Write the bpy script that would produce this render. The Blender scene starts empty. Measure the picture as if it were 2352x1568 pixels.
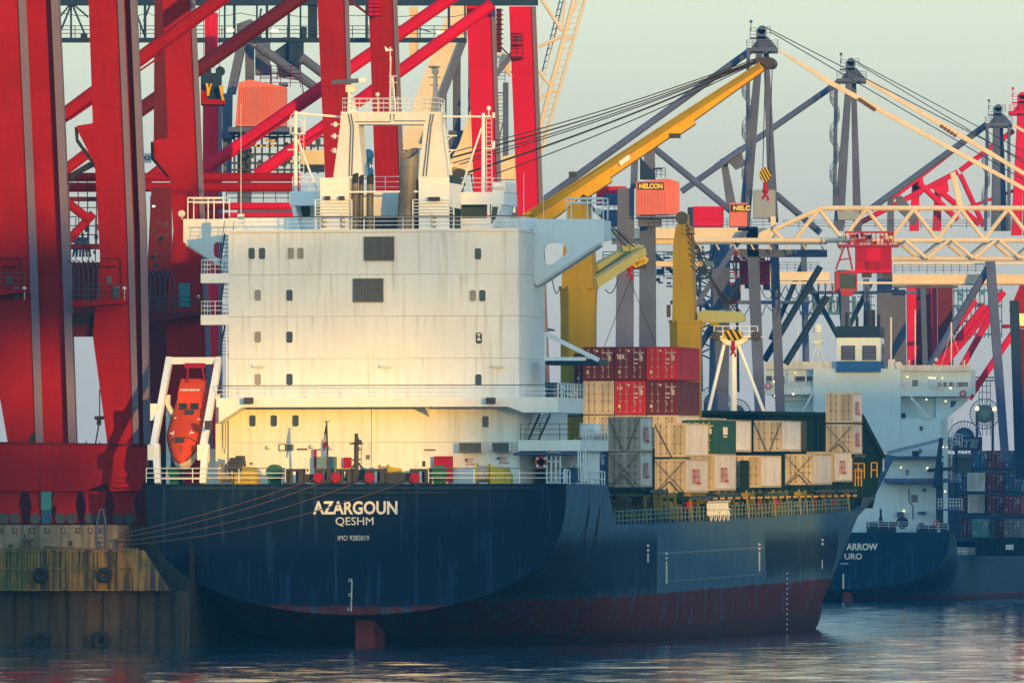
import bpy, math, random
import numpy as np
from mathutils import Vector, Matrix
random.seed(7)
sc = bpy.context.scene
COL = sc.collection
# ---------------------------------------------------------------- camera, sky, sun, exposure
F, YH, CX, CAMH = 22000.0, 1273.0, 1176.0, 6.45          # focal length and horizon in units of a 2352 wide picture
cam_d = bpy.data.cameras.new("camera"); cam = bpy.data.objects.new("camera", cam_d); COL.objects.link(cam)
cam.location = (0, 0, CAMH); cam.rotation_euler = (math.radians(90), 0, 0)
cam_d.sensor_width = 36.0; cam_d.lens = 36.0 * F / 2352.0; cam_d.shift_y = (YH - 784.0) / 2352.0
cam_d.clip_start = 1.0; cam_d.clip_end = 20000.0
sc.camera = cam
SUN_AZ, SUN_EL = 22.5, 3.2          # degrees: sun stands behind the camera, this far to its right
w = bpy.data.worlds.new("World"); sc.world = w; w.use_nodes = True
def build_world():
    nt = w.node_tree; nt.nodes.clear(); N = nt.nodes.new; L = nt.links.new
    out = N('ShaderNodeOutputWorld'); bg = N('ShaderNodeBackground')
    tc = N('ShaderNodeTexCoord'); sep = N('ShaderNodeSeparateXYZ'); L(tc.outputs['Generated'], sep.inputs[0])
    asin = N('ShaderNodeMath'); asin.operation = 'ARCSINE'; L(sep.outputs['Z'], asin.inputs[0])
    mp = N('ShaderNodeMapRange'); L(asin.outputs[0], mp.inputs[0]); mp.inputs[1].default_value = 0.0; mp.inputs[2].default_value = math.pi/2
    rp = N('ShaderNodeValToRGB'); L(mp.outputs[0], rp.inputs[0])
    e = rp.color_ramp.elements
    stops = [(0.0, (.33,.365,.415)), (.012, (.35,.395,.43)), (.025, (.44,.49,.465)), (.036, (.585,.67,.55)), (.06, (.64,.73,.55)), (.16, (.29,.45,.56)), (.5, (.11,.27,.50)), (1.0, (.065,.18,.40))]
    e[0].position, e[0].color = stops[0][0], (*stops[0][1], 1); e[1].position, e[1].color = stops[-1][0], (*stops[-1][1], 1)
    for p, c in stops[1:-1]:
        k = e.new(p); k.color = (*c, 1)
    sky = N('ShaderNodeTexSky'); sky.sky_type = 'NISHITA'; sky.sun_disc = False
    sky.sun_elevation = math.radians(SUN_EL); sky.sun_rotation = math.radians(180 - SUN_AZ); sky.dust_density = 2.0
    sk = N('ShaderNodeVectorMath'); sk.operation = 'SCALE'; L(sky.outputs[0], sk.inputs[0]); sk.inputs['Scale'].default_value = 0.05
    # brighter towards the sunset side (-Y), far from the picture
    az = N('ShaderNodeMapRange'); L(sep.outputs['Y'], az.inputs[0]); az.inputs[1].default_value = .6; az.inputs[2].default_value = -1; az.inputs[3].default_value = 1.0; az.inputs[4].default_value = 1.0
    az.inputs[3].default_value = 0.0; az.inputs[4].default_value = 1.0
    tn = N('ShaderNodeMix'); tn.data_type = 'RGBA'; tn.inputs['A'].default_value = (1,1,1,1); tn.inputs['B'].default_value = (1.75,2.1,1.9,1); L(az.outputs[0], tn.inputs['Factor'])
    rs = N('ShaderNodeVectorMath'); rs.operation = 'MULTIPLY'; L(rp.outputs[0], rs.inputs[0]); L(tn.outputs['Result'], rs.inputs[1])
    ad = N('ShaderNodeVectorMath'); ad.operation = 'ADD'; L(rs.outputs[0], ad.inputs[0]); L(sk.outputs[0], ad.inputs[1])
    L(ad.outputs[0], bg.inputs[0]); bg.inputs[1].default_value = 1.0; L(bg.outputs[0], out.inputs[0])
build_world()
sun_d = bpy.data.lights.new("sun", 'SUN'); sun = bpy.data.objects.new("sun", sun_d); COL.objects.link(sun)
sun_d.energy = 4.4; sun_d.angle = math.radians(0.45); sun_d.color = (1.0, .52, .055)
_a, _e = math.radians(SUN_AZ), math.radians(SUN_EL)
SUNDIR = Vector((math.sin(_a)*math.cos(_e), -math.cos(_a)*math.cos(_e), math.sin(_e)))     # towards the sun
sun.rotation_euler = SUNDIR.to_track_quat('Z', 'Y').to_euler()
vs = sc.view_settings; vs.view_transform = 'Standard'; vs.look = 'None'; vs.exposure = 0.33; vs.gamma = 1.0
sc.cycles.use_denoising = True; sc.cycles.max_bounces = 5; sc.cycles.volume_bounces = 0
sc.cycles.sample_clamp_indirect = 6.0
HAZE = 0.00011; HAZE_COL = (.06, .36, .80)
# ---------------------------------------------------------------- helpers
def P(px, py, Y): return Vector(((px - CX) * Y / F, Y, CAMH - (py - YH) * Y / F))
PSI, TRIM = math.asin(.16), .0085
SHIP = Matrix.Translation((-11.08, 677, 0)) @ Matrix.Rotation(-PSI, 4, 'Z') @ Matrix.Rotation(TRIM, 4, 'X')
def mk_on(M):
    inv = M.inverted(); o = inv @ Vector((0, 0, CAMH))
    def S(px, py, y):
        d = inv.to_3x3() @ Vector(((px - CX) / F, 1, -(py - YH) / F)); return o + d * ((y - o.y) / d.y)
    def SX(px, py, x):
        d = inv.to_3x3() @ Vector(((px - CX) / F, 1, -(py - YH) / F)); return o + d * ((x - o.x) / d.x)
    return S, SX
S, SX = mk_on(SHIP)
SHIP_B = Matrix.Translation(P(1990, 1378, 1330).xy.to_3d()) @ Matrix.Rotation(-math.asin(.128), 4, 'Z')
T, TX = mk_on(SHIP_B)
I4 = Matrix.Identity(4)
ROOT = {}                                   # object -> (base offset, root)
SPLIT = set('bridge_wing bulwark boom_bracing container_support slewing_frame bridge_deck_wall deck_bitts column gusset framework box_girder landing deck_house portal_beam counterweight panel guide_arm stay_beam floodlight exhaust_pipe antenna whip_antenna navigation_light fire_locker wall_bell jib_light jib_foot side_deck lashing_bridge drain_pipe funnel_stripe rope_sheaves trolley head_block mooring_gear whip wall_plate tyre_fender fender_bar'.split())
class MB:
    def __init__(s): s.v = []; s.f = []
    def add(s, vs_, fs):
        n = len(s.v); s.v.extend(tuple(p) for p in vs_); s.f.extend(tuple(i + n for i in f) for f in fs); return s
    def box(s, a, b):
        (x0, y0, z0), (x1, y1, z1) = a, b
        x0, x1 = min(x0, x1), max(x0, x1); y0, y1 = min(y0, y1), max(y0, y1); z0, z1 = min(z0, z1), max(z0, z1)
        return s.add([(x0,y0,z0),(x1,y0,z0),(x1,y1,z0),(x0,y1,z0),(x0,y0,z1),(x1,y0,z1),(x1,y1,z1),(x0,y1,z1)],
                     [(0,3,2,1),(4,5,6,7),(0,1,5,4),(1,2,6,5),(2,3,7,6),(3,0,4,7)])
    def beam(s, p0, p1, w, h, side=None, k=1.0):
        p0, p1 = Vector(p0), Vector(p1); d = (p1 - p0).normalized()
        sd = Vector(side) if side is not None else (Vector((1,0,0)) if abs(d.z) > .9 else d.cross(Vector((0,0,1))))
        sd = (sd - d * sd.dot(d)).normalized(); u = d.cross(sd)
        q = []
        for p, m in ((p0, 1), (p1, k)):
            for a, b in ((-1,-1),(1,-1),(1,1),(-1,1)): q.append(p + sd*a*w*m/2 + u*b*h*m/2)
        return s.add(q, [(0,3,2,1),(4,5,6,7),(0,1,5,4),(1,2,6,5),(2,3,7,6),(3,0,4,7)])
    def tube(s, p0, p1, r, r1=None, n=8, caps=True):
        return s.path([p0, p1], r, n, r1, caps)
    def path(s, pts, r, n=6, r1=None, caps=True):
        pts = [Vector(p) for p in pts]; m = len(pts); b = len(s.v); up = None
        for i, p in enumerate(pts):
            d = (pts[min(i+1, m-1)] - pts[max(i-1, 0)]).normalized()
            if up is None: up = Vector((0,0,1)) if abs(d.z) < .9 else Vector((0,1,0))
            a = d.cross(up).normalized(); c = a.cross(d); rr = r if r1 is None else r + (r1 - r) * i / (m - 1)
            for k in range(n):
                t = 2*math.pi*k/n; s.v.append(tuple(p + a*math.cos(t)*rr + c*math.sin(t)*rr))
        for i in range(m-1):
            for k in range(n): s.f.append((b+i*n+k, b+i*n+(k+1)%n, b+(i+1)*n+(k+1)%n, b+(i+1)*n+k))
        if caps: s.f.append(tuple(b+k for k in range(n-1,-1,-1))); s.f.append(tuple(b+(m-1)*n+k for k in range(n)))
        return s
    def prism(s, poly, vec):
        poly = [Vector(p) for p in poly]; vec = Vector(vec); n = len(poly)
        return s.add(poly + [p + vec for p in poly], [tuple(range(n)), tuple(range(2*n-1, n-1, -1))] + [(i, i+n, (i+1)%n+n, (i+1)%n) for i in range(n)])
    def loft(s, rings, close=True, caps=True):
        b = len(s.v); n = len(rings[0])
        for r in rings: s.v.extend(tuple(p) for p in r)
        for i in range(len(rings)-1):
            for k in range(n if close else n-1): s.f.append((b+i*n+k, b+i*n+(k+1)%n, b+(i+1)*n+(k+1)%n, b+(i+1)*n+k))
        if caps: s.f.append(tuple(b+k for k in range(n-1,-1,-1))); s.f.append(tuple(b+(len(rings)-1)*n+k for k in range(n)))
        return s
    def lathe(s, c, prof, axis=(0,0,1), n=12):
        ax = Vector(axis).normalized(); a = ax.cross(Vector((0,1,0)) if abs(ax.y) < .9 else Vector((1,0,0))).normalized(); bb = ax.cross(a); c = Vector(c)
        return s.loft([[c + ax*h + (a*math.cos(2*math.pi*k/n) + bb*math.sin(2*math.pi*k/n))*max(r, .002) for k in range(n)] for r, h in prof])
    def ball(s, c, r, n=10, sz=1.0):
        return s.lathe(c, [(r*math.sin(math.pi*i/n), -r*sz*math.cos(math.pi*i/n)) for i in range(n+1)], n=n+2)
    def torus(s, c, R, r, axis=(0,1,0), n=20, m=7, a0=0, a1=2*math.pi):
        ax = Vector(axis).normalized(); a = ax.cross(Vector((0,0,1)) if abs(ax.z) < .9 else Vector((1,0,0))).normalized(); bb = ax.cross(a); c = Vector(c)
        full = abs(a1-a0-2*math.pi) < 1e-4; k = n if full else n+1
        rings = []
        for i in range(k + (1 if full else 0)):
            t = a0 + (a1-a0)*i/n; d = a*math.cos(t) + bb*math.sin(t)
            rings.append([c + d*(R + r*math.cos(2*math.pi*j/m)) + ax*r*math.sin(2*math.pi*j/m) for j in range(m)])
        return s.loft(rings, caps=not full)
    def rail(s, pts, h=1.05, n=3, step=1.6, r=.022):
        pts = [Vector(p) for p in pts]; U = Vector((0,0,h))
        for i in range(1, n+1): s.path([p + U*(i/n) for p in pts], r, 4)
        for a, b in zip(pts, pts[1:]):
            k = max(1, int((b-a).length/step + .5))
            for i in range(k+1):
                q = a.lerp(b, i/k); s.tube(q, q+U, r*1.15, n=4)
        return s
    def ladder(s, p0, p1, side, w=.45, step=.32, r=.022):
        p0, p1 = Vector(p0), Vector(p1); sd = Vector(side).normalized()*w/2
        s.tube(p0-sd, p1-sd, r, n=4); s.tube(p0+sd, p1+sd, r, n=4); k = max(2, int((p1-p0).length/step))
        for i in range(k+1): q = p0.lerp(p1, i/k); s.tube(q-sd, q+sd, r*.8, n=4)
        return s
    def islands(s):
        p = list(range(len(s.v)))
        def f(i):
            while p[i] != i: p[i] = p[p[i]]; i = p[i]
            return i
        for q in s.f:
            for k in q[1:]: p[f(k)] = f(q[0])
        d = {}
        for i in range(len(s.v)): d.setdefault(f(i), []).append(i)
        # pieces whose boxes touch count as one
        it = [(np.min([s.v[i] for i in ix], 0)-.03, np.max([s.v[i] for i in ix], 0)+.03, ix) for ix in d.values()] if len(d) <= 60 else []
        ch = len(it) > 1
        while ch:
            ch = False
            for a in range(len(it)):
                for b in range(a+1, len(it)):
                    if np.all(it[a][0] <= it[b][1]) and np.all(it[b][0] <= it[a][1]):
                        it[a] = (np.minimum(it[a][0], it[b][0]), np.maximum(it[a][1], it[b][1]), it[a][2]+it[b][2]); it.pop(b); ch = True; break
                if ch: break
        out = []
        for lo, hi, ix in it:
            m = MB(); mp = {i: k for k, i in enumerate(ix)}; m.v = [s.v[i] for i in ix]; m.f = [tuple(mp[i] for i in q) for q in s.f if q[0] in mp]; out.append(m)
        return out
    def build(s, name, mat, parent=None, smooth=False, label=None):
        if name in SPLIT:
            isl = s.islands()
            if 1 < len(isl) <= 14:
                SPLIT.discard(name); r_ = [m_.build(name, mat, parent, smooth, label) for m_ in isl]; SPLIT.add(name); return r_[0]
        me = bpy.data.meshes.new(name); base, root = ROOT.get(parent, (Vector(), None))
        me.from_pydata([(x-base[0], y-base[1], z-base[2]) for x, y, z in s.v], [], s.f)
        me.materials.append(mat if not isinstance(mat, str) else M[mat])
        if smooth:
            me.polygons.foreach_set('use_smooth', [True]*len(me.polygons))
            me.set_sharp_from_angle(angle=math.radians(38)) if hasattr(me, 'set_sharp_from_angle') else None
        me.update()
        o = bpy.data.objects.new(name, me); COL.objects.link(o)
        if parent is not None: o.parent = parent; ROOT[o] = (base, root)
        if label: o['label'] = label
        return o
def tag(o, label, cat, group=None, kind=None):
    if label: o['label'] = label
    if cat: o['category'] = cat
    if group: o['group'] = group
    if kind: o['kind'] = kind
    return o
def thing(name, label, cat, base, frame=I4, group=None):
    o = bpy.data.objects.new(name, None); COL.objects.link(o); o.empty_display_size = .5
    base = Vector(base); o.matrix_world = frame @ Matrix.Translation(base); ROOT[o] = (base, o)
    return tag(o, label, cat, group)
def solo(mb, name, mat, label, cat, base, frame=I4, group=None, smooth=False):
    """a thing that is one mesh"""
    dummy = object(); ROOT[dummy] = (Vector(base), None)
    me_parent = dummy
    me = bpy.data.meshes.new(name); b = Vector(base)
    me.from_pydata([(x-b[0], y-b[1], z-b[2]) for x, y, z in mb.v], [], mb.f); me.materials.append(M[mat])
    if smooth: me.polygons.foreach_set('use_smooth', [True]*len(me.polygons))
    o = bpy.data.objects.new(name, me); COL.objects.link(o); o.matrix_world = frame @ Matrix.Translation(b); ROOT[o] = (b, o)
    return tag(o, label, cat, group)
def copy_tree(o, parent=None):
    c = o.copy(); COL.objects.link(c)
    if parent is not None: c.parent = parent
    for ch in list(o.children): copy_tree(ch, c)
    return c
_dg = None
TEXTS = {}
def text_geo(s, bold=.02):
    if (s, bold) in TEXTS: return TEXTS[s, bold]
    cu = bpy.data.curves.new("t", 'FONT'); cu.body = s; cu.size = 1.0; cu.offset = bold; cu.resolution_u = 3
    o = bpy.data.objects.new("t", cu); COL.objects.link(o); bpy.context.view_layer.update()
    me = bpy.data.meshes.new_from_object(o.evaluated_get(bpy.context.evaluated_depsgraph_get()))
    v = np.array([tuple(x.co) for x in me.vertices]); f = [tuple(p.vertices) for p in me.polygons]
    bpy.data.objects.remove(o); bpy.data.curves.remove(cu); bpy.data.meshes.remove(me)
    mn, mx = v.min(0), v.max(0); v = v - mn; TEXTS[s, bold] = (v, f, mx - mn); return TEXTS[s, bold]
def text(mb, s, o, right, up, w_, h_, bold=.02, lift=.02, slant=0):
    """lettering fitted to a w_ x h_ box at o, on the plane of right / up, standing proud by lift"""
    v, f, d = text_geo(s, bold); r, u = Vector(right).normalized(), Vector(up).normalized(); n = r.cross(u); o = Vector(o)
    return mb.add([o + r*(x/d[0]*w_ + slant*y/d[1]*h_) + u*(y/d[1]*h_) + n*lift for x, y, z in v], f)
# ---------------------------------------------------------------- materials
M = {}
def paint(name, col, rough=.45, dirt=.25, streak=.3, scale=.6, col2=None, bump=.02, metal=0.0, spec=.10, seam=0, tint=0):
    m = bpy.data.materials.new(name); m.use_nodes = True; nt = m.node_tree; N = nt.nodes.new; L = nt.links.new
    b = nt.nodes['Principled BSDF']; b.inputs['Metallic'].default_value = metal; b.inputs['Specular IOR Level'].default_value = spec
    tc = N('ShaderNodeTexCoord')
    no = N('ShaderNodeTexNoise'); no.inputs['Scale'].default_value = scale; no.inputs['Detail'].default_value = 6; L(tc.outputs['Object'], no.inputs['Vector'])
    mp = N('ShaderNodeMapping'); mp.inputs['Scale'].default_value = (1.6, 1.6, .09); L(tc.outputs['Object'], mp.inputs[0])
    ns = N('ShaderNodeTexNoise'); ns.inputs['Scale'].default_value = 2.2; ns.inputs['Detail'].default_value = 5; L(mp.outputs[0], ns.inputs['Vector'])
    c2 = col2 or tuple(x*.55 for x in col)
    def rng(src, a, c, amt):
        r = N('ShaderNodeMapRange'); r.inputs[1].default_value = a; r.inputs[2].default_value = c; r.inputs[3].default_value = 0; r.inputs[4].default_value = amt; L(src, r.inputs[0]); return r.outputs[0]
    m1 = N('ShaderNodeMix'); m1.data_type = 'RGBA'; m1.inputs['A'].default_value = (*col, 1); m1.inputs['B'].default_value = (*c2, 1); L(rng(no.outputs[0], .42, .72, dirt), m1.inputs['Factor'])
    m2 = N('ShaderNodeMix'); m2.data_type = 'RGBA'; L(m1.outputs['Result'], m2.inputs['A']); m2.inputs['B'].default_value = (*[x*.8 for x in c2], 1); L(rng(ns.outputs[0], .52, .75, streak), m2.inputs['Factor'])
    csock = m2.outputs['Result']
    if seam:                                                   # plate joints and sun-bleached patches
        sp = N('ShaderNodeSeparateXYZ'); L(tc.outputs['Object'], sp.inputs[0]); q = N('ShaderNodeMath'); q.operation = 'FRACT'; dv = N('ShaderNodeMath'); dv.operation = 'DIVIDE'; L(sp.outputs[2], dv.inputs[0]); dv.inputs[1].default_value = seam; L(dv.outputs[0], q.inputs[0])
        lt = N('ShaderNodeMath'); lt.operation = 'LESS_THAN'; L(q.outputs[0], lt.inputs[0]); lt.inputs[1].default_value = .055/seam; ml = N('ShaderNodeMath'); ml.operation = 'MULTIPLY'; L(lt.outputs[0], ml.inputs[0]); ml.inputs[1].default_value = .55
        m3 = N('ShaderNodeMix'); m3.data_type = 'RGBA'; L(csock, m3.inputs['A']); m3.inputs['B'].default_value = (*[x*.4 for x in c2], 1); L(ml.outputs[0], m3.inputs['Factor'])
        nb = N('ShaderNodeTexNoise'); nb.inputs['Scale'].default_value = .16; nb.inputs['Detail'].default_value = 8; L(tc.outputs['Object'], nb.inputs['Vector'])
        m4 = N('ShaderNodeMix'); m4.data_type = 'RGBA'; L(m3.outputs['Result'], m4.inputs['A']); m4.inputs['B'].default_value = (*[min(1, x*1.3+.002) for x in col], 1); L(rng(nb.outputs[0], .5, .62, .55), m4.inputs['Factor']); csock = m4.outputs['Result']
    if tint:
        oi = N('ShaderNodeObjectInfo'); tr_ = N('ShaderNodeMapRange'); tr_.inputs[3].default_value = 1-tint; tr_.inputs[4].default_value = 1.0; L(oi.outputs['Random'], tr_.inputs[0])
        vm = N('ShaderNodeVectorMath'); vm.operation = 'SCALE'; L(csock, vm.inputs[0]); L(tr_.outputs[0], vm.inputs['Scale']); csock = vm.outputs[0]
    L(csock, b.inputs['Base Color'])
    rr = N('ShaderNodeMapRange'); rr.inputs[3].default_value = rough - .1; rr.inputs[4].default_value = min(1, rough + .15); L(no.outputs[0], rr.inputs[0]); L(rr.outputs[0], b.inputs['Roughness'])
    if bump:
        bp = N('ShaderNodeBump'); bp.inputs['Strength'].default_value = .35; bp.inputs['Distance'].default_value = bump; L(no.outputs[0], bp.inputs['Height']); L(bp.outputs[0], b.inputs['Normal'])
    M[name] = m; return m
def emit(name, col, k):
    m = bpy.data.materials.new(name); m.use_nodes = True; b = m.node_tree.nodes['Principled BSDF']
    b.inputs['Base Color'].default_value = (*col, 1); b.inputs['Emission Color'].default_value = (*col, 1); b.inputs['Emission Strength'].default_value = k; M[name] = m
RUST = (.16, .07, .035)
paint('white', (.78,.77,.74), .5, .12, .14, .35, (.52,.46,.38))
paint('white_cool', (.74,.77,.78), .5, .12, .15, .3, (.5,.5,.48))  # cooler copy of white, blue shade tint mixed in for starboard parts
paint('grey_rail', (.62,.63,.62), .5)
paint('dark_rail', (.05,.06,.07), .6)
paint('rail_white', (.75,.75,.72), .5, .1, .1)
paint('black', (.018,.022,.028), .5, .3, .2)
paint('dark_steel', (.05,.055,.06), .5, .4, .3, col2=(.08,.05,.04))
paint('soot', (.035,.033,.032), .7)
paint('pipe', (.17,.155,.14), .5, .5, .5, .8, (.07,.06,.055), metal=.15)
paint('glass', (.03,.04,.05), .12, 0, 0, bump=0, spec=.6)
paint('louver', (.16,.165,.17), .6)
paint('green', (.005,.028,.027), .5, .3, .2)
paint('green_drum', (.03,.13,.07), .5, .3, .2)
paint('yellow', (.57,.31,.002), .42, .3, .3, .5, (.33,.19,.02))
paint('yellow_shade', (.25,.19,.008), .5, .45, .5, .5, (.22,.13,.03))  # deck crane yellow darkened to olive, their shade mixed into the colour
paint('pale_jib', (.29,.32,.15), .5, .3, .3, .5, (.3,.27,.14))
paint('yellow_stripe', (.55,.38,.03), .5)
paint('red_crane', (.265,.0025,.002), .55, .45, .45, .25, (.18,.004,.004), seam=6.0, spec=.05)
paint('red_far', (.50,.001,.026), .55, .35, .3, .25, (.36,.003,.022), seam=7.5, spec=.05)  # crane red shifted to magenta, distant haze mixed into the paint
paint('red_shade', (.085,.003,.008), .5, .3, .25, .25, (.17,.014,.02))  # darker copy of the crane red, shade mixed into the colour
paint('flange', (.15,.115,.17), .5, .2, .2, .3)
paint('red_item', (.34,.008,.025), .45, .2, .1)
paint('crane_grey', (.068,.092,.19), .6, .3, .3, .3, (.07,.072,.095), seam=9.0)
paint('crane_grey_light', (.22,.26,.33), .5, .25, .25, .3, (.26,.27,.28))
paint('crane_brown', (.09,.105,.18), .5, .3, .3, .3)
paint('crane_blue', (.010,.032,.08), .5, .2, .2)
paint('cream', (.62,.50,.33), .5, .35, .45, .3, (.34,.23,.14))
paint('cream_clean', (.62,.53,.43), .5, .25, .25, .3, (.4,.28,.18))
paint('pink_house', (.60,.14,.11), .5, .2, .2, .3)
paint('cable', (.035,.035,.04), .6, 0, 0, bump=0)
paint('rope', (.085,.06,.055), .8, .3, 0, 2.0)
paint('orange', (.62,.055,.006), .35, .2, .1, .8)
paint('boat_white', (.62,.55,.47), .45, .3, .2, .8)
paint('lettering', (.72,.68,.6), .6, .2, .1, 1.5)
paint('letter_red', (.5,.03,.03), .6, .1, .0)
paint('letter_yellow', (.75,.5,.06), .6, .1, .0)
paint('blue_band', (.02,.10,.30), .5, .15, .1)
paint('navy', (.012,.03,.06), .5, .2, .1)
paint('concrete', (.27,.22,.17), .85, .5, .6, .8, (.20,.13,.07), .05)
paint('bronze_flag', (.6,.5,.2), .7)
paint('striped_dark', (.02,.02,.02), .6)
paint('rusty', (.14,.075,.045), .8, .5, .4, 1.2, (.07,.04,.03))
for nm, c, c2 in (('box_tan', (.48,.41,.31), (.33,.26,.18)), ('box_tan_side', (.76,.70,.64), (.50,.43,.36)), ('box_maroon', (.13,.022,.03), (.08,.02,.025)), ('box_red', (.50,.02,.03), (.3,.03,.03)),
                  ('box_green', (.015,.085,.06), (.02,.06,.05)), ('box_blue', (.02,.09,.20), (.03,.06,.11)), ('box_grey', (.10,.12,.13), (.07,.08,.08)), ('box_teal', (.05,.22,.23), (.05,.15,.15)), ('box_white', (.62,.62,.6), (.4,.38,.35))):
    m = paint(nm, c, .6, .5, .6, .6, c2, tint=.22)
    nt = m.node_tree; b = nt.nodes['Principled BSDF']        # corrugated sheet: ribs every 0.28 m along the container
    tc = nt.nodes.new('ShaderNodeTexCoord'); wv = nt.nodes.new('ShaderNodeTexWave'); wv.bands_direction = 'Y'; wv.inputs['Scale'].default_value = 1.12
    nt.links.new(tc.outputs['Object'], wv.inputs['Vector']); bp = nt.nodes.new('ShaderNodeBump'); bp.inputs['Distance'].default_value = .036; bp.inputs['Strength'].default_value = .8
    nt.links.new(wv.outputs[0], bp.inputs['Height']); nt.links.new(bp.outputs[0], b.inputs['Normal'])
paint('olive', (.10,.115,.035), .5, .3, .3); paint('rail_teal', (.16,.26,.26), .5)
paint('wheel_glass', (.05,.07,.06), .15, 0, 0, bump=0)
paint('blind', (.30,.27,.22), .4, .2, .5, 2.0)
paint('rudder_red', (.2,.035,.03), .6, .4, .5)
emit('lamp', (1.0, .75, .35), 2.2); emit('lamp_white', (1.0, .93, .75), 3.0); emit('lamp_red', (1.0,.35,.25), 1.2)
paint('pipe_top', (.19,.18,.165), .5, .5, .5, .8, (.05,.05,.05), metal=.1)
paint('blind', (.30,.27,.22), .4, .2, .5, 2.0)
paint('rope_wound', (.36,.32,.28), .8, .4, .1, 3.0)
paint('winch_yellow', (.42,.36,.02), .45, .3, .3, .8)
paint('winch_gold', (.5,.34,.02), .45, .3, .3, .8)
paint('flag_green', (.05,.2,.05), .8)
paint('flag_red', (.55,.02,.03), .8)
paint('mural_blue', (.10,.24,.30), .5, .7, .5, 2.5, (.28,.10,.05))
paint('life_red', (.55,.06,.05), .6)
paint('rod_grey', (.30,.28,.28), .5)
paint('lettering_dim', (.5,.45,.42), .6, .4)
paint('lettering_grey', (.36,.32,.26), .6)
paint('pink_rib', (.35,.08,.07), .6)
paint('red_mach', (.34,.03,.04), .55, .4, .3)
emit('lamp_dim', (.75,.5,.15), .6)
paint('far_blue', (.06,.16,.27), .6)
paint('rod_brown', (.19,.15,.105), .6)
paint('scuff_grey', (.19,.22,.245), .8, .6, .6, 1.0)
paint('shed_blue', (.012,.035,.06), .7)
paint('letter_dim_blue', (.16,.19,.22), .7)
paint('arch_grey', (.64,.64,.62), .5, .2, .3, .4)
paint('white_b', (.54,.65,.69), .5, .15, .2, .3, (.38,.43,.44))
# ---------------------------------------------------------------- hull paint
class NX:
    """tiny node-math helper"""
    def __init__(s, nt): s.nt = nt
    def m(s, op, a, b=None, c=None, clamp=False):
        n = s.nt.nodes.new('ShaderNodeMath'); n.operation = op; n.use_clamp = clamp
        for i, x in enumerate((a, b, c)):
            if x is None: continue
            if isinstance(x, (int, float)): n.inputs[i].default_value = x
            else: s.nt.links.new(x, n.inputs[i])
        return n.outputs[0]
    def step(s, x, edge, soft=.05): return s.m('MULTIPLY', s.m('SUBTRACT', x, edge), 1/soft, clamp=True)
    def noise(s, vec, scale, sx=(1,1,1), det=5):
        mp = s.nt.nodes.new('ShaderNodeMapping'); mp.inputs['Scale'].default_value = sx; s.nt.links.new(vec, mp.inputs[0])
        n = s.nt.nodes.new('ShaderNodeTexNoise'); n.inputs['Scale'].default_value = scale; n.inputs['Detail'].default_value = det; s.nt.links.new(mp.outputs[0], n.inputs['Vector']); return n.outputs[0]
    def mix(s, f, a, b):
        n = s.nt.nodes.new('ShaderNodeMix'); n.data_type = 'RGBA'
        for k, x in (('Factor', f), ('A', a), ('B', b)):
            if isinstance(x, tuple): n.inputs[k].default_value = (*x, 1)
            elif isinstance(x, (int, float)): n.inputs[k].default_value = x
            else: s.nt.links.new(x, n.inputs[k])
        return n.outputs['Result']
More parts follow.
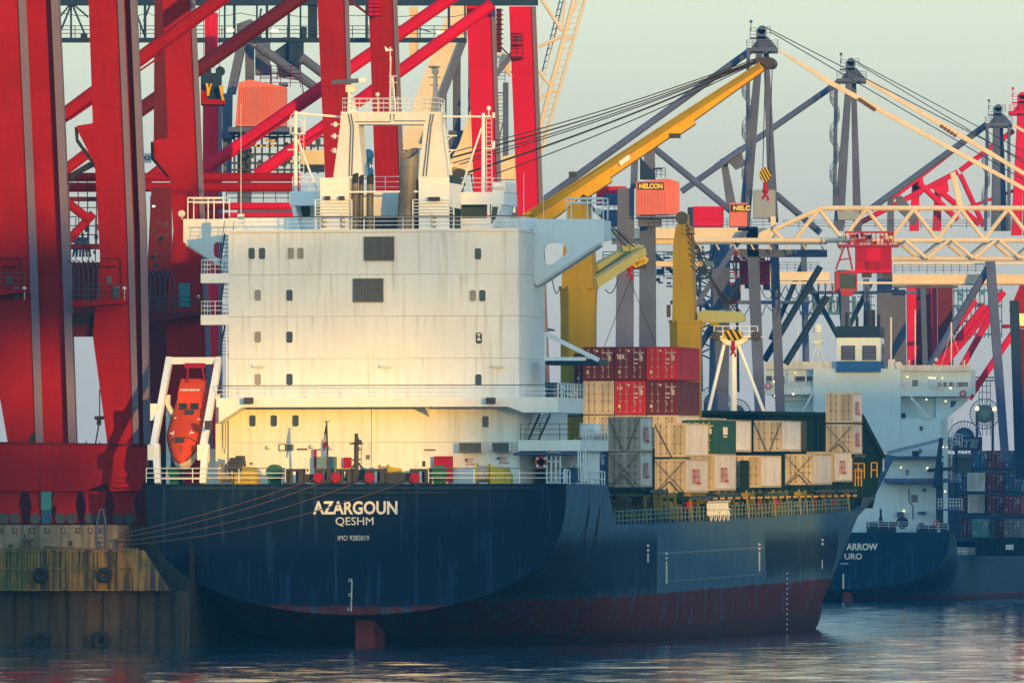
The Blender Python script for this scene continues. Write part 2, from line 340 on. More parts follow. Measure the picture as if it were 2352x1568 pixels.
def hull_mat(name, dark, side, red, boot, patches, tr=.03):
    m = bpy.data.materials.new(name); m.use_nodes = True; nt = m.node_tree; x = NX(nt); b = nt.nodes['Principled BSDF']
    tc = nt.nodes.new('ShaderNodeTexCoord'); vec = tc.outputs['Object']; sp = nt.nodes.new('ShaderNodeSeparateXYZ'); nt.links.new(vec, sp.inputs[0]); X, Y, Z = sp.outputs
    n1 = x.noise(vec, .5); n2 = x.noise(vec, 1.6, (1.2, 1.2, .08)); n3 = x.noise(vec, .9, (1, .6, .25))
    grey = x.mix(x.step(n2, .5, .25), side, tuple(c*.72 for c in side)); grey = x.mix(x.step(n1, .55, .3), grey, tuple(c*1.25 for c in side))
    blk = x.mix(x.step(n2, .58, .16), dark, tuple(c*2.8 + .006 for c in dark)); blk = x.mix(x.m('MULTIPLY', x.step(n3, .6, .1), .6), blk, tuple(c*2.2 + .008 for c in dark))
    col = grey; jag = x.m('MULTIPLY', x.m('SUBTRACT', n2, .5), 2.4); jag2 = x.m('MULTIPLY', x.m('SUBTRACT', n3, .5), 5.0)
    for (y0, y1, z0, z1, ed) in patches:
        zz = x.m('ADD', Z, jag); yy = x.m('ADD', Y, x.m('MULTIPLY', jag2, ed))
        f = x.m('MULTIPLY', x.m('MULTIPLY', x.step(yy, y0, .3), x.m('SUBTRACT', 1.0, x.step(yy, y1, .3))), x.m('MULTIPLY', x.step(zz, z0, 1.2), x.m('SUBTRACT', 1.0, x.step(zz, z1, 1.3))))
        col = x.mix(x.m('MULTIPLY', f, .85), col, blk)
    col = x.mix(x.step(Y, tr, .01), blk, col)
    rd = x.mix(x.step(n2, .48, .3), red, tuple(c*.55 for c in red)); rd = x.mix(x.step(n3, .55, .15), rd, tuple(c*.4+.03 for c in side))
    col = x.mix(x.m('SUBTRACT', 1.0, x.step(x.m('ADD', x.m('SUBTRACT', Z, x.m('MULTIPLY', x.m('LESS_THAN', Y, .05), -.35)), x.m('MULTIPLY', x.m('SUBTRACT', n3, .5), .5)), boot, .12)), col, rd)
    sl = x.m('SUBTRACT', 1.0, x.step(x.m('ADD', Z, x.m('MULTIPLY', n1, .3)), .55, .3)); col = x.mix(x.m('MULTIPLY', sl, .7), col, (.05, .035, .03))
    nt.links.new(col, b.inputs['Base Color']); b.inputs['Roughness'].default_value = .85; b.inputs['Specular IOR Level'].default_value = .03
    # hull plates: gentle unevenness and weld seams
    bp = nt.nodes.new('ShaderNodeBump'); bp.inputs['Distance'].default_value = .05; bp.inputs['Strength'].default_value = .5; nt.links.new(x.noise(vec, .35, (1, .7, 1), 3), bp.inputs['Height']); nt.links.new(bp.outputs[0], b.inputs['Normal'])
    M[name] = m
hull_mat('hull', (.007,.018,.040), (.066,.128,.18), (.125,.028,.032), 3.1, [(-1, 44, 2.5, 6.9, 0), (104, 152, 3.2, 6.4, 1.0)])
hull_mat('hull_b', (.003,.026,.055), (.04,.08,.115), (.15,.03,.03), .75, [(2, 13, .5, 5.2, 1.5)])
def house_mat(name, base, seams, spots):
    m = paint(name, base, .5, .16, .38, .3, (.50,.41,.31), .015); nt = m.node_tree; x = NX(nt); b = nt.nodes['Principled BSDF']
    src = b.inputs['Base Color'].links[0].from_socket; tc = nt.nodes.new('ShaderNodeTexCoord'); vec = tc.outputs['Object']
    sp = nt.nodes.new('ShaderNodeSeparateXYZ'); nt.links.new(vec, sp.inputs[0]); Z = sp.outputs[2]; col = src
    for z in seams:                                            # weld lines between the decks
        f = x.m('LESS_THAN', x.m('ABSOLUTE', x.m('SUBTRACT', Z, z)), .026); col = x.mix(x.m('MULTIPLY', f, .65), col, (.30,.24,.2))
    n = x.noise(vec, .22, (1, 1, 1), 7); n2 = x.noise(vec, 2.2, (1.3, 1.3, .05)); 
    col = x.mix(x.m('MULTIPLY', x.step(n, .53, .05), .35), col, tuple(c*.86 for c in (.80,.80,.79)))      # touched-up paint
    bp = [n_ for n_ in nt.nodes if n_.type == 'BUMP'][0]; wv = nt.nodes.new('ShaderNodeTexWave'); wv.bands_direction = 'X'; wv.inputs['Scale'].default_value = .42; wv.inputs['Distortion'].default_value = 1.5; wv.inputs['Detail'].default_value = 1; wv.inputs['Detail Scale'].default_value = .4; nt.links.new(vec, wv.inputs['Vector'])
    hs = x.m('ADD', x.m('MULTIPLY', wv.outputs['Fac'], .5), x.m('MULTIPLY', x.noise(vec, .5, (1,1,.6), 2), 1.0)); nt.links.new(hs, bp.inputs['Height']); bp.inputs['Distance'].default_value = .03; bp.inputs['Strength'].default_value = .5      # plating drawn in between its frames
    zf = None
    for z in seams:                                            # rust runs hanging below the seams
        d = x.m('SUBTRACT', z, Z); f = x.m('MULTIPLY', x.m('GREATER_THAN', d, 0), x.m('SUBTRACT', 1.0, x.m('MULTIPLY', d, .7), clamp=True)); zf = f if zf is None else x.m('MAXIMUM', zf, f)
    col = x.mix(x.m('MULTIPLY', x.m('MULTIPLY', zf, x.step(n2, .56, .15)), .5), col, (.42,.33,.24))
    for (px, pz, wd, ln_) in spots or ():                     # rust runs under windows, vents and lamps
        f = x.m('SUBTRACT', 1.0, x.m('MULTIPLY', x.m('ABSOLUTE', x.m('SUBTRACT', sp.outputs[0], px)), 1/wd), clamp=True); d = x.m('SUBTRACT', pz, Z)
        g_ = x.m('MULTIPLY', x.m('GREATER_THAN', d, 0), x.m('SUBTRACT', 1.0, x.m('MULTIPLY', d, 1/ln_), clamp=True)); col = x.mix(x.m('MULTIPLY', x.m('MULTIPLY', f, g_), x.m('ADD', x.m('MULTIPLY', n2, .9), -.05)), col, (.33,.21,.11))
    nt.links.new(col, b.inputs['Base Color'])
ZS = [S(860, y, 7).z for y in (534, 630, 726, 823, 1015)]
def _sp(px, py, wd, ln_): q = S(px, py, 7); return (q.x, q.z, wd, ln_)
house_mat('house_white', (.77,.76,.73), ZS, [_sp(*k) for k in ((572,596,.09,1.6),(606,596,.08,1.2),(663,597,.08,2.0),(1094,597,.09,1.6),(1113,692,.08,2.2),(670,692,.07,1.4),(588,787,.08,1.8),(1104,790,.09,1.5),(842,598,.10,2.2),(902,598,.09,1.8),(816,694,.1,2.4),(876,694,.08,1.5),(886,843,.07,1.6),(594,843,.06,1.3),(1143,843,.08,1.8),(1020,534,.16,2.6),(1060,630,.22,2.8),(760,630,.12,2.2),(960,726,.14,2.0),(640,534,.12,2.4),(1150,726,.15,2.6),(574,980,.06,1.2),(1120,980,.07,1.6))])
# ---------------------------------------------------------------- the container ship: hull
ship = thing('container_ship', 'black sterned container ship with white bridge house, stern towards the viewer', 'ship', (0, 0, 0), SHIP)
def half(t, z):
    t0 = np.interp(z, [1, 5, 9, 10, 13.7], [120, 140, 158, 172, 188]); t1 = np.interp(z, [1, 9, 13.7], [212, 218, 230])
    u = min(1, max(0, (t - t0)/(t1 - t0))); return 15.1*(1 - u**2.2)
def top_z(t): return float(np.interp(t, [0, 19.5, 23.4, 23.5, 168.8, 169, 189, 199, 230], [11.45, 11.3, 8.35, 8.3, 8.85, 10.05, 10.05, 13.75, 14.2]))
def hull_ring(t, side, n=26):
    zt = top_z(t); zb = float(np.interp(t, [0, 3, 8, 16, 30, 60], [2.2, 1.6, .5, -1.2, -3, -4])); p = float(np.interp(t, [0, 12, 40, 80], [3, 3.2, 6, 10]))
    out = []
    for i in range(n+1):
        u = 1 - (i/n)**1.0; u = 1-(1-u)**1.6 if False else u
        u = math.sin(u*math.pi/2)**.75
        z = zt - (zt - zb)*u; f = max(0, 1 - u**p)**.5
        out.append(Vector((side*half(t, z)*f, t, z)))
    return out
def build_hull():
    ts = [0, .8, 1.6, 3, 5, 8, 12, 16, 19.5, 23.4, 23.5, 30, 37, 44, 55, 70, 85, 100, 112, 120, 128, 136, 144, 152, 160, 168.8, 169, 175, 182, 189, 194, 199, 205, 211, 217, 223, 229]
    mb = MB()
    for sd in (1, -1): mb.loft([hull_ring(t, sd) for t in ts], close=False, caps=False)
    a, b = hull_ring(0, 1), hull_ring(0, -1); mb.add(a[::-1] and [*a, *b[::-1]], [tuple(range(2*len(a)))])        # transom
    for lo, hi, dz in ((0, 23.4, 0), (23.5, 168.8, 0), (169, 229, -1.4)):                                          # decks
        tt = [t for t in ts if lo <= t <= hi]
        mb.loft([[Vector((-half(t, top_z(t)+dz)*.999, t, top_z(t)+dz)), Vector((half(t, top_z(t)+dz)*.999, t, top_z(t)+dz))] for t in tt], close=False, caps=False)
    return mb.build('hull', 'hull', ship, smooth=True)
hull = build_hull()
def letters(parent, s, x0, y0, x1, y1, yl, mat='lettering', bold=.03, on=S, name='lettering', slant=0):
    a, b, c = on(x0, y1, yl), on(x1, y1, yl), on(x0, y0, yl)
    return text(MB(), s, a, (1,0,0), (0,0,1), (b-a).x, (c-a).z, bold, .03, slant).build(name, mat, parent)
letters(hull, "AZARGOUN", 719, 1150, 913, 1181, 0, bold=.028, name='ship_name')
letters(hull, "QESHM", 771, 1187, 858, 1208.5, 0, bold=0, name='home_port')
letters(hull, "IMO 9283019", 776, 1229, 848, 1240.5, 0, bold=0, name='registration_number')
dm = MB()
for s_, px, py in (("13", 801, 1328), ("12", 801, 1361), ("11", 799, 1394)):
    a, b = S(px, py+8, 0), S(px+8, py, 0); text(dm, s_, a, (1,0,0), (0,0,1), b.x-a.x, b.z-a.z, .02, .03)
for k in range(14):
    a = S(808.5 - k*.15, 1336 + k*5, 0); dm.box((a.x-.05, -.03, a.z-.05), (a.x+.05, -.005, a.z+.05))
dm.build('draft_marks', 'lettering', hull)
sm = MB()                                                     # white marks along the starboard side
for px, y0, y1 in ((1530.5, 1288, 1340), (1744, 1266, 1311), (1488, 1270, 1290), (1889, 1255, 1305)):
    a, b = SX(px, y0, 15.1), SX(px, y1, 15.1); hw = .3
    sm.box((half(a.y, a.z)-.02, a.y-hw, b.z), (half(a.y, b.z)+.03, a.y+hw, a.z))
    for k in range(2): sm.box((half(a.y, a.z)-.02, a.y-.5, a.z+.15+k*.35), (half(a.y, a.z)+.03, a.y+.5, a.z+.32+k*.35))
for i in range(16):                                           # dotted draft scale at the bow
    t = 118; z = 3.9 - i*.42; sm.box((half(t, z)-.02, t-.25, z-.05), (half(t, z)+.04, t+.25, z+.05))
sm.build('side_marks', 'lettering', hull)
ln = MB()
for t0, t1, z, th in ((44.3, 104, 6.15, .055), (50, 102, 4.0, .04)):
    ln.box((15.09, t0, z-th), (15.12, t1, z+th))
ln.build('scuff_line', 'scuff_grey', hull)
kn = MB()                                                     # fender bars on the poop side
for t in (9.5, 14.5): kn.beam((15.12, t+1.2, 9.8), (15.12, t-.8, 7.3), .12, .22, (1,0,0))
kn.build('fender_bar', 'navy', hull)
rd = MB(); a = S(816, 1405, 2.2); b = S(860, 1495, 2.2)
rd.box((a.x, 2.2, -2.5), (b.x, 6.5, a.z+.4)); rd.box((a.x+.25, 3.2, a.z), (b.x-.25, 6.4, a.z+2)); rd.build('rudder', 'rudder_red' if 'rudder_red' in M else 'red_shade', ship)
fb = MB(); fb.box((-13.2, -.12, 11.05), (12.6, 0, 11.25)); fb.box((-5, -.14, 10.75), (6.6, 0, 10.9)); fb.build('rubbing_strip', 'navy', ship)
# ---------------------------------------------------------------- bridge house
DK = 11.42                                                     # poop deck
yA = 7.0; HL, HR = S(525, 800, yA).x, S(1192, 800, yA).x; HT = S(860, 530, yA).z; yF = 18.8
hb = MB(); hb.box((HL, yA, DK), (HR, yF, HT)); house = hb.build('bridge_house', 'house_white', ship)
hp = MB(); hp.box((HL-.05, yA-.05, HT), (HR+.05, yF, HT+.12)); hp.build('roof_edge', 'white', house)
def window(px, py, w=15, h=26, y=yA, parent=None, blind=0):
    a, b = S(px-w/2, py+h/2, y), S(px+w/2, py-h/2, y); parent = parent or house
    def rr(e, n=4):
        x0, x1, z0, z1 = a.x-e, b.x+e, a.z-e, b.z+e; r = .14+e; pts = []
        for cx, cz, t0 in ((x1-r, z1-r, 0), (x0+r, z1-r, 90), (x0+r, z0+r, 180), (x1-r, z0+r, 270)):
            for k in range(n+1): t = math.radians(t0+90*k/n); pts.append(Vector((cx+r*math.cos(t), 0, cz+r*math.sin(t))))
        return pts
    o, i = rr(.05), rr(0); mb = MB()
    mb.loft([[p+Vector((0,y-.002,0)) for p in o], [p+Vector((0,y-.05,0)) for p in o], [p+Vector((0,y-.05,0)) for p in i], [p+Vector((0,y-.012,0)) for p in i]], caps=False)
    mb2 = MB(); q = [p+Vector((0,y-.012,0)) for p in i]; mb2.add(q, [tuple(range(len(q)-1,-1,-1))])
    fr = mb.build('window', 'white', parent); return mb2, fr, q
WINS = [(578,582),(602,582),(668,582),(690,582),(1098,583),(592,678),(665,678),(1086,679),(1108,679),(592,774),(665,774),(1100,776),(592,871),(665,871),(1099,872),(580,966),(629,966),(679,966),(1115,968)]
BLIND = {(668,582),(690,582),(1086,679),(592,678),(592,774),(592,871)}
for wn in WINS:
    g, fr, q = window(*wn); 
    a, b = S(wn[0]-7.5, wn[1]+13, yA), S(wn[0]+7.5, wn[1]-13, yA); mb = MB().box((a.x-.1, yA-.075, a.z-.1), (b.x+.1, yA-.07, b.z+.1)) if False else None
    # the pane and its dark surround are sub-parts of the house
    pane = g.build('window_pane', 'blind' if wn in BLIND and 'blind' in M else 'glass', house)
    if wn == (1100,776):
        x0, x1, z0, z1 = a.x+.07, b.x-.07, a.z+.22, b.z-.08; c = ((x0+x1)/2, yA-.03, (z0+z1)/2+.02)
        MB().add([(x0,yA-.03,z1),(x1,yA-.03,z1),c], [(0,2,1)]).add([(x0,yA-.03,z0),(x1,yA-.03,z0),c], [(0,1,2)]).build('window_sign', 'lettering', house)
def louver(x0, y0, x1, y1, y=yA, d=.12, n=9, parent=None):
    a, b = S(x0, y1, y), S(x1, y0, y); mb = MB(); mb.box((a.x, y-.02, a.z), (b.x, y-.005, b.z)); k = max(5, int((b.z-a.z)/.11))
    for i in range(k):
        z = a.z + (b.z-a.z)*(i+.5)/k; mb.beam((a.x, y-d/2, z), (b.x, y-d/2, z), d, .045, (0, 1, .5))
    for xx in (a.x, b.x, a.x+(b.x-a.x)*.33, a.x+(b.x-a.x)*.66): mb.box((xx-.03, y-d, a.z), (xx+.03, y-.01, b.z))
    for zz in (a.z, b.z): mb.box((a.x-.03, y-d-.01, zz-.03), (b.x+.03, y-.01, zz+.03))
    mb.build('louver', 'louver', parent or house)
louver(837, 544, 905, 598); louver(812, 640, 880, 693)
for px, py in ((594,840),(886,840),(1143,840)):
    a = S(px, py, yA); MB().box((a.x-.45, yA-.22, a.z-.05), (a.x+.45, yA-.02, a.z+.06)).box((a.x-.4, yA-.2, a.z-.12), (a.x+.4, yA-.05, a.z-.05)).build('wall_light', 'grey_rail', house)
pp = MB()
for px, y0, y1 in ((856, 935, 1108), (1187, 940, 1100), (521, 745, 1040)):
    a, b = S(px, y0, yA), S(px, y1, yA); pp.tube((a.x, yA-.09, a.z), (b.x, yA-.09, b.z), .05, n=6)
pp.build('drain_pipe', 'white', house)
# aft gallery deck with railing
a, b = S(490, 935, yA-2.2), S(1250, 912, yA-2.2); z0, z1 = a.z, b.z
gd = MB(); xl, xr = S(497, 920, yA-2.2).x, S(1281, 920, yA-2.2).x
gd.box((xl, yA-2.2, z0), (xr, yA, z1)); gd.box((HR, yA, z0), (xr, yF-2, z1)); gd.prism([(S(1165,0,yA-2.2).x, yA-2.2, z0), (S(1200,0,yA-2.2).x, yA-2.2, z0-.42), (xr, yA-2.2, z0-.42), (xr, yA-2.2, z0)], (0, yF-yA, 0))
gd.prism([(HL-.3, yA-2.2, z0), (HL+1.4, yA-2.2, z0), (HL-.3, yA-2.2, z0-1.1)], (0, 2.2, 0))
a = S(985, 940, yA); gd.prism([(a.x, yA, z0), (a.x, yA-1.8, z0), (a.x, yA, z0-.7)], (.08, 0, 0)); gd.build('gallery_deck', 'white', ship)
MB().rail([(xl, yA-2.15, z1), (xr-.05, yA-2.15, z1), (xr-.05, yF-2, z1)], .86, 3, 4.8/2, .022).build('railing', 'rail_white', ship)
MB().path([(xl, yA-2.17, z1+.88), (xr-.03, yA-2.17, z1+.88)], .03, 5).build('handrail', 'dark_rail', ship)
for px in (572, 1128):
    a = S(px, 919, yA-2.5); f = MB(); f.box((a.x-.32, yA-2.9, a.z-.25), (a.x+.32, yA-2.45, a.z+.2)); f.beam((a.x, yA-2.4, a.z), (a.x, yA-2.2, a.z), .2, .1); f.build('floodlight', 'dark_steel', ship)
# side decks to starboard
lz0, lz1 = S(1250, 1035, yA-1).z, S(1250, 1010, yA-1).z
sd = MB(); sd.box((HR, yA-.6, lz0), (15.1, yF+1, lz1)); sd.build('side_deck', 'white', ship)
MB().rail([(HR+.2, yA-.55, lz1), (15.05, yA-.55, lz1)], 1.15, 3, 1.4).build('railing', 'dark_rail', ship)
MB().rail([(15.05, yA-.5, lz1), (15.05, yF+1, lz1)], 1.15, 3, 1.5, .035).build('railing', 'rail_white', ship)
MB().rail([(xr, yA-2.1, z1), (xr, yF-2, z1)], 1.0, 3, 1.5, .035).build('railing', 'rail_white', ship)
a = S(1180, 1042, yA-.6); b = S(1335, 1042, yA-.6); MB().tube((a.x, yA-.75, a.z), (b.x, yA-.75, b.z), .1).build('fire_main_pipe', 'crane_grey', ship)
# stairs on the starboard side
def stairs(p0, p1, w_, n, parent, mat='dark_rail'):
    mb = MB(); p0, p1 = Vector(p0), Vector(p1); W = Vector((w_, 0, 0))
    for o in (Vector(), W): mb.beam(p0+o, p1+o, .06, .24, (1,0,0)); mb.path([p0+o+Vector((0,0,.95)), p1+o+Vector((0,0,.95))], .025, 4)
    for i in range(n): q = p0.lerp(p1, (i+.5)/n); mb.box(q+Vector((0,-.12,-.02)), q+W+Vector((0,.12,.02)))
    return mb.build('stairway', mat, parent)
a = S(1213, 1010, 9); stairs((a.x, 9, lz1), (a.x+.3, 12.5, z0-.5), .75, 10, ship)
a = S(1298, 1100, 9); stairs((a.x, 9, DK), (a.x+.3, 12, lz0), .75, 10, ship, 'grey_rail')
sx = MB(); sx.box((HR, yF, DK), (HR+1.6, yF+.2, z0)); sx.box((HR+1.2, 13, DK), (HR+4.0, yF, lz0)); sx.build('deck_house', 'white_cool', ship)
a = S(1243, 1060, 7.2)                                         # cage gate below the side deck
cg = MB(); x0, x1 = S(1256, 0, yA).x, S(1287, 0, yA).x; zt = lz0
for k in range(4): xx = x0+(x1-x0)*k/3; cg.box((xx-.05, yA-.3, DK), (xx+.05, yA-.2, S(0,1041,yA).z))
for z in (DK+.1, DK+1.6, S(0,1041,yA).z): cg.box((x0, yA-.3, z-.05), (x1, yA-.2, z+.05))
cg.build('gate', 'rail_white', ship)
# port side landings
for i, (y0, y1, r0) in enumerate(((628, 650, 598), (723, 746, 692))):
    a, b = S(461, y1, yA), S(525, y0, yA); pl = MB(); pl.box((a.x, yA, a.z), (HL, yA+3.5, b.z)); pl.build('landing', 'white', ship)
    MB().rail([(HL, yA+.05, b.z), (a.x+.05, yA+.05, b.z), (a.x+.05, yA+3.4, b.z)], .98, 3, 1.0).build('railing', 'rail_white', ship)
    stairs((HL-.9, yA+1, b.z), (HL-.9, yA+3.3, b.z+2.9), .7, 10, ship)
stairs((HL-.9, yA+1, S(0,723,yA).z-3), (HL-.9, yA+3.3, S(0,723,yA).z-.8), .7, 9, ship)
# lower port block between lifeboat and house
lp = MB(); a, b = S(500, 1108, yA+.3), S(525, 1030, yA+.3); lp.box((a.x-.8, yA+.3, DK), (HL, yF, b.z)); lp.box((a.x-.2, yA+.6, b.z), (HL, yF, b.z+2.0)); lp.build('deck_house', 'white', ship)
MB().rail([(a.x-.6, yA+.35, b.z+1.9), (HL, yA+.35, b.z+1.9)], 1.0, 3, 1.0).build('railing', 'dark_rail', ship)
# bridge wings
yW = 14.0
def wing(polys, hole, name='bridge_wing'):
    o = MB(); pts = [S(px, py, yW) for px, py in polys]; n = len(pts)
    if hole:
        h = [S(px, py, yW) for px, py in hole]
        import mathutils
        tri = mathutils.geometry.tessellate_polygon([[p for p in pts], [p for p in h]])
        al = pts + h
        for d in (0, .28):
            o.add([p+Vector((0,d,0)) for p in al], [tuple(t) for t in tri])
        for ring in (pts, h):
            k = len(ring); o.add(ring + [p+Vector((0,.28,0)) for p in ring], [(i, (i+1)%k, (i+1)%k+k, i+k) for i in range(k)])
    else: o.prism(pts, (0,.28,0))
    return o
def oval(x0, y0, x1, y1, n=6, r=.9):
    cx, cy, a, b = (x0+x1)/2, (y0+y1)/2, (x1-x0)/2, (y1-y0)/2; out = []
    for k in range(24):
        t = 2*math.pi*k/24; c, s_ = math.cos(t), math.sin(t); out.append((cx+a*math.copysign(abs(c)**.6, c), cy+b*math.copysign(abs(s_)**.6, s_)))
    return out
wr = wing([(1226,503),(1387,503),(1387,558),(1372,561),(1230,654),(1226,640)], [(1250,570),(1254,561),(1262,558.5),(1286,558.5),(1295,562),(1301,570),(1302,578),(1297,586),(1268,607),(1258,609),(1252,605),(1249,594)])
a, b = S(1372, 561, yW), S(1230, 654, yW); wr.beam(a+Vector((0,1.3,0)), b+Vector((0,1.3,0)), 2.3, .25, (0,1,0))
c0, c1 = S(1226, 520, yW), S(1387, 505, yW); wr.box((c0.x, yW+.28, S(0,558,yW).z), (c1.x, yW+3.4, S(0,540,yW).z)); wr.box((c1.x-.2, yW+.28, S(0,540,yW).z), (c1.x, yW+3.4, c1.z))
wr.build('bridge_wing', 'white_cool', ship)
wl = wing([(421,503),(526,503),(526,640),(503,607),(463,583),(427,560),(421,556)], oval(490, 556, 516, 592))
a, b = S(427, 560, yW), S(503, 607, yW); wl.beam(a+Vector((0,1.3,0)), b+Vector((0,1.3,0)), 2.3, .25, (0,1,0))
c0 = S(421, 505, yW); wl.box((c0.x, yW+.28, S(0,556,yW).z), (HL+1, yW+3.4, S(0,540,yW).z)); wl.box((c0.x, yW+.28, S(0,540,yW).z), (c0.x+.2, yW+3.4, c0.z)); wl.build('bridge_wing', 'white', ship)
for x0, x1, yb, yt in ((432, 514, 503, 454), (1302, 1386, 503, 455)):   # wing console cages
    a, b = S(x0, yb, yW+.5), S(x1, yt, yW+.5); m_ = MB(); r = .05
    for yy in (yW+.4, yW+2.6):
        for xx in (a.x, a.x+(b.x-a.x)*.57, b.x): m_.tube((xx, yy, a.z), (xx, yy, b.z), r, n=5)
        for zz in (b.z, b.z-.3): m_.tube((a.x, yy, zz), (b.x, yy, zz), r, n=5)
    for xx in (a.x, b.x): m_.tube((xx, yW+.4, b.z), (xx, yW+2.6, b.z), r, n=5)
    m_.build('wing_cage', 'rail_white', ship)
for px, py in ((417, 491), (1374, 486)):
    a = S(px, py, yW); MB().lathe(a+Vector((0,-.1,0)), [(.05,0),(.24,.02),(.27,.2),(.2,.45),(.05,.5)], (0,1,0)).tube(a, a-Vector((0,-.2,.4)), .05, n=6).build('searchlight', 'grey_rail', ship)
# ---------------------------------------------------------------- bridge top
zt = HT+.12
MB().rail([(HL+.1, yA+.1, zt), (HR, yA+.1, zt), (S(1228,530,yW).x, yW, zt)], .85, 3, 2.2).build('railing', 'rail_white', ship)
MB().path([(HL, yA+.05, zt+.9), (HR+1, yA+.05, zt+.9)], .035, 5).build('handrail', 'dark_rail', ship)
def pxbox(x0, y0, x1, y1, y, d): a, b = S(x0, y1, y), S(x1, y0, y); return ((a.x, y, a.z), (b.x, y+d, b.z))
cs = MB(); cs.box(*pxbox(735.5, 408, 801, 530, 7.9, 5)); cs.build('funnel_casing', 'white', ship)
cs = MB(); cs.box(*pxbox(962, 408, 1032, 530, 7.9, 5)); cs.build('funnel_casing', 'white_cool', ship)
xg = S(1032, 500, 7.9).x; cs = MB()
for y0, y1 in ((408.5, 426), (482, 529)): cs.box((xg, 7.95, S(0,y1,8).z), (xg+.02, 12.88, S(0,y0,8).z))
cs.build('funnel_stripe', 'green', ship)
cs = MB(); cs.box(*pxbox(801.5, 441, 961.5, 500, 11, 1.5)); cs.build('funnel_casing', 'white_cool', ship)
cs = MB(); cs.box(*pxbox(838, 499, 961, 530, 8.6, 2.3)); cs.build('engine_casing', 'navy', ship)
MB().box(*pxbox(801, 438, 962, 443, 8.1, .3)).rail([S(812, 441, 12.4), S(958, 441, 12.4)], 1.1, 3, 2).build('railing', 'rail_white', ship)
def stack(px0, px1, pyt, pyb, y, mat='pipe', lean=0, cut=.35, n=16, soot=True):
    a, b = S(px0, pyb, y), S(px1, pyt, y); r = (b.x-a.x)/2; c = Vector(((a.x+b.x)/2, y, a.z)); top = Vector((c.x+lean, y+.3, b.z)); H_ = top.z-c.z
    mb = MB()
    def ring(f, rr, sl=0): q = c.lerp(top, f); return [q+Vector((rr*math.cos(2*math.pi*k/n), rr*math.sin(2*math.pi*k/n), sl*(math.cos(2*math.pi*k/n)*.45 + math.sin(2*math.pi*k/n)*.9))) for k in range(n)]
    rings = [ring(0, r), ring(.3, r), ring(.3, r*1.04), ring(.33, r*1.04), ring(.33, r), ring(.62, r), ring(.62, r*1.04), ring(.65, r*1.04), ring(.65, r)]
    p = mb.loft(rings + [ring(.84, r, cut*.0)], caps=False).build('exhaust_pipe', mat, ship, True)
    t_ = MB().loft([ring(.84, r), ring(1, r, cut), ring(1, r*.93, cut), ring(.86, r*.93)], caps=False); b_ = ring(.9, r*.93); t_.add(b_, [tuple(range(n))])
    t_.build('pipe_mouth', 'soot' if r < .4 else 'pipe_top', p, True); return p
stack(911, 954, 352, 530, 8.4, lean=.25, cut=.42)
for x0, x1, yt in ((808, 822, 400), (823, 834, 404), (841, 857, 403), (948, 960, 418)): stack(x0, x1, yt, 530, 8.6+(x0==823)*.7, cut=.1, n=10)
def railing_cage(x0, x1, y0, y1, y=7.75):
    mb = MB()
    for py in np.linspace(y0, y1, 6): a, b = S(x0, py, y), S(x1, py, y); mb.tube(a, b, .03, n=4)
    for px in (x0, x1): a, b = S(px, y0, y), S(px, 530, y); mb.tube(a, b, .05, n=5)
    mb.build('ladder_cage', 'rail_white', ship)
railing_cage(724, 808, 459, 496); railing_cage(948, 1042, 459, 496)
rg = MB()
for px in (745, 789, 997):
    for py in (500, 510, 521): a = S(px, py, 7.9); rg.box((a.x-.17, 7.75, a.z-.03), (a.x+.17, 7.8, a.z+.03)); rg.box((a.x-.17, 7.75, a.z-.03), (a.x-.12, 7.9, a.z+.2)); 
rg.build('step_rung', 'dark_steel', ship)
for px, py in ((752, 455), (785, 455), (990, 457), (1004, 457)):
    a = S(px, py, 7.6); MB().box((a.x-.2, 7.5, a.z-.14), (a.x+.2, 7.7, a.z+.14)).beam((a.x, 7.7, a.z), (a.x, 7.95, a.z-.1), .1, .1).build('floodlight', 'dark_steel', ship)
# radar arch
yM = 13.5
ar = MB(); D_ = Vector((0, 2.2, 0))
ar.prism([S(*q, yM) for q in ((782,285),(823,285),(834,409),(765,409))], D_); ar.prism([S(*q, yM) for q in ((974,285),(1013,285),(1029,409),(961,409))], D_)
ar.prism([S(*q, yM-.01) for q in ((783,257),(1013,257),(1013.5,286),(781.5,286))], (0, 2.22, 0)); arch = ar.build('radar_arch', 'arch_grey', ship)
pr = MB()
for xs in ((800, 806, 800), (806, 812, 806), (990, 985, 978), (996, 990, 985)):
    pr.path([S(xs[0], 262, yM-.08), S(xs[1], 292, yM-.08), S(xs[2]+(2 if xs[0]<900 else -6), 405, yM-.08)], .035, 5)
pr.path([S(897,262,yM-.08), S(897,280,yM-.08), S(815,280,yM-.08)], .03, 5).path([S(905,262,yM-.08), S(905,278,yM-.08), S(978,278,yM-.08)], .03, 5); pr.build('cable_pipe', 'crane_grey', arch)
t0, t1 = S(787, 257, yM+.1), S(1009, 257, yM+.1); MB().rail([t0, t1, t1+Vector((0,2,0)), t0+Vector((0,2,0)), t0], .98, 3, .9).build('railing', 'rail_white', arch)
rm = MB(); q = [S(*k, yM+.6) for k in ((798,257),(818,257),(806,222),(805,205),(800,205))]; rm.prism(q, (0,.8,0)); rm.box(*pxbox(794, 195, 815, 212, yM+.5, .8)); rmast = rm.build('radar_mast', 'white', ship)
a, b = S(763, 190, yM), S(842, 184, yM); MB().beam(a, b, .35, .3, (0,1,0)).build('radar_bar', 'crane_brown', rmast); MB().beam(S(825,186,yM-.02), S(842,184.5,yM-.02), .4, .34, (0,1,0)).build('radar_tip', 'white', rmast)
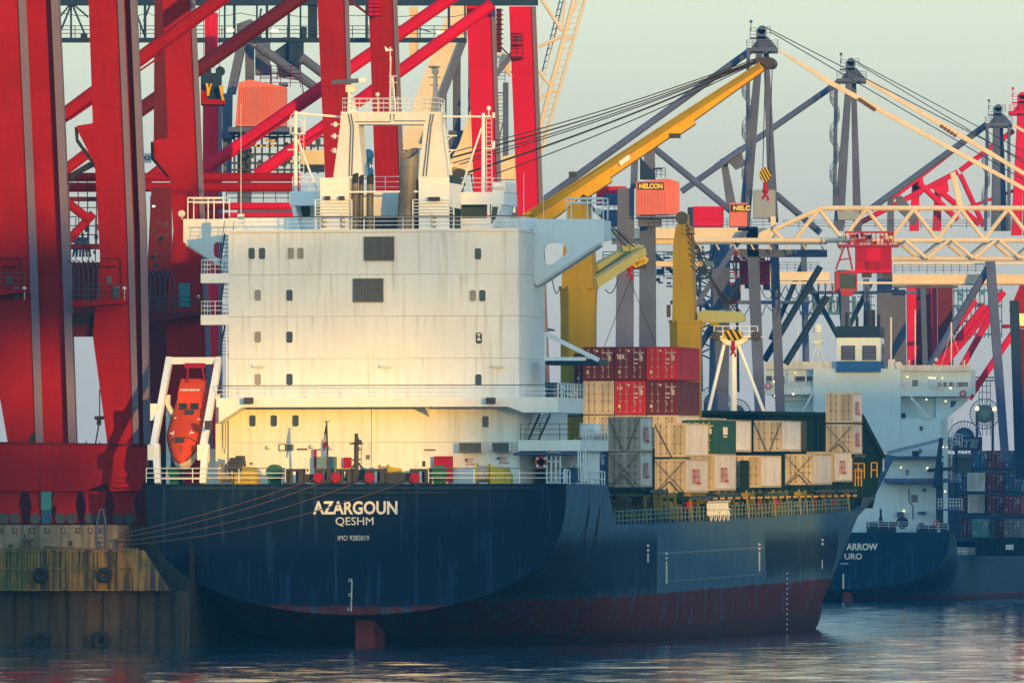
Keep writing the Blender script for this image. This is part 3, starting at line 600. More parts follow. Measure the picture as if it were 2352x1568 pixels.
rm = MB(); rm.prism([S(*k, yM+.6) for k in ((989,257),(1009,257),(1002,215),(1000,162),(995,162),(994,215))], (0,.8,0)); rm.box(*pxbox(991, 158, 1004, 169, yM+.6, .7)); rm.tube(S(984,178,yM+1), S(1013,178,yM+1), .04); rm.tube(S(988,196,yM+1), S(1008,196,yM+1), .04)
rm.lathe(S(998,154,yM+1), [(.1,-.15),(.46,-.02),(.46,.04),(.1,.1)]); rm.build('radar_mast', 'crane_grey_light', ship)
cm = MB()
for px in (895, 902, 908.5): cm.tube(S(px, 257, yM+.4+(px==902)*.6), S(900+(px-902)*.35, 130 if px<900 else 175, yM+.6), .055, n=5)
cm.tube(S(896, 140, yM+.6), S(896.5, 108, yM+.6), .04); cm.prism([S(883,106,yM+.6), S(892,113,yM+.6), S(901,113,yM+.6), S(901,117,yM+.6), S(893,117,yM+.6), S(886,119,yM+.6)], (0,.12,0))
for py in range(180, 256, 7): cm.tube(S(895+(257-py)*.02, py, yM+.4), S(907-(257-py)*.05, py, yM+.4), .03, n=4)
for py in (190, 175): cm.tube(S(893, py, yM+.3), S(912, py, yM+.3), .03, n=4)
cm.build('signal_mast', 'rail_white', ship)
sp_ = MB()
for px in (867.5, 914): sp_.tube(S(px, 257, yM+.2), S(px, 222, yM+.2), .035, n=5)
sp_.ball(S(867, 217.5, yM+.2), .17); sp_.tube(S(971, 257, yM+.3), S(971, 196, yM+.3), .03, n=4); sp_.torus(S(971, 191, yM+.3), .19, .035, (0,1,0), 10, 5, math.pi*.05, math.pi*.95); sp_.build('antenna', 'grey_rail', ship)
# wheelhouse seen at both sides of the funnel casing
def pane_poly(pts, y, parent, mat='glass', d=.04): return MB().prism([S(*q, y) for q in pts], (0, d, 0)).build('wheelhouse_window', mat, parent)
wh = MB(); yH = 13.0
wh.box(*pxbox(666, 439, 736, 472, yH, 6)); wh.prism([S(*q, yH+.2) for q in ((668,472),(678,472),(690,530),(683,530))], (0, 5, 0)); wh.box(*pxbox(700, 470, 736, 530, yH+2.5, 3)); wh.box(*pxbox(690, 505, 736, 530, yH+.8, 3))
wheel = wh.build('wheelhouse', 'white', ship); pane_poly(((684,473),(712,473),(712,520),(692,520)), yH+2.4, wheel, 'wheel_glass')
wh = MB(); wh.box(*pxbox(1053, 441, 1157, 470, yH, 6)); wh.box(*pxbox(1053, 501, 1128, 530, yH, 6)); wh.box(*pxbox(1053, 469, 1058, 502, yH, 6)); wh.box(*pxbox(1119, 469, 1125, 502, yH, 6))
wh.prism([S(*q, yH+.05) for q in ((1128,441),(1157,441),(1150,478),(1128,530))], (0, 5.8, 0)); wh.box(*pxbox(1132, 418, 1160, 441, yH+.2, 5)); wheel2 = wh.build('wheelhouse', 'white_cool', ship)
pane_poly(((1058,470.5),(1119,470.5),(1117,501),(1061,501)), yH+.3, wheel2, 'wheel_glass'); pane_poly(((1131,475),(1144,475),(1140,500),(1128,515)), yH-.02, wheel2, 'wheel_glass')
MB().rail([S(672,439,yH+.2), S(735,439,yH+.2)], 1.0, 3, .9).build('railing', 'rail_white', wheel); MB().rail([S(1056,441,yH+.2), S(1157,441,yH+.2)], 1.0, 3, .9).build('railing', 'rail_white', wheel2)
MB().box(*pxbox(1134, 428, 1156, 434, yH-.05, .1)).build('name_board', 'grey_rail', wheel2)
pane_poly(((1061,471),(1112,471),(1112,476),(1061,476)), yH+.25, wheel2, 'green')
for (x0, yb, yt, side) in ((679, 440, 255, -1), (1110, 441, 260, 1)):
    mm = MB(); a, b = S(x0, yb, yH+1), S(x0, yt, yH+1); mm.tube(a, b, .15, .12, 8)
    if side < 0:
        mm.tube(S(684,321,yH+1), S(728,437,yH+1), .08, n=6).tube(S(683,260,yH+1), S(782,269,yM+1), .09, n=6); c = S(683,307,yH+1); mm.lathe(c, [(.6,-.06),(.62,.02),(.1,.04)]); mm.torus(c+Vector((0,0,1)), .55, .025).torus(c+Vector((0,0,.5)), .55, .025)
        for k in range(7): t = k*math.pi*2/7; mm.tube(c+Vector((.55*math.cos(t), .55*math.sin(t), 0)), c+Vector((.55*math.cos(t), .55*math.sin(t), 1)), .022, n=4)
        mm.ladder(S(693,438,yH+.9), S(693,310,yH+.9), (1,0,0), .3); mm.tube(S(662,285,yH+1), S(680,285,yH+1), .05).tube(S(661,344,yH+1), S(680,344,yH+1), .05)
    else:
        mm.tube(S(1106,294,yH+1), S(1058,437,yH+1), .07, n=6).tube(S(1013,268,yM+1), S(1128,268,yH+1), .08, n=6).ladder(S(1124,438,yH+.9), S(1123,273,yH+.9), (1,0,0), .38)
        mm.tube(S(1122.5,268,yH+1), S(1122.5,252,yH+1), .04).ball(S(1122.5,249,yH+1), .17); mm.box(*pxbox(1131, 259, 1136, 271, yH+1, .3)); mm.box(*pxbox(1131, 324, 1136, 341, yH+1, .3)); mm.tube(S(1108,341,yH+1), S(1136,341,yH+1), .05)
    mm.build('signal_mast', 'white' if side < 0 else 'white_cool', ship)
yd = MB()                                                     # yard with lights at the right of the arch
yd.tube(S(1018,285,yM+1), S(1036,408,yM+1), .06, n=5)
for py, dx in ((312, 26), (345, 22), (380, 12)): yd.tube(S(1020+(py-285)*.13, py, yM+1), S(1020+(py-285)*.13+dx, py, yM+1), .05, n=5); yd.tube(S(1020+(py-285)*.13, py+14, yM+1), S(1020+(py-285)*.13+dx*.6, py, yM+1), .04, n=4)
yd.build('light_bracket', 'rail_white', ship)
yd = MB()
for py in (285, 312, 345):                                    # lights on the left edge of the arch
    a = S(768 if py > 290 else 770, py+1, yM); yd.lathe(a, [(.05,-.2),(.14,-.15),(.14,.15),(.05,.2)]); yd.tube(S(760,py+1,yM), S(780,py+1,yM), .05)
yd.build('navigation_light', 'grey_rail', ship)
wp = MB()
for px, y0, y1 in ((553.5, 500, 238), (1203, 530, 398), (1248.5, 530, 430)): wp.tube(S(px, y0, 8+(px>1000)*3), S(px, y1, 8+(px>1000)*3), .035, .012, 5)
a = S(553.5, 492, 8); wp.box((a.x-.22, 7.8, zt), (a.x+.22, 8.2, a.z)); wp.build('whip_antenna', 'rail_white', ship)
fl = MB(); fl.box(*pxbox(526, 500, 737, 528, 14, 3)); fl.box(*pxbox(1125, 500, 1228, 528, 16, 2)); fl.build('bridge_deck_wall', 'white_cool', ship)




# ---------------------------------------------------------------- poop deck fittings
MB().rail([S(336,1108,.25), S(655,1108,.25)], 1.02, 3, 2.9, .03).rail([S(984,1108,.25), S(1298,1108,.25)], 1.02, 3, 2.9, .03).build('railing', 'rail_white', ship)
MB().path([S(510,1075,.2), S(655,1075,.2)], .03, 4).path([S(984,1075,.2), S(1298,1075,.2)], .03, 4).build('handrail', 'dark_rail', ship)
MB().rail([(14.9,.3,DK-.05), (14.95,19,DK-.2)], 1.05, 2, 1.35, .04).build('railing', 'rail_white', ship)
def roller(px0, px1, red):
    a, b = S(px0, 1108, .3), S(px1, 1076, .3); w_ = b.x-a.x; mb = MB(); mb.box((a.x, .3, DK-.1), (a.x+.3, 1.5, b.z)).box((b.x-.3, .3, DK-.1), (b.x, 1.5, b.z)).box((a.x, .35, b.z-.2), (b.x, 1.45, b.z)).box((a.x, .3, DK-.1), (b.x, 1.5, DK+.12))
    for k in (.3, .7): mb.tube((a.x+w_*k, .8, DK), (a.x+w_*k, .8, b.z-.15), .17, n=8)
    o = mb.build('fairlead', 'dark_steel', ship)
    for px, py in red: c = S(px, py, .2); MB().lathe(c, [(.05,-.1),(.36,-.08),(.38,0),(.36,.1),(.05,.12)], (0,1,0), 16).build('fairlead_roller', 'red_item', o, True)
roller(651, 695, []); roller(722, 760, [(731, 1096)]); roller(772, 806, [(771, 1096)]); roller(838, 882, [(849, 1096)]); roller(941, 985, [(952, 1097)])
mb = MB(); mb.box(*pxbox(884, 1085, 941, 1108, .8, .8)).box(*pxbox(695, 1088, 722, 1108, .8, .8)).box(*pxbox(806, 1078, 838, 1108, 1.2, .8)); mb.build('deck_bitts', 'dark_steel', ship)
def winch(px0, px1, pyt, y, mat, cover=True, drum=None):
    a, b = S(px0, 1108, y), S(px1, pyt, y); r = (b.z-DK)*.5; c = Vector((0, y+r, DK+r)); mb = MB()
    xs = (a.x, a.x+(b.x-a.x)*.34, a.x+(b.x-a.x)*.40, b.x)
    for x0 in (xs[0], xs[1]): mb.lathe((x0, c.y, c.z), [(.1,-.05),(r,-.05),(r,.06),(.1,.06)], (1,0,0), 20)
    o = mb.build('mooring_winch', mat, ship, True)
    MB().lathe((xs[0], c.y, c.z), [(r*.8,0),(r*.8,xs[1]-xs[0])], (1,0,0), 18).build('rope_drum', 'rope_wound', o, True)
    g = MB(); g.prism([(xs[2],y+.1,DK),(xs[3],y+.1,DK),(xs[3],y+.1,DK+r*.9),(xs[3]-.3,y+.1,DK+r*1.6),(xs[2],y+.1,DK+r*1.75)], (0, r*1.6, 0)); g.lathe(((xs[2]+xs[3])/2, y+.1, c.z), [(.05,-.1),(r*.5,-.1),(r*.5,.1),(.05,.1)], (0,1,0), 14); g.build('gear_case', mat, o)
winch(1093, 1172, 1064, 2.6, 'winch_yellow'); winch(503, 590, 1063, 2.2, 'winch_gold'); winch(868, 924, 1066, 3.6, 'winch_gold')
for px0, px1, pyt, y in ((614, 648, 1066, 2.8), (994, 1026, 1068, 2.4), (388, 412, 1070, 3)):
    a, b = S(px0, 1108, y), S(px1, pyt, y); r = (b.x-a.x)/2; mb = MB(); mb.lathe(((a.x+b.x)/2, y, b.z-r), [(.05,-.6),(r,-.6),(r,.6),(.05,.6)], (0,1,0), 18); mb.box((a.x+.1, y-.3, DK), (b.x-.1, y+.3, b.z-r)); mb.build('rope_reel', 'green_drum', ship, True)
mb = MB(); mb.lathe((S(545,1060,3).x, 3, DK+1.1), [(.05,-.5),(.8,-.5),(.8,.5),(.05,.5)], (1,0,0), 16); mb.box(*pxbox(541, 1046, 559, 1066, 3.2, .7)); mb.path([S(517,1085,2),S(518,1068,2),S(524,1062,2),S(545,1061,2)], .06, 6); mb.build('mooring_engine', 'dark_steel', ship)
# stern poles
fs = MB(); fs.tube(S(754,1105,.8), S(750,968,.8), .09, .06, 8); fs.box(*pxbox(744, 966.5, 757, 968.5, .75, .12)); fs.build('flagstaff', 'dark_steel', ship)
def flag():
    o = thing('flag', 'small green white and red flag hanging limp from the stern flagstaff', 'flag', S(749, 978, .8), SHIP)
    for nm, y0, y1, x0, x1 in (('flag_stripe', 972, 995, 742, 748.5), ('flag_stripe', 995, 1014, 740.5, 749), ('flag_stripe', 1014, 1034, 739.5, 750)):
        mb = MB(); top = .35 if y0 == 972 else 1
        rings = []
        for i in range(5):
            py = y0+(y1-y0)*i/4; w0 = 748.5-(8.5*((py-972)/62)**.7)+(3.2*max(0, (py-1018)/16)); 
            w1 = 749.5-((py-1020)/14)*4 if py > 1020 else 749.5
            rings.append([S(w0+(w1-w0)*k/6, py+(6-k)*.4, .8+.12*math.sin(k*1.7+py*.05)) for k in range(7)])
        mb.loft(rings, close=False, caps=False); mb.build(nm, {972:'flag_green',995:'lettering',1014:'flag_red'}[y0], o)
flag()
mm = MB(); mm.tube(S(818,1106,1.6), S(818.5,1022,1.6), .17, .17, 8).tube(S(818.5,1022,1.6), S(818.5,995,1.6), .15, .13, 8); mm.lathe(S(818.5,1019,1.6), [(.5,-.03),(.55,.03),(.3,.1)])
mm.lathe(S(825,1014,1.6), [(.1,-.15),(.2,-.1),(.2,.1),(.1,.15)]).tube(S(820,1056,1.6), S(791,1103,1.2), .07, n=6).tube(S(817,1056,1.6), S(856,1103,1.2), .07, n=6).box(*pxbox(808, 1054, 829, 1057, 1.5, .3)); mm.ladder(S(825,1105,1.5), S(825,1020,1.5), (1,0,0), .3)
mm.box(*pxbox(814, 1004, 823, 1012, 1.45, .3)); mm.build('stern_light_mast', 'dark_steel', ship)
# things on and against the aft house wall
def wallbox(x0, y0, x1, y1, mat, name, d=.35, y=None): yy = (y if y is not None else yA)-d; return MB().box(*pxbox(x0, y0, x1, y1, yy, d-.004)).build(name, mat, ship)
wallbox(1055, 1016, 1108, 1038, 'white', 'vent_box', .8); louver(1056, 1017, 1105, 1037, yA-.8, parent=ship); wallbox(1131, 1016, 1172, 1037, 'white', 'vent_box', .8); louver(1132, 1017, 1168, 1036, yA-.8, parent=ship)
wallbox(997, 1047, 1037, 1104, 'red_item', 'fire_locker', .7); wallbox(789, 1050, 806, 1074, 'red_item', 'fire_box', .4)
wallbox(727, 1048, 767, 1106, 'mural_blue', 'painted_locker', 1.2)
wallbox(721, 1031, 725, 1075, 'red_item', 'fire_hose_box', .5); 
for x0, y0, x1, y1, mt in ((640,1019,656,1035,'dark_rail'),(642,1021,654,1033,'white'),(657,1020,674,1034,'louver'),(682,1029,706,1033,'crane_grey'),(975,1031,1000,1034,'crane_grey'),(841,1044,849,1054,'louver'),(970,1058,977,1071,'dark_steel'),(574,1062,580,1066,'dark_steel'),(1141,1050,1147,1054,'dark_steel'),(1068,1054,1073,1058,'dark_steel')):
    wallbox(x0, y0, x1, y1, mt, 'wall_fitting', .1 + (.05 if mt=='white' else 0))
for px, py in ((716, 1025), (616, 1027), (829, 1029)):
    MB().ball(S(px, py, yA-.15), .17).build('wall_bell', 'grey_rail', ship)
for x0, y0, x1, y1 in ((702,1050,727,1106),(960,1051,992,1106)):  # watertight doors
    a, b = S(x0, y1, yA), S(x1, y0, yA); o = MB().box((a.x, yA-.07, DK), (b.x, yA-.01, b.z)).build('steel_door', 'white', ship)
    MB().box((a.x+.1, yA-.1, DK+.9), (a.x+.22, yA-.06, DK+1.1)).build('door_handle', 'dark_steel', o)
def wall_text(lines, px, py, h=4.5, mat='letter_red'):
    mb = MB()
    for i, (s_, w_) in enumerate(lines): a, b = S(px, py+i*6, yA), S(px+w_, py+i*6-h, yA); text(mb, s_, a, (1,0,0), (0,0,1), b.x-a.x, b.z-a.z, .02, .012)
    mb.build('wall_notice', mat, ship)
wall_text([("EMERGENCY",20),("FIRE AND",16),("FIRE DAMPER",22)], 1070, 1056, 4); wall_text([("EMERGENCY",20),("FIRE AND",16),("FIRE DAMPER",22)], 1147, 1053, 4)
def ring(px, py, y, label, R=.37):
    o = thing('life_ring', label, 'life ring', S(px, py, y), SHIP); c = S(px, py, y)
    MB().torus(c, R, .1, (0,1,0), 28, 8).build('ring', 'life_red', o, True)
    for k in range(4): t = math.pi/4+k*math.pi/2; MB().torus(c, R, .106, (0,1,0), 4, 8, t-.2, t+.2).build('band', 'white', o)
ring(1243, 1061, yA-.25, 'red and white life ring hanging beside the barred gate on the stern ship')
mb = MB(); a = S(1352, 990, 13); mb.lathe(a-Vector((.7,0,0)), [(.05,0),(.42,.05),(.52,.3),(.52,1.3),(.42,1.5),(.05,1.55)], (1,.25,0), 16)
solo(mb, 'life_raft', 'white', 'white life raft canister lying behind the rails of the starboard side deck', 'life raft', a, SHIP, None, True)
a = S(1305, 1080, 3.5); mb = MB(); mb.box(*pxbox(1288, 1080, 1322, 1108, 3, 2)); solo(mb, 'deck_box', 'box_blue', 'blue box on the aft deck under the side stairs', 'box', mb.v[0], SHIP)
MB().box(*pxbox(1289, 1073, 1321, 1080, 2.9, 2.2)).build('box_cover', 'navy', ship)
ww = MB()
for px in (1328, 1333, 1340, 1345): ww.tube(S(px, 1035, 4), S(px+1, 1103, 4), .05, n=5)
ww.build('rope_fall', 'rail_white', ship)
# provisions platform with stay on the starboard side of the house
pv = MB(); a, b = S(1252, 843, 9), S(1376, 826, 9)
pv.box((S(1252,0,12).x, 12, S(0,842,12).z), (S(1376,0,12).x, 16, S(0,828,12).z)); pv.build('provision_platform', 'navy', ship)
pv = MB(); pv.beam(S(1252,766,12), S(1376,827,12), .18, .3, (0,1,0)); pv.beam(S(1250,824,12), S(1346,824,12), .2, .25, (0,1,0)); pv.beam(S(1253,766,12), S(1253,824,12), .15, .15); pv.build('platform_stay', 'white_cool', ship)
# ---------------------------------------------------------------- free fall lifeboat on its ramp
rp = MB(); xL, xR = S(355,1100,.4).x, S(466,1100,.4).x
TL, TR = S(389,825,8.0), S(503,825,8.0); BL, BR = S(350,1040,1.2), S(464,1040,1.2)
for tp, bt in ((TL, BL), (TR, BR)): rp.beam(bt, tp, .42, .55, (1,0,0)); 
rp.beam(TL+Vector((-.2,0,-.1)), TR+Vector((.2,0,-.1)), .5, .5, (0,1,0))
for bt, px in ((BL, 363), (BR, 466)): rp.beam(bt+Vector((.25,.1,.6)), S(px,1110,.5), .5, .6, (1,0,0), .8); rp.box(bt+Vector((-.25,-.5,-.5)), bt+Vector((.2,.3,.6)))
for f_, px in ((.62, 411), (.62, 486)): q = (TL if px < 450 else TR).lerp(BL if px < 450 else BR, .38); rp.beam(q, (q.x+.75, q.y+.4, q.z-1.6), .25, .3, (1,0,0)); rp.beam((q.x+.2, q.y+1, q.z), (q.x+.2, q.y+1, DK), .3, .3)
rp.beam(S(371,1098,.4), S(462,1098,.4), .12, .12); q = BL.lerp(TL, .42); rp.box(q+Vector((-.6,-.4,-.5)), q+Vector((-.1,.2,.7))); ramp = rp.build('lifeboat_ramp', 'white', ship)
dv = MB(); a = S(440, 838, 7); dv.beam(S(425,839,7), S(470,839,7), .3, .35, (0,1,0)); dv.beam(S(432,842,7), S(430,876,6), .12, .12); dv.beam(S(464,842,7), S(470,872,6), .12, .12); dv.build('lifting_beam', 'red_item', ramp)
a = S(478, 977, 1.2); MB().box(a+Vector((-.2,-.3,-.3)), a+Vector((.25,.1,.35))).build('ramp_light', 'dark_steel', ramp)
def lifeboat():
    bow, stern = S(413, 1064, .9), S(452, 905, 8.2)
    ax = (stern-bow).normalized(); L_ = (stern-bow).length; R_ = Vector((1,0,0)); U = R_.cross(ax).normalized()
    if U.z < 0: U = -U
    o = thing('lifeboat', 'orange enclosed lifeboat with white keel, nose down on the stern ramp', 'lifeboat', bow, SHIP)
    def ring_(f, lo, hi, n=20):
        w_ = 1.38*min(1, (max(0, f)/.38))**.55*(1 if f < .8 else 1-.25*((f-.8)/.2)); c = bow+ax*(L_*f)
        up = .42*min(1, f/.3+.25); dn = (1.35 if f > .12 else 1.35*(.25+f/.16)); pts = []
        for k in range(n):
            t = lo+(hi-lo)*k/(n-1); cs_, sn = math.cos(t), math.sin(t)
            pts.append(c + R_*w_*math.copysign(abs(cs_)**.7, cs_) + U*(sn*(up*2.2 if sn > 0 else dn*(1 if True else 1))))
        return pts
    fs_ = [0.0, .04, .1, .18, .28, .4, .55, .7, .85, .95, 1.0]
    MB().loft([ring_(f, -.12, math.pi+.12) for f in fs_], close=True).build('canopy', 'orange', o, True)
    MB().loft([[p for p in ring_(f, math.pi+.1, 2*math.pi-.1)] for f in fs_], close=True).build('keel', 'boat_white', o, True)
    rb = MB(); rb.path([ring_(f, -.1, math.pi+.1)[1]+R_*.02 for f in fs_[1:]], .06, 6).path([ring_(f, -.1, math.pi+.1)[-2]-R_*.02 for f in fs_[1:]], .06, 6)
    rb.path([ring_(.22, .05, math.pi-.05)[k]+U*.03 for k in range(20)], .035, 5); rb.build('rubbing_rail', 'dark_steel', o)
    cb = bow+ax*(L_*.80)+U*.75; h = MB(); W = .98
    prof = [(-1.5,-.3),(-1.15,.75),(-.6,1.12),(1.0,1.1),(1.5,.4),(1.5,-.3)]
    h.loft([[cb+R_*x*(1 if z < .5 else .84)+ax*y+U*z for y, z in prof] for x in (-W, -W*.9, W*.9, W)]); h.build('wheelhouse', 'orange', o, True)
    fn = (Vector((0,0,0))+ax*(-1.05)+U*.35).normalized()
    for s_ in (-1, 1):
        c = cb+R_*(s_*.42)+ax*(-1.38)+U*.28; m_ = MB(); d1 = (ax*.35+U*1.05).normalized(); n_ = R_.cross(d1).normalized()
        if n_.dot(ax) > 0: n_ = -n_
        m_.prism([c+R_*(a_*.28)+d1*(b_*.28)+n_*.03 for a_, b_ in ((-1,-1),(1,-1),(1,1),(-1,1))], n_*.06); m_.build('window', 'glass', o)
    ht = MB()
    for f, sx_ in ((.575, .1), (.2, -.15)): c = bow+ax*(L_*f)+U*(.93 if f > .5 else .74)+R_*sx_; ht.prism([c+R_*a_*.32+ax*b_*.26 for a_, b_ in ((-1,-1),(1,-1),(1,1),(-1,1))], U*.1)
    ht.build('hatch', 'dark_steel', o)
    cr = MB()
    for f, sx_ in ((.5, .75), (.3, .5), (.52, -.7), (.3, -.75)):
        c = bow+ax*(L_*f)+R_*sx_+U*(.80 if abs(sx_) > .6 else .86); cr.beam(c-R_*.25, c+R_*.25, .07, .06, ax); cr.beam(c-ax*.25, c+ax*.25, .07, .06, R_)
    cr.build('reflective_cross', 'white', o)
    t_ = MB()
    for k in range(8): q_ = cb+ax*(-.5)+U*1.13+R_*(-.68+k*.18); t_.beam(q_, q_+R_*.12, .05, .22 if k % 3 else .14, U)
    t_.build('white_marks', 'white', o)
    MB().beam(bow+ax*(L_*.14)+U*.66, bow+ax*.02+U*.1, .08, .1, R_).build('bow_strap', 'dark_steel', o)
lifeboat()
# ---------------------------------------------------------------- midship deck: coamings, stanchions, railings
cm = MB(); cm.box((-11.8, 37, 8.2), (11.8, 168, 10.5)); cm.build('hatch_coaming', 'green', ship)
st = [t for t in np.arange(41, 166, 4.05)]
for i, t in enumerate(st):
    zt_ = 10.75 if t > 55 else 11.0
    MB().beam((14.75, t, 8.4), (14.45, t+.5, zt_), .16, .34, (1,0,0)).beam((12.0, t+.3, zt_-.3), (14.6, t+.3, zt_-.3), .3, .3).build('stanchion', ('olive','green','yellow_shade','olive')[i % 4] if 'olive' in M else 'green', ship)
gr = MB()
for t0, t1, z in ((41, 48.5, 10.95), (61.5, 75, 10.4), (77, 90, 10.55), (104.5, 118, 10.55), (137, 150, 10.75), (151.5, 165, 10.75)): gr.box((11.8, t0, z-.25), (15.05, t1, z))
gr.build('container_support', 'green', ship)
MB().rail([(14.95, 24, 8.35), (14.95, 100, 8.6), (14.95, 160, 8.85)], 1.05, 3, 2.0, .03).build('railing', 'rail_teal', ship)
yl = MB()
for t in np.arange(62, 166, 4.4): yl.box((14.9, t, 10.12), (15.02, t+2.1, 10.28))
yl.build('marker_strip', 'yellow', ship)
pr2 = MB(); rng = random.Random(3)
for t in np.arange(44, 166, 1.7):                             # valves, hose boxes and pipes along the passage
    z = 8.5+rng.random()*1.2; pr2.box((12.2+rng.random(), t, z), (12.9+rng.random(), t+.3+rng.random()*.5, z+.3+rng.random()*.6))
for z in (8.8, 9.5, 10.1): pr2.tube((12.3, 40, z), (12.3, 168, z), .07, n=5)
pr2.build('deck_piping', 'olive', ship)
for t in (70, 84, 111, 120, 146, 158):
    MB().box((13.6, t, 9.3), (14.1, t+.5, 9.95)).build('fire_extinguisher_box', 'red_item', ship)
gw = MB()
for k in range(5): gw.torus((15.25, 72+k*2.4, 9.2), .75, .05, (1,0,0), 14, 5, 0, math.pi)
for z in (8.9, 9.35, 9.95): gw.tube((15.25, 70.6, z), (15.25, 83, z), .05, n=5)
[gw.box((15.1, 70.8+k*1.75, 8.95), (15.2, 71.8+k*1.75, 9.85)) for k in range(7)]; solo(gw, 'gangway', 'white', 'folded white gangway stowed along the starboard side rail', 'gangway', (15.2, 76, 8.9), SHIP)
bw = MB(); yb_ = 190.0; bw.prism([Vector((-12.5, yb_, 9)), Vector((13.3,yb_,9)), S(2031,1051,yb_), S(1979,953,yb_), Vector((-9,yb_,S(1800,946,yb_).z))], (0,.35,0))
a, b = S(1600,946,yb_-.4), S(1979,952,yb_-.4); bw.beam(a, b, .5, .35, (0,1,0)); bw.beam(S(1979,953,yb_-.2), S(2031,1051,yb_-.2), .5, .35, (0,1,0))
for px in (1640, 1700, 1760, 1820, 1880, 1930): q = S(px, 948, yb_-.2); bw.box((q.x-.12, yb_-.4, 9), (q.x+.12, yb_, q.z))
bw.build('breakwater', 'green', ship)
yr = MB(); yr.rail([S(1957,1098,168), S(1985,1098,168)], 1.3, 2, .6, .05).rail([S(2001,1096,172), S(2014,1096,172)], 1.3, 2, .6, .05).rail([S(1964,1116,167), S(1978,1116,167)], 1.5, 2, .3, .05); yr.build('railing', 'yellow', ship)
q = S(2029, 1041, 190); lm = MB(); lm.tube(q+Vector((0,0,-1.6)), q+Vector((0,0,-.1)), .07); lm.box(q+Vector((-.3,-.2,-.1)), q+Vector((.3,.2,.22))); lm.build('bow_light', 'grey_rail', ship)
# foremast on the forecastle
yF2 = 192
fm = MB(); q0, q1 = S(1685,960,yF2), S(1685,778,yF2); fm.tube(q0-Vector((0,0,2)), q1, .3, .27, 12); fm.tube(S(1625,955,yF2-1), S(1665,783,yF2), .16, n=8); fm.tube(S(1758,955,yF2-1), S(1692,783,yF2), .16, n=8)
fm.box(*pxbox(1632, 771, 1745, 775, yF2-1, 2)); fm.prism([S(*k, yF2-.4) for k in ((1650,776),(1727,776),(1700,792),(1668,792))], (0,.8,0)); fm.rail([S(1640,772,yF2-.9), S(1740,772,yF2-.9)], .9, 2, .8, .035); fmast = fm.build('foremast', 'white_cool', ship)
for px in (1643, 1735):
    c = S(px, 771, yF2-1.1); MB().lathe(c, [(.1,0),(.42,.05),(.48,.3),(.3,.5)], (0,1,0)).build('mast_light', 'dark_steel', fmast)
# ---------------------------------------------------------------- deck cranes
def hook(px, py, r, y, label, lines, striped=True):
    o = thing('crane_hook', label, 'crane hook', S(px, py, y), SHIP); c = S(px, py, y)
    el = [(r[0]*math.cos(2*math.pi*k/32), r[1]*math.sin(2*math.pi*k/32)) for k in range(32)]; sw = r[0]*2.6/9
    def clip(pl, f):
        out = []
        for p_, q_ in zip(pl, pl[1:]+pl[:1]):
            a_, b_ = f(p_), f(q_)
            if a_ >= 0: out.append(p_)
            if a_*b_ < 0: t = a_/(a_-b_); out.append((p_[0]+(q_[0]-p_[0])*t, p_[1]+(q_[1]-p_[1])*t))
        return out
    for k in range(9):
        lo = -r[0]*1.3+k*sw; pl = clip(clip(el, lambda p_: p_[0]+p_[1]*.55-lo), lambda p_: lo+sw-p_[0]-p_[1]*.55)
        if len(pl) > 2: MB().prism([c+Vector((x_, 0, z_)) for x_, z_ in pl], (0, .5, 0)).build('hook_block', ('striped_dark', 'yellow_stripe')[k % 2], o)
    d = c-Vector((0,-.25,r[1])); s_ = MB(); s_.tube(d, d-Vector((0,0,.5)), .17).ball(d-Vector((0,0,.65)), .25).tube(d-Vector((0,0,.8)), d-Vector((0,0,1.1)), .14).torus(d-Vector((0,0,1.25)), .2, .08, (0,1,0), 12, 6, math.pi*.9, math.pi*2.3); s_.build('swivel_hook', 'red_item', o, True)
    if lines: l = MB(); [l.tube(S(*a_), S(*b_), .035, n=4) for a_, b_ in lines]; l.build('hoist_wire', 'cable', o)
# first crane, behind the bridge house
y1 = 41.0
c1 = MB(); tw = S(1030, 384, y1); c1.box((tw.x-1.4, y1-1.3, DK), (tw.x+.5, y1+1.3, tw.z)); cr1 = c1.build('deck_crane', 'yellow', ship)
jb = MB(); poly = ((1140,528),(1222,479),(1500,308),(1640,214),(1750,141),(1768,152),(1593,277),(1596,285),(1560,309),(1551,306),(1401,408),(1404,417),(1350,452),(1340,446),(1284,493),(1215,540))
pts = [S(px, py, y1+(px-1140)/630*6) for px, py in poly]; jb.prism(pts, (-.15, 1.7, 0)); jib = jb.build('jib', 'yellow', cr1)
jb = MB(); e0, e1 = S(1222,484,y1+.8), S(1746,145,y1+5.7); d = (e1-e0).normalized(); jb.beam(e0-Vector((0,.12,.42)), e1-Vector((0,.12,.2)), .18, .36, (0,1,0)); jb.beam(e0-Vector((0,.16,.02)), e1-Vector((0,.16,.02)), .3, .12, (0,1,0)); jb.build('jib_flange', 'yellow_shade', cr1)
jb = MB(); q = S(1750,145,y1+5.6); jb.lathe(S(1765,145,y1+5.6), [(.05,0),(.42,0),(.42,2.1),(.05,2.1)], (0,1,0), 16); jb.prism([S(*k, y1+5.5) for k in ((1722,138),(1745,131),(1770,132),(1775,140),(1765,158),(1748,146))], (0, 2.0, 0)); jb.build('jib_sheave', 'dark_steel', cr1)
jb = MB(); q = S(1437,368,y1+2.7); r_ = d.cross(Vector((0,1,0)))*1.0
jb.prism([S(*k, y1+2.5) for k in ((1420,372),(1444,355),(1449,364),(1425,381))], (0,.2,0)); jb.build('jib_plate', 'white', cr1)
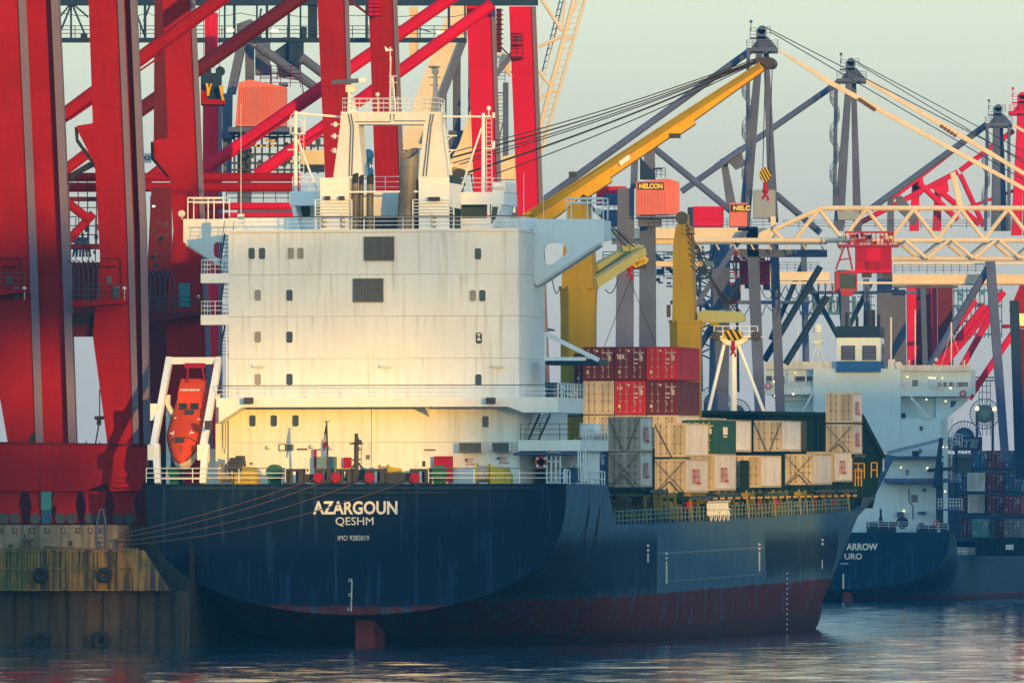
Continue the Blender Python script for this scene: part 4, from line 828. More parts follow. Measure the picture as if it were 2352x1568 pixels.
jb = MB(); q = S(1315, 402, y1+1.5); jb.box(q+Vector((-.25,-.2,-.2)), q+Vector((.25,.3,.25))); q = S(1550, 313, y1+3.9); jb.box(q+Vector((-.4,-.2,-.15)), q+Vector((.4,.3,.2))); jb.build('jib_light', 'dark_steel', cr1)
lw = MB()
for (x0, y0), (x1, y1_) in zip(((1030,352),(1035,362),(1035,364),(1040,375),(1055,378),(1060,400),(1062,402),(1140,399)), ((1745,133),(1742,138),(1745,136),(1740,139),(1742,140),(1738,142),(1746,140),(1735,146))):
    a, b = S(x0, y0, y1), S(x1, y1_, y1+5.6); n = 8; lw.path([a.lerp(b, k/n)-Vector((0,0,.35*math.sin(math.pi*k/n))) for k in range(n+1)], .04, 4)
lw.build('luffing_wires', 'cable', cr1)
sheave = MB().lathe(S(1055,402,y1-1.2), [(.05,0),(.5,0),(.5,.5),(.05,.5)], (0,1,0), 16).build('sheave', 'dark_steel', cr1)
hook(1757, 401, (.42, .55), y1+5.6, 'black and yellow striped hook block hanging from the long raised yellow jib', [((1758,156,y1+5.6),(1752,388,y1+5.8)), ((1774,150,y1+5.6),(1766,388,y1+5.8))])
def tower(yc, x0, x1, yb, yf, top_poly, mat='yellow_shade'):
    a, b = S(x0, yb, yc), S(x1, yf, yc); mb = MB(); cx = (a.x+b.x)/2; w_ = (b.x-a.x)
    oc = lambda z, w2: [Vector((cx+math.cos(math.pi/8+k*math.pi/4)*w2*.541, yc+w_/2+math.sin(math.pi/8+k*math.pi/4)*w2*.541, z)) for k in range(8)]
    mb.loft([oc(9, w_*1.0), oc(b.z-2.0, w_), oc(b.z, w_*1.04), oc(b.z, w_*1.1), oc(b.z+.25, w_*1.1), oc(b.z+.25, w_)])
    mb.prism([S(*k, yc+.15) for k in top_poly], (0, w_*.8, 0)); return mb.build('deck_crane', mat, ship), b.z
y2 = 100.0
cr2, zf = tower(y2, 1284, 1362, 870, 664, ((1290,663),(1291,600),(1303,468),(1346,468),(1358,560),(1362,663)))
g2 = MB(); g2.beam(S(1366,650,y2+.5), S(1479,576,y2+6), .55, .85, (1,-.3,0), .8); g2.beam(S(1368,618,y2+3.0), S(1452,568,y2+9), .55, .85, (1,-.3,0), .8); g2.beam(S(1430,570,y2+6.5), S(1478,570,y2+6.5), .4, .5); g2.build('jib', 'pale_jib', cr2)
g2 = MB(); q = S(1464, 606, y2+5.5); 
for k in range(4): g2.beam(S(1456+k*7, 612-k*3, y2+5), S(1464+k*7, 600-k*3, y2+5), .16, .5, (0,1,0))
g2.build('jib_tip_stripes', 'yellow_stripe', cr2)
g2 = MB(); q = S(1470, 606, y2+5.6); g2.box(q+Vector((-.8,0,-.4)), q+Vector((.5,.5,.5))); g2.lathe(S(1344,455,y2), [(.05,0),(.45,0),(.45,.8),(.05,.8)], (0,1,0), 14); g2.build('jib_sheave', 'dark_steel', cr2)
lw = MB()
for k in range(7): lw.tube(S(1345+k*2.2, 452+k*5, y2+.5), S(1432+k*6, 566+(k%3)*2, y2+6.5), .035, n=4)
for (x0, y0, x1, y1_) in ((1268,640,1284,665),(1420,640,1390,664)): 
    a, b = S(x0,y0,y2), S(x1,y1_,y2); lw.path([a.lerp(b,k/8)-Vector((0,0,.7*math.sin(math.pi*k/8))) for k in range(9)], .045, 5)
lw.build('luffing_wires', 'cable', cr2)
q = S(1447, 622, y2+5); o = thing('crane_hook', 'red swivel hook under the pale jib beside the bridge wing', 'crane hook', q, SHIP)
MB().tube(q+Vector((0,0,.9)), q+Vector((0,0,.3)), .17).ball(q+Vector((0,0,.2)), .28).tube(q, q-Vector((0,0,.3)), .15).torus(q-Vector((0,0,.5)), .22, .09, (0,1,0), 12, 6, math.pi*.9, math.pi*2.4).build('swivel_hook', 'red_item', o, True)
MB().tube(q+Vector((0,0,.9)), q+Vector((0,0,2)), .04).tube(q-Vector((-.1,0,.5)), S(1388,795,y2+5), .025, n=4).tube(q-Vector((.1,0,.5)), S(1508,795,y2+5), .025, n=4).build('tag_line', 'cable', o)
y3 = 158.0
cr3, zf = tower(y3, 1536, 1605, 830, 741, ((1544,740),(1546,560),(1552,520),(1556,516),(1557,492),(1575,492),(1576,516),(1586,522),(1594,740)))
g3 = MB(); g3.prism([S(*k, y3+1) for k in ((1602,716),(1618,712),(1697,716),(1710,723),(1710,738),(1700,740),(1602,740))], (0,.7,0)); g3.beam(S(1690,730,y3+2), S(1660,722,y3+16), .8, .8, (0,0,1)); g3.build('jib', 'pale_jib', cr3)
g3 = MB(); g3.prism([S(*k, y3+.9) for k in ((1603,740),(1620,740),(1616,752),(1603,752))], (0,.6,0)); g3.prism([S(*k, y3+.9) for k in ((1628,740),(1652,740),(1650,748),(1632,748))], (0,.6,0)); g3.build('jib_foot', 'yellow_shade', cr3)
lw = MB()
for k in range(8): lw.tube(S(1576+k*1.5, 512+k*14, y3), S(1668+k*5, 714+(k%2)*2, y3+2), .04, n=4)
lw.build('luffing_wires', 'cable', cr3)
pf = MB(); pf.box(*pxbox(1576, 535, 1594, 537, y3-.6, 1)); pf.rail([S(1576,535,y3-.6), S(1594,535,y3-.6)], 1.0, 3, .6); pf.lathe(S(1566,500,y3), [(.05,-.1),(.55,-.1),(.55,.1),(.05,.1)], (0,1,0)); pf.box(*pxbox(1531, 700, 1537, 728, y3, .8)); pf.build('crane_platform', 'dark_steel', cr3)
hook(1683, 769, (.88, .5), y3+2, 'wide black and yellow striped hook block in front of the white foremast', None)
# ---------------------------------------------------------------- containers
PROTO = {}
def container(kind, L_, H_=2.6, logo=None, doors=True):
    """a box of its own: body, two doors, lock rods; origin at bottom centre of its aft end"""
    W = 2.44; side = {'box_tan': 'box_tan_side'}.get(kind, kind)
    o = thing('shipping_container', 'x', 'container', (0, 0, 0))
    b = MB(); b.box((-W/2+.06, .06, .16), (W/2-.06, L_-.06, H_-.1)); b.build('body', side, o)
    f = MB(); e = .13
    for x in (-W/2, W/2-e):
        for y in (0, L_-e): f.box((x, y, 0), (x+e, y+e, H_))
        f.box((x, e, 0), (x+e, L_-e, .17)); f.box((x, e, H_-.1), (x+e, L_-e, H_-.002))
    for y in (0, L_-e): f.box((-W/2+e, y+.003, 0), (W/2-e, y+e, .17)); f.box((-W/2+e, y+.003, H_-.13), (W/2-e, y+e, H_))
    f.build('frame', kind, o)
    for s_ in (-1, 1):
        d = MB(); x0, x1 = (-W/2+.14, -.02) if s_ < 0 else (.02, W/2-.14); d.box((x0, .02, .18), (x1, .059, H_-.14))
        for k in range(1, 5): z = .18+(H_-.32)*k/5; d.box((x0+.08, .012, z-.02), (x1-.08, .02, z+.02))
        dd = d.build('door', kind, o)
        r = MB()
        for fx in (.28, .72): x = x0+(x1-x0)*fx; r.tube((x, -.015, .2), (x, -.015, H_-.15), .017, n=5); r.box((x-.12, -.03, .98), (x+.12, .0, 1.05)); [r.box((x-.07, -.03, z-.05), (x+.07, .015, z+.05)) for z in (.25, 1.6, H_-.25)]
        r.build('lock_rods', 'rod_grey' if kind != 'box_tan' else 'rod_brown', dd)
    pl = MB()
    if kind == 'box_tan': 
        for x, z, w_, h_ in ((-.85,.95,.28,.28),(-.55,2.05,.15,.2),(.2,2.1,.5,.1),(.62,2.02,.4,.09),(.2,1.45,.36,.16),(.7,1.4,.36,.18),(.2,.95,.4,.2),(.72,.9,.3,.22)): pl.box((x, .002, z*H_/2.6), (x+w_, .0105, (z+h_)*H_/2.6))
    else:
        for x, z, w_, h_ in ((.25,2.1,.3,.09),(.62,2.1,.5,.09),(.62,1.95,.3,.09),(.25,1.55,.35,.14),(.25,1.25,.35,.1),(.72,1.5,.26,.4),(-.95,.5,.2,.26),(.3,.75,.12,.12),(-.2,2.2,.16,.16)): pl.box((x, .002, z), (x+w_, .0105, z+h_))
    pl.build('door_markings', 'lettering_dim' if kind != 'box_tan' else 'lettering_grey', o)
    if logo == 'marks':                                        # small white blocks of an unreadable emblem
        t_ = MB()
        for k in range(3): t_.box((W/2-.05, 5.2+k*.75, 1.45), (W/2+.02, 5.7+k*.75, 2.05)); t_.box((W/2-.05, 5.3+k*.75, 1.25), (W/2+.02, 5.5+k*.75, 1.35))
        t_.build('side_emblem', 'lettering', o); logo = None
    if logo:
        s_, mat, y0, w_, z0, h_ = logo; t_ = MB(); text(t_, s_, (W/2-.04, y0, z0), (0,1,0), (0,0,1), w_, h_, .006, .06); t_.build('side_lettering', mat, o)
    return o
PARK = []
def proto(*k):
    if k not in PROTO:
        PROTO[k] = container(*k); return PROTO[k]
    return copy_tree(PROTO[k])
def put(key, x_right, t, z, label, group='containers stacked on the stern ship', door_text=None, frame=SHIP):
    o = proto(*key); o.matrix_world = frame @ Matrix.Translation((x_right-1.22, t, z)); tag(o, label, 'container', group)
    if door_text:
        s_, x, zz, w_, h_, mat = door_text; base = (Vector(), o); ROOT[o] = base; t_ = MB(); text(t_, s_, (x, -.045, zz), (1,0,0), (0,0,1), w_, h_, .005, .012); t_.build('door_lettering', mat, o)
    return o
IR = ("IRISL", 'letter_red', 3.6, 4.3, .65, 1.2); IRs = ("IRISL", 'letter_red', 1.5, 3.0, .65, 1.2)
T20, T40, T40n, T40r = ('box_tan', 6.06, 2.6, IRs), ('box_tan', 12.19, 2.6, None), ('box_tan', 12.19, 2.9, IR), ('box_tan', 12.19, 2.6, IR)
xo, xi = 14.75, 12.2
def lvl(py, px, t): return S(px, py, t).z
z1a = lvl(1118, 1430, 41.5); z1b = lvl(1036, 1430, 41.5)
put(T20, xo-.5, 41.5, z1a, 'tan container with crossed rods, bottom of the stack beside the stern rail')
put(T20, xo-.5, 41.5, z1b, 'tan container atop another beside the side deck rails, red letters on its flank')
z2a = lvl(1131.5, 1532, 62); z2b = lvl(1049, 1532, 62)
put(T40r, xo, 62, z2a, 'tan container with crossed rods and sunlit red letters, second stack from house, lower')
put(T40, xo, 62, z2b, 'tan container with plain streaked side, second stack from house, upper')
zr = [lvl(p, 1450, 75) for p in (1029.5, 951, 872.5)]
MR, RD = ('box_maroon', 12.19, 2.6, None), ('box_red', 12.19, 2.6, None)
put(RD, xi, 75, zr[2], 'bright red container at the top right of the red stacks', door_text=None)
put(MR, xi, 75, zr[1], 'maroon container under the bright red one at the right end of its row')
put(MR, xi-2.51, 75, zr[2], 'maroon container lettered tex in white, top of the middle red stack', door_text=("tex", -1.05, 1.65, .62, .42, 'lettering'))
put(RD, xi-2.51, 75, zr[1], 'red container lettered CAI, under the maroon tex one in the middle stack', door_text=("CAI", -1.05, 1.92, .42, .27, 'lettering'))
put(MR, xi-5.02, 75, zr[2], 'maroon container at the top left of the red stacks, behind the white platform stay', door_text=("tex", -1.05, 1.65, .62, .42, 'lettering'))
put(T40, xi-5.02, 75, zr[1], 'sunlit tan container between the gallery rails and the red CAI one')
for k, nm in enumerate(('right', 'middle', 'left')): put(T40, xi-2.51*k, 75, zr[0], f'sunlit tan container mostly hidden, directly under the {nm} column of the red stacks')
BL = ('box_blue', 12.19, 2.6, None)
put(BL, xi-7.7, 75, zr[1]-.1, 'dark blue container behind the gallery rails, beside the house wall'); put(MR, xi-7.7, 75+12.6, zr[2]-.35, 'maroon container seen just right of the house wall above the blue one')
put(BL, xi-10.2, 75, zr[1]-.1, 'dark blue container half hidden behind the starboard wall of the bridge house')
put(T40, xi-7.7, 55, zr[0]-.3, 'shaded tan container behind the stairs and rails of the side deck'); put(BL, xo-2.9, 40.8, z1a+.2, 'blue container in the shade behind the rope falls of the side deck')
z3a, z3b = lvl(1126.5, 1660, 77.4), lvl(1040, 1660, 77.4)
put(T40n, xo+.05, 77.4, z3a, 'tan high container with tall red letters, sunlit, directly under the dark green one')
put(('box_green', 12.19, 2.6, 'marks'), xo+.05, 77.4, z3b, 'dark green container with a small white emblem on its side')
put(T40, xi, 90.6, z3b+.25, 'tan container whose top edge shows above the dark green one')
z4a, z4b = lvl(1119, 1722, 105), lvl(1037, 1722, 105)
put(T40, xo, 105, z4a, 'tan container behind the dark green walkway post, white streaked side'); put(T40, xi, 105.5, z4b, 'pale sided container right of the dark green one, upper tier')
z5a, z5b = lvl(1113, 1836, 138), lvl(1036, 1767, 137)
put(T40, xo, 138, z5a, 'tan container with orange warning stickers and crossed rods, bottom tier towards the bow')
put(T40, xi, 137, z5b, 'tan container with one pair of slanting rods, upper tier towards the bow')
put(T40r, xo, 152, lvl(1106, 1915, 152), 'tan container with red letters, foremost of the bottom tier'); put(('box_grey', 12.19, 2.6, None), xi-2.0, 156, lvl(1034, 1858, 156), 'dark grey container in the shade before the green breakwater')
zb0, zb1 = lvl(1042, 1928, 165), lvl(970, 1928, 165)
put(T20, xo, 165, zb0, 'tan container with crossed rods, lower of the pair nearest the bow'); put(T20, xo, 165, zb1, 'tan container highest of all near the bow, topmost of its pair')
pd = MB(); pd.box((xo-2.7, 164, zb0-.3), (xo+.2, 172, zb0-.02)); [pd.beam((x, y, 9), (x, y, zb0-.3), .3, .3) for x in (xo-2.5, xo-.1) for y in (164.5, 171)]; pd.build('container_platform', 'green', ship)
gp = MB(); gp.box((xo-1.6, 103.8, 8.6), (xo-.9, 104.4, z4a+2.2)); gp.box((xo-2.5, 102.5, 8.6), (xo-2.2, 104, z4b)); gp.build('lashing_bridge', 'green', ship)
def lash(x_right, t, z, H_, kind, label):
    mb = MB(); x0, x1 = x_right-2.40, x_right-.04; y = t-.12
    if kind == 'x': mb.beam((x0, y, z), (x1, y, z+H_), .035, .035).beam((x1, y-.06, z), (x0, y-.06, z+H_), .035, .035)
    elif kind == 'v': mb.beam((x0+1.1, y, z), (x0, y, z+H_), .05, .05).beam((x0+1.35, y, z), (x1, y, z+H_), .05, .05)
    elif kind == 'l': mb.beam((x0+1.3, y, z), (x0, y, z+H_), .05, .05)
    if kind == 'x': [mb.beam((x0+.2+k*1.75, y-.03, z), (x0+1.15, y-.03, z+.9), .06, .06) for k in (0, 1)]
    solo(mb, 'lashing_rods', 'dark_steel', label, 'lashing rods', (x0, t, z), SHIP, 'lashing rods on the container ends')
lash(xo-.5, 41.5, z1a, 2.55, 'x', 'crossed lashing rods over the bottom container right of the stern rail'); lash(xo-.5, 41.5, z1b, 2.5, 'v', 'steep V of lashing rods over the upper container right of the side deck')
lash(xo, 62, z2a, 2.5, 'x', 'crossed lashing rods on the lower container of the second stack'); lash(xo, 62, z2b, 2.5, 'l', 'single slanting lashing rod on the upper container of the second stack')
lash(xi, 137, z5b, 2.5, 'v', 'V of lashing rods on the upper tan container towards the bow'); lash(xo, 138, z5a, 2.5, 'x', 'crossed lashing rods over the orange warning stickers'); lash(xo, 165, zb0, 2.5, 'x', 'crossed lashing rods on the lower container nearest the bow')
# ---------------------------------------------------------------- mooring ropes to the quay
for i, (a, b, lb) in enumerate((((100,1255),(722,1099),'topmost'), ((101,1255.5),(768,1097),'second'), ((102,1256),(848,1097),'third'), ((103,1256.5),(950,1098),'lowest'))):
    p0, p1 = P(*a, 676), SHIP @ S(*b, .1); mb = MB(); n = 14; mb.path([p0.lerp(p1, k/n)-Vector((0,0,(.55+.25*i)*4*(k/n)*(1-k/n))) for k in range(n+1)], .036, 5)
    solo(mb, 'mooring_rope', 'rope', f'{lb} of the four mooring ropes slanting from the quay to the black stern', 'rope', p0, I4, 'mooring ropes from the stern to the quay')
# ---------------------------------------------------------------- water, ground
def water_mat():
    m = bpy.data.materials.new('water'); m.use_nodes = True; nt = m.node_tree; x = NX(nt); b = nt.nodes['Principled BSDF']
    b.inputs['Base Color'].default_value = (.004,.04,.07,1); b.inputs['Roughness'].default_value = .06; b.inputs['IOR'].default_value = 1.333; b.inputs['Specular Tint'].default_value = (.6, .86, 1.0, 1); b.inputs['Specular IOR Level'].default_value = .5
    tc = nt.nodes.new('ShaderNodeTexCoord'); v = tc.outputs['Object']
    h = x.m('ADD', x.m('MULTIPLY', x.noise(v, .9, (1, .8, 1), 2), .30), x.m('MULTIPLY', x.noise(v, 3.0, (1, .7, 1), 2), .06))
    bp = nt.nodes.new('ShaderNodeBump'); bp.inputs['Distance'].default_value = 1.0; bp.inputs['Strength'].default_value = .14; nt.links.new(h, bp.inputs['Height']); nt.links.new(bp.outputs[0], b.inputs['Normal'])
    M['water'] = m
water_mat()
def water():
    # one sheet out to the horizon; the part of it that can be seen carries real waves
    rg = np.random.default_rng(5); ys = np.concatenate([[-1500, 0, 300, 420], np.arange(440, 760, .8), np.arange(760, 1420, 1.6), [1440, 1500, 1700, 2500, 6000]])
    tt = np.linspace(-1, 1, 181); X = np.array([tt*(.064*max(y, 60)+6) for y in ys]); Y = np.repeat(ys[:, None], len(tt), 1); Z = np.zeros_like(X)
    for k in range(46):
        lam = 10**rg.uniform(.25, 1.1); a = rg.normal(math.pi*.42, .75); kx, ky = 2*math.pi/lam*math.cos(a), 2*math.pi/lam*math.sin(a); Z += .0013*lam**.75*np.sin(kx*X+ky*Y+rg.uniform(0, 6.28))
    Z *= np.clip((Y-425)/20, 0, 1)*np.clip((1450-Y)/40, 0, 1); Z -= .02
    n, m_ = X.shape; v = np.stack([X, Y, Z], -1).reshape(-1, 3)
    i = np.arange(n*m_).reshape(n, m_); q = np.stack([i[:-1,:-1], i[:-1,1:], i[1:,1:], i[1:,:-1]], -1).reshape(-1, 4)
    v2 = [(-9000,-1600,-.06),(9000,-1600,-.06),(9000,9000,-.06),(-9000,9000,-.06)]; k = len(v)
    me = bpy.data.meshes.new('water'); me.from_pydata(v.tolist()+v2, [], q.tolist()+[(k,k+1,k+2,k+3)]); me.materials.append(M['water']); me.polygons.foreach_set('use_smooth', [True]*len(me.polygons))
    o = bpy.data.objects.new('water', me); COL.objects.link(o); o['kind'] = 'structure'
water()
# ---------------------------------------------------------------- the quay
def wall_mat(name, c1, c2, c3):
    m = bpy.data.materials.new(name); m.use_nodes = True; nt = m.node_tree; x = NX(nt); b = nt.nodes['Principled BSDF']; tc = nt.nodes.new('ShaderNodeTexCoord'); v = tc.outputs['Object']
    n1 = x.noise(v, .45, (1,1,1.4)); n2 = x.noise(v, 2.0, (1.4,1.4,.1)); n3 = x.noise(v, 5.0)
    col = x.mix(x.step(n2, .46, .12), c1, c2); col = x.mix(x.m('MULTIPLY', x.step(n1, .5, .15), .8), col, c3); col = x.mix(x.m('MULTIPLY', x.step(n3, .55, .2), .3), col, tuple(q*.4 for q in c1))
    nt.links.new(col, b.inputs['Base Color']); b.inputs['Roughness'].default_value = .85; bp = nt.nodes.new('ShaderNodeBump'); bp.inputs['Distance'].default_value = .04; nt.links.new(n3, bp.inputs['Height']); nt.links.new(bp.outputs[0], b.inputs['Normal']); M[name] = m
wall_mat('quay_top', (.24,.175,.11), (.14,.10,.06), (.10,.085,.04)); wall_mat('quay_ledge', (.23,.13,.035), (.04,.03,.018), (.06,.08,.015)); wall_mat('quay_piles', (.055,.034,.02), (.03,.02,.014), (.022,.024,.016))
YQ = 676.0
quay = thing('quay_wall', 'weathered concrete quay wall with ribbed mossy ledge over sheet piles, left of the stern', 'quay wall', P(150, 1480, YQ))
qd = Vector((.088, .996, 0)); xe = P(272, 1205, YQ).x; zq = P(0,1205,YQ).z; zm = P(0,1262,YQ).z
par = MB(); par.box((-75, YQ, zm), (xe, YQ+2, zq))
far = Vector((xe, YQ+2, 0))+qd*725; par.add([(xe,YQ+2,-3),(far.x,far.y,-3),(far.x,far.y,zq),(xe,YQ+2,zq),(-75,YQ+2,zq),(-75,far.y,zq)], [(0,1,2,3),(3,2,5,4)]); par.build('parapet', 'quay_top', quay)
holes = MB()
for px in (-3, 33, 72, 107, 144, 178, 207): a, b = P(px-5.5, 1224.5, YQ), P(px+6, 1211.5, YQ); holes.box((a.x, YQ-.03, a.z), (b.x, YQ-.004, b.z))
holes.build('recess', 'rusty', quay); rh = MB()
for px in (-3, 33, 72, 107, 144, 178, 207): a, b = P(px-1.5, 1221, YQ), P(px+4, 1214, YQ); rh.box((a.x, YQ-.08, a.z), (b.x, YQ-.03, b.z))
rh.build('anchor_plate', 'concrete', quay)
ld = MB(); xl = P(320, 1300, YQ-1).x; zl0, zl1 = P(0,1356,YQ-1.5).z, P(0,1262,YQ-1.5).z
ld.box((-75, YQ-1.5, zl0), (xl-.5, YQ, zl1)); ld.prism([(xl-.5, YQ-1.5, zl0), (xl-.5, YQ-1.5, zl1), (xl-.5, YQ, zl1), (xl+2.4, YQ, zl0)], (.01,0,0)) if False else None
rr_ = random.Random(2); x_ = -36.0
while x_ < xl-.6:
    w_ = rr_.uniform(.07, .2); ld.box((x_, YQ-1.5-rr_.uniform(.05,.12), zl0+.08), (x_+w_, YQ-1.5, zl1-.12)); x_ += w_+rr_.uniform(.06, .16)
for zz in (zl0, zl0+(zl1-zl0)*.52, zl1-.12): ld.box((-75, YQ-1.66, zz), (xl-.5, YQ-1.5, zz+.1))
ld.prism([(xl-.5, YQ-1.6, zl1), (xl-.5, YQ-1.6, zl0), (xl+2.2, YQ-1.6, zl0), (xl+.3, YQ-1.6, zl1)], (0, 1.6, 0)); ld.build('timber_ledge', 'quay_ledge', quay)
sp = MB(); x_ = -75.0; k = 0
pts = []
while x_ < xl+3:
    d_ = .45 if k % 2 else 0; pts += [(x_, YQ+.3-d_), (x_+1.0, YQ+.3-d_)]; x_ += 1.25; k += 1
sp.loft([[Vector((x, y, -3)) for x, y in pts], [Vector((x, y, zl0)) for x, y in pts]], close=False, caps=False)
e = pts[-1]; f2 = Vector((e[0], e[1], 0))+qd*700; sp.add([(e[0],e[1],-3),(f2.x,f2.y,-3),(f2.x,f2.y,zl1),(e[0],e[1],zl1)], [(0,1,2,3)]); sp.build('sheet_piles', 'quay_piles', quay)
ft = MB()
for i in range(34): a = P(8+i*9.3, 1263, YQ-.4); ft.box((a.x-.1, YQ-1.2, a.z), (a.x+.1, YQ-1.0, a.z+.16))
ft.build('kerb_blocks', 'rusty', quay)
for px, py in ((63, 1248), (276, 1248)):
    a = P(px, 1259, YQ-.8); MB().lathe(a, [(.05,0),(.3,0),(.24,.3),(.24,.45),(.42,.52),(.42,.68),(.05,.72)], (0,0,1), 14).build('bollard', 'rusty', quay, True)
for px in (86, 233):
    c = P(px+7, 1320, YQ-2.1); o = MB().torus(c, .36, .2, (0,1,0), 22, 9).build('tyre_fender', 'black', quay, True)
    ch = MB(); ch.path([c+Vector((-.35,.2,.1)), c+Vector((-.5,.5,.9)), c+Vector((-.45,.7,1.7))], .04, 5).box(c+Vector((-.62,.1,-.2)), c+Vector((-.4,.5,.5))); ch.path([c+Vector((-.5,.4,-.2)), c+Vector((-.6,.5,-1.1))], .06, 5); ch.build('fender_chain', 'rusty', o)
for px in (95, 232):
    c = P(px, 1470, YQ-.3); MB().torus(c, .42, .22, (0,1,0), 22, 9).box(c+Vector((-1.1,.1,-.2)), c+Vector((-.5,.5,.3))).build('tyre_fender', 'black', quay, True)
la = MB(); l0, l1, ap = P(222, 1258, YQ-.15), P(243, 1258, YQ-.15), P(233, 1169, YQ-.15)
for q, s_ in ((l0, -1), (l1, 1)): la.tube(q, (q.x, q.y, zq), .06, n=6); la.tube((q.x, q.y, zq), ap+Vector((s_*.12,0,0)), .06, n=6)
for i in range(5): z = zm+.25+i*.32; la.tube((l0.x, l0.y, z), (l1.x, l0.y, z), .04, n=5)
la.tube(ap-Vector((.12,0,0)), ap+Vector((.12,0,0)), .06, n=5); la.build('quay_ladder', 'crane_brown', quay)
bits = MB()
for px, y0, y1, w_ in ((57,1225,1245,1),(162,1241,1253,4),(230,1216,1222,3),(228,1244,1250,3),(24,1250,1257,5)): a, b = P(px-w_, y1, YQ-.02), P(px+w_, y0, YQ-.02); bits.box((a.x, YQ-.06, a.z), (b.x, YQ-.005, b.z))
bits.build('wall_plate', 'dark_steel', quay)
gnd = MB(); gz = zq-.02; gnd.add([(-600,YQ+2.1,gz),(xe-.3,YQ+2.1,gz),(xe+.088*720,YQ+722,gz),(xe+700,3000,gz),(-600,3000,gz)], [(0,1,2,3,4)]); o = gnd.build('quay_ground', 'concrete'); o['kind'] = 'structure'
# ---------------------------------------------------------------- quay cranes: helpers
def slab(mb, poly, Y, d): return mb.prism([P(x, y, Y) for x, y in poly], (0, d, 0))
def pbox(mb, x0, y0, x1, y1, Y, d): a, b = P(x0, y1, Y), P(x1, y0, Y); return mb.box((a.x, Y, a.z), (b.x, Y+d, b.z))
def ptube(mb, a, b, rpx, Y, Y2=None, n=10): Y2 = Y if Y2 is None else Y2; return mb.tube(P(*a, Y), P(*b, Y2), rpx*Y/F, rpx*Y2/F, n)
def pcab(mb, pts, rpx, Y, sag=0, n=8):
    a, b = P(*pts[0], Y), P(*pts[1], Y); return mb.path([a.lerp(b, k/n)-Vector((0,0,sag*Y/F*math.sin(math.pi*k/n))) for k in range(n+1)], rpx*Y/F, 4)
def leg(parent, left, right, Y, mat, strips=(), d=2.6, name='leg', fl='flange', recess=None):
    mb = MB(); slab(mb, list(left)+list(right)[::-1], Y, d); o = mb.build(name, mat, parent)
    s_ = MB()
    for (a, b) in strips:
        slab(s_, list(a)+list(b)[::-1], Y-.22, .24); 
    if strips: s_.build('leg_flange', fl, o)
    return o
def at_line(pts, dx): return [(x+dx, y) for x, y in pts]
def railpx(mb, x0, x1, y, Y, h=1.1, step=1.3, n=3, d=0): return mb.rail([P(x0, y, Y), P(x1, y, Y+d)], h, n, step, .035)
# crane nearest the viewer at the left
r1 = thing('quay_crane', 'huge red quay crane with two thick legs on a sill beam, left edge', 'crane', P(160, 1205, 692), group='red quay cranes')
YR = 690.0
L1 = [(40,-40),(65,523),(82,1018)]; L2 = [(115,-40),(140,523),(157,1018)]
leg(r1, [(-80,-40),(-80,560),(-20,800),(18,1018)], at_line(L1, 2), YR, 'red_crane', [(L1, at_line(L1, 18))]); leg(r1, at_line(L1, 10), at_line(L2, 3), YR+.9, 'red_crane', d=2.0, name='leg_web'); leg(r1, at_line(L2, 0), at_line(L2, 18), YR-.1, 'flange', d=2.5, name='leg_edge')
K1 = [(268,-40),(292,523),(306,1022)]; K2 = [(297,-40),(321,523),(330,1022)]
leg(r1, [(202,-40),(213,283),(176,289),(178,300),(218,379),(230,595),(213,771),(247,1022)], at_line(K1, 2), YR, 'red_crane', [(K1, at_line(K1, 14))]); leg(r1, at_line(K1, 10), at_line(K2, 3), YR+.9, 'red_crane', d=2.0, name='leg_web'); leg(r1, K2, at_line(K2, 14), YR-.1, 'flange', d=2.5, name='leg_edge')
g = MB(); slab(g, [(171,292),(178,292),(178,318),(218,376),(218,388),(174,325)], YR+.2, 1.5); slab(g, [(163,397),(205,372),(218,380),(180,400),(163,418)], YR+.6, 1); g.build('gusset', 'black', r1)
g = MB(); pbox(g, 150, 720, 216, 772, YR+1.2, 1.6); pbox(g, 40, 735, 60, 760, YR+1.2, 1.6); g.build('portal_beam', 'red_shade', r1)
g = MB(); pbox(g, 166, 722, 208, 745, YR+1.0, .2); g.build('beam_opening', 'black', r1)
for x0, x1, y, yt in ((-20, 58, 664, 585), (166, 288, 690, 598)):
    g = MB(); slab(g, [(x0,y),(x1,y),(x1,y+6),(x0,y+16)], YR-2.0, 2.0); g.build('platform', 'red_crane', r1)
    g = MB(); railpx(g, x0, x1, y, YR-1.95, 1.15, 1.0)
    k = 0
    for px in range(int(x0)+4, int(x1)-55, 11): g.path([P(px,y,YR-1.5), P(px,yt+18,YR-1.5), P(px-4,yt+8,YR-1.2), P(px-14,yt,YR-.6)], .05, 5)
    g.build('railing', 'dark_rail', r1)
    g = MB(); pbox(g, x1-43, 634, x1-31, 650, YR-.15, .12); pbox(g, x1-27, 658, x1-14, 684, YR-.5, .5); g.build('door', 'box_grey', r1); c = P(x1-2, 662, YR-1.9); MB().ball(c, .14).tube(c, c-Vector((0,0,.8)), .03).build('lamp', 'grey_rail', r1)
    g = MB(); pbox(g, x1-50, 610, x1-22, 612, YR-.6, .6); pcab(g, ((x1-60,592),(x1-12,594)), 1.2, YR-.2); pcab(g, ((x1-12,594),(x1-9,655)), 1.2, YR-.2); g.build('door_canopy', 'red_shade', r1)
g = MB(); slab(g, [(-80,1016),(336,1022),(336,1070),(318,1127),(252,1127),(244,1108),(200,1127),(-80,1127)], YR-.4, 3.4); sill = g.build('sill_beam', 'red_crane', r1); g = MB(); slab(g, [(-80,1013),(336,1019),(336,1023),(-80,1017)], YR-.7, 3.8); g.build('beam_edge', 'red_shade', sill)
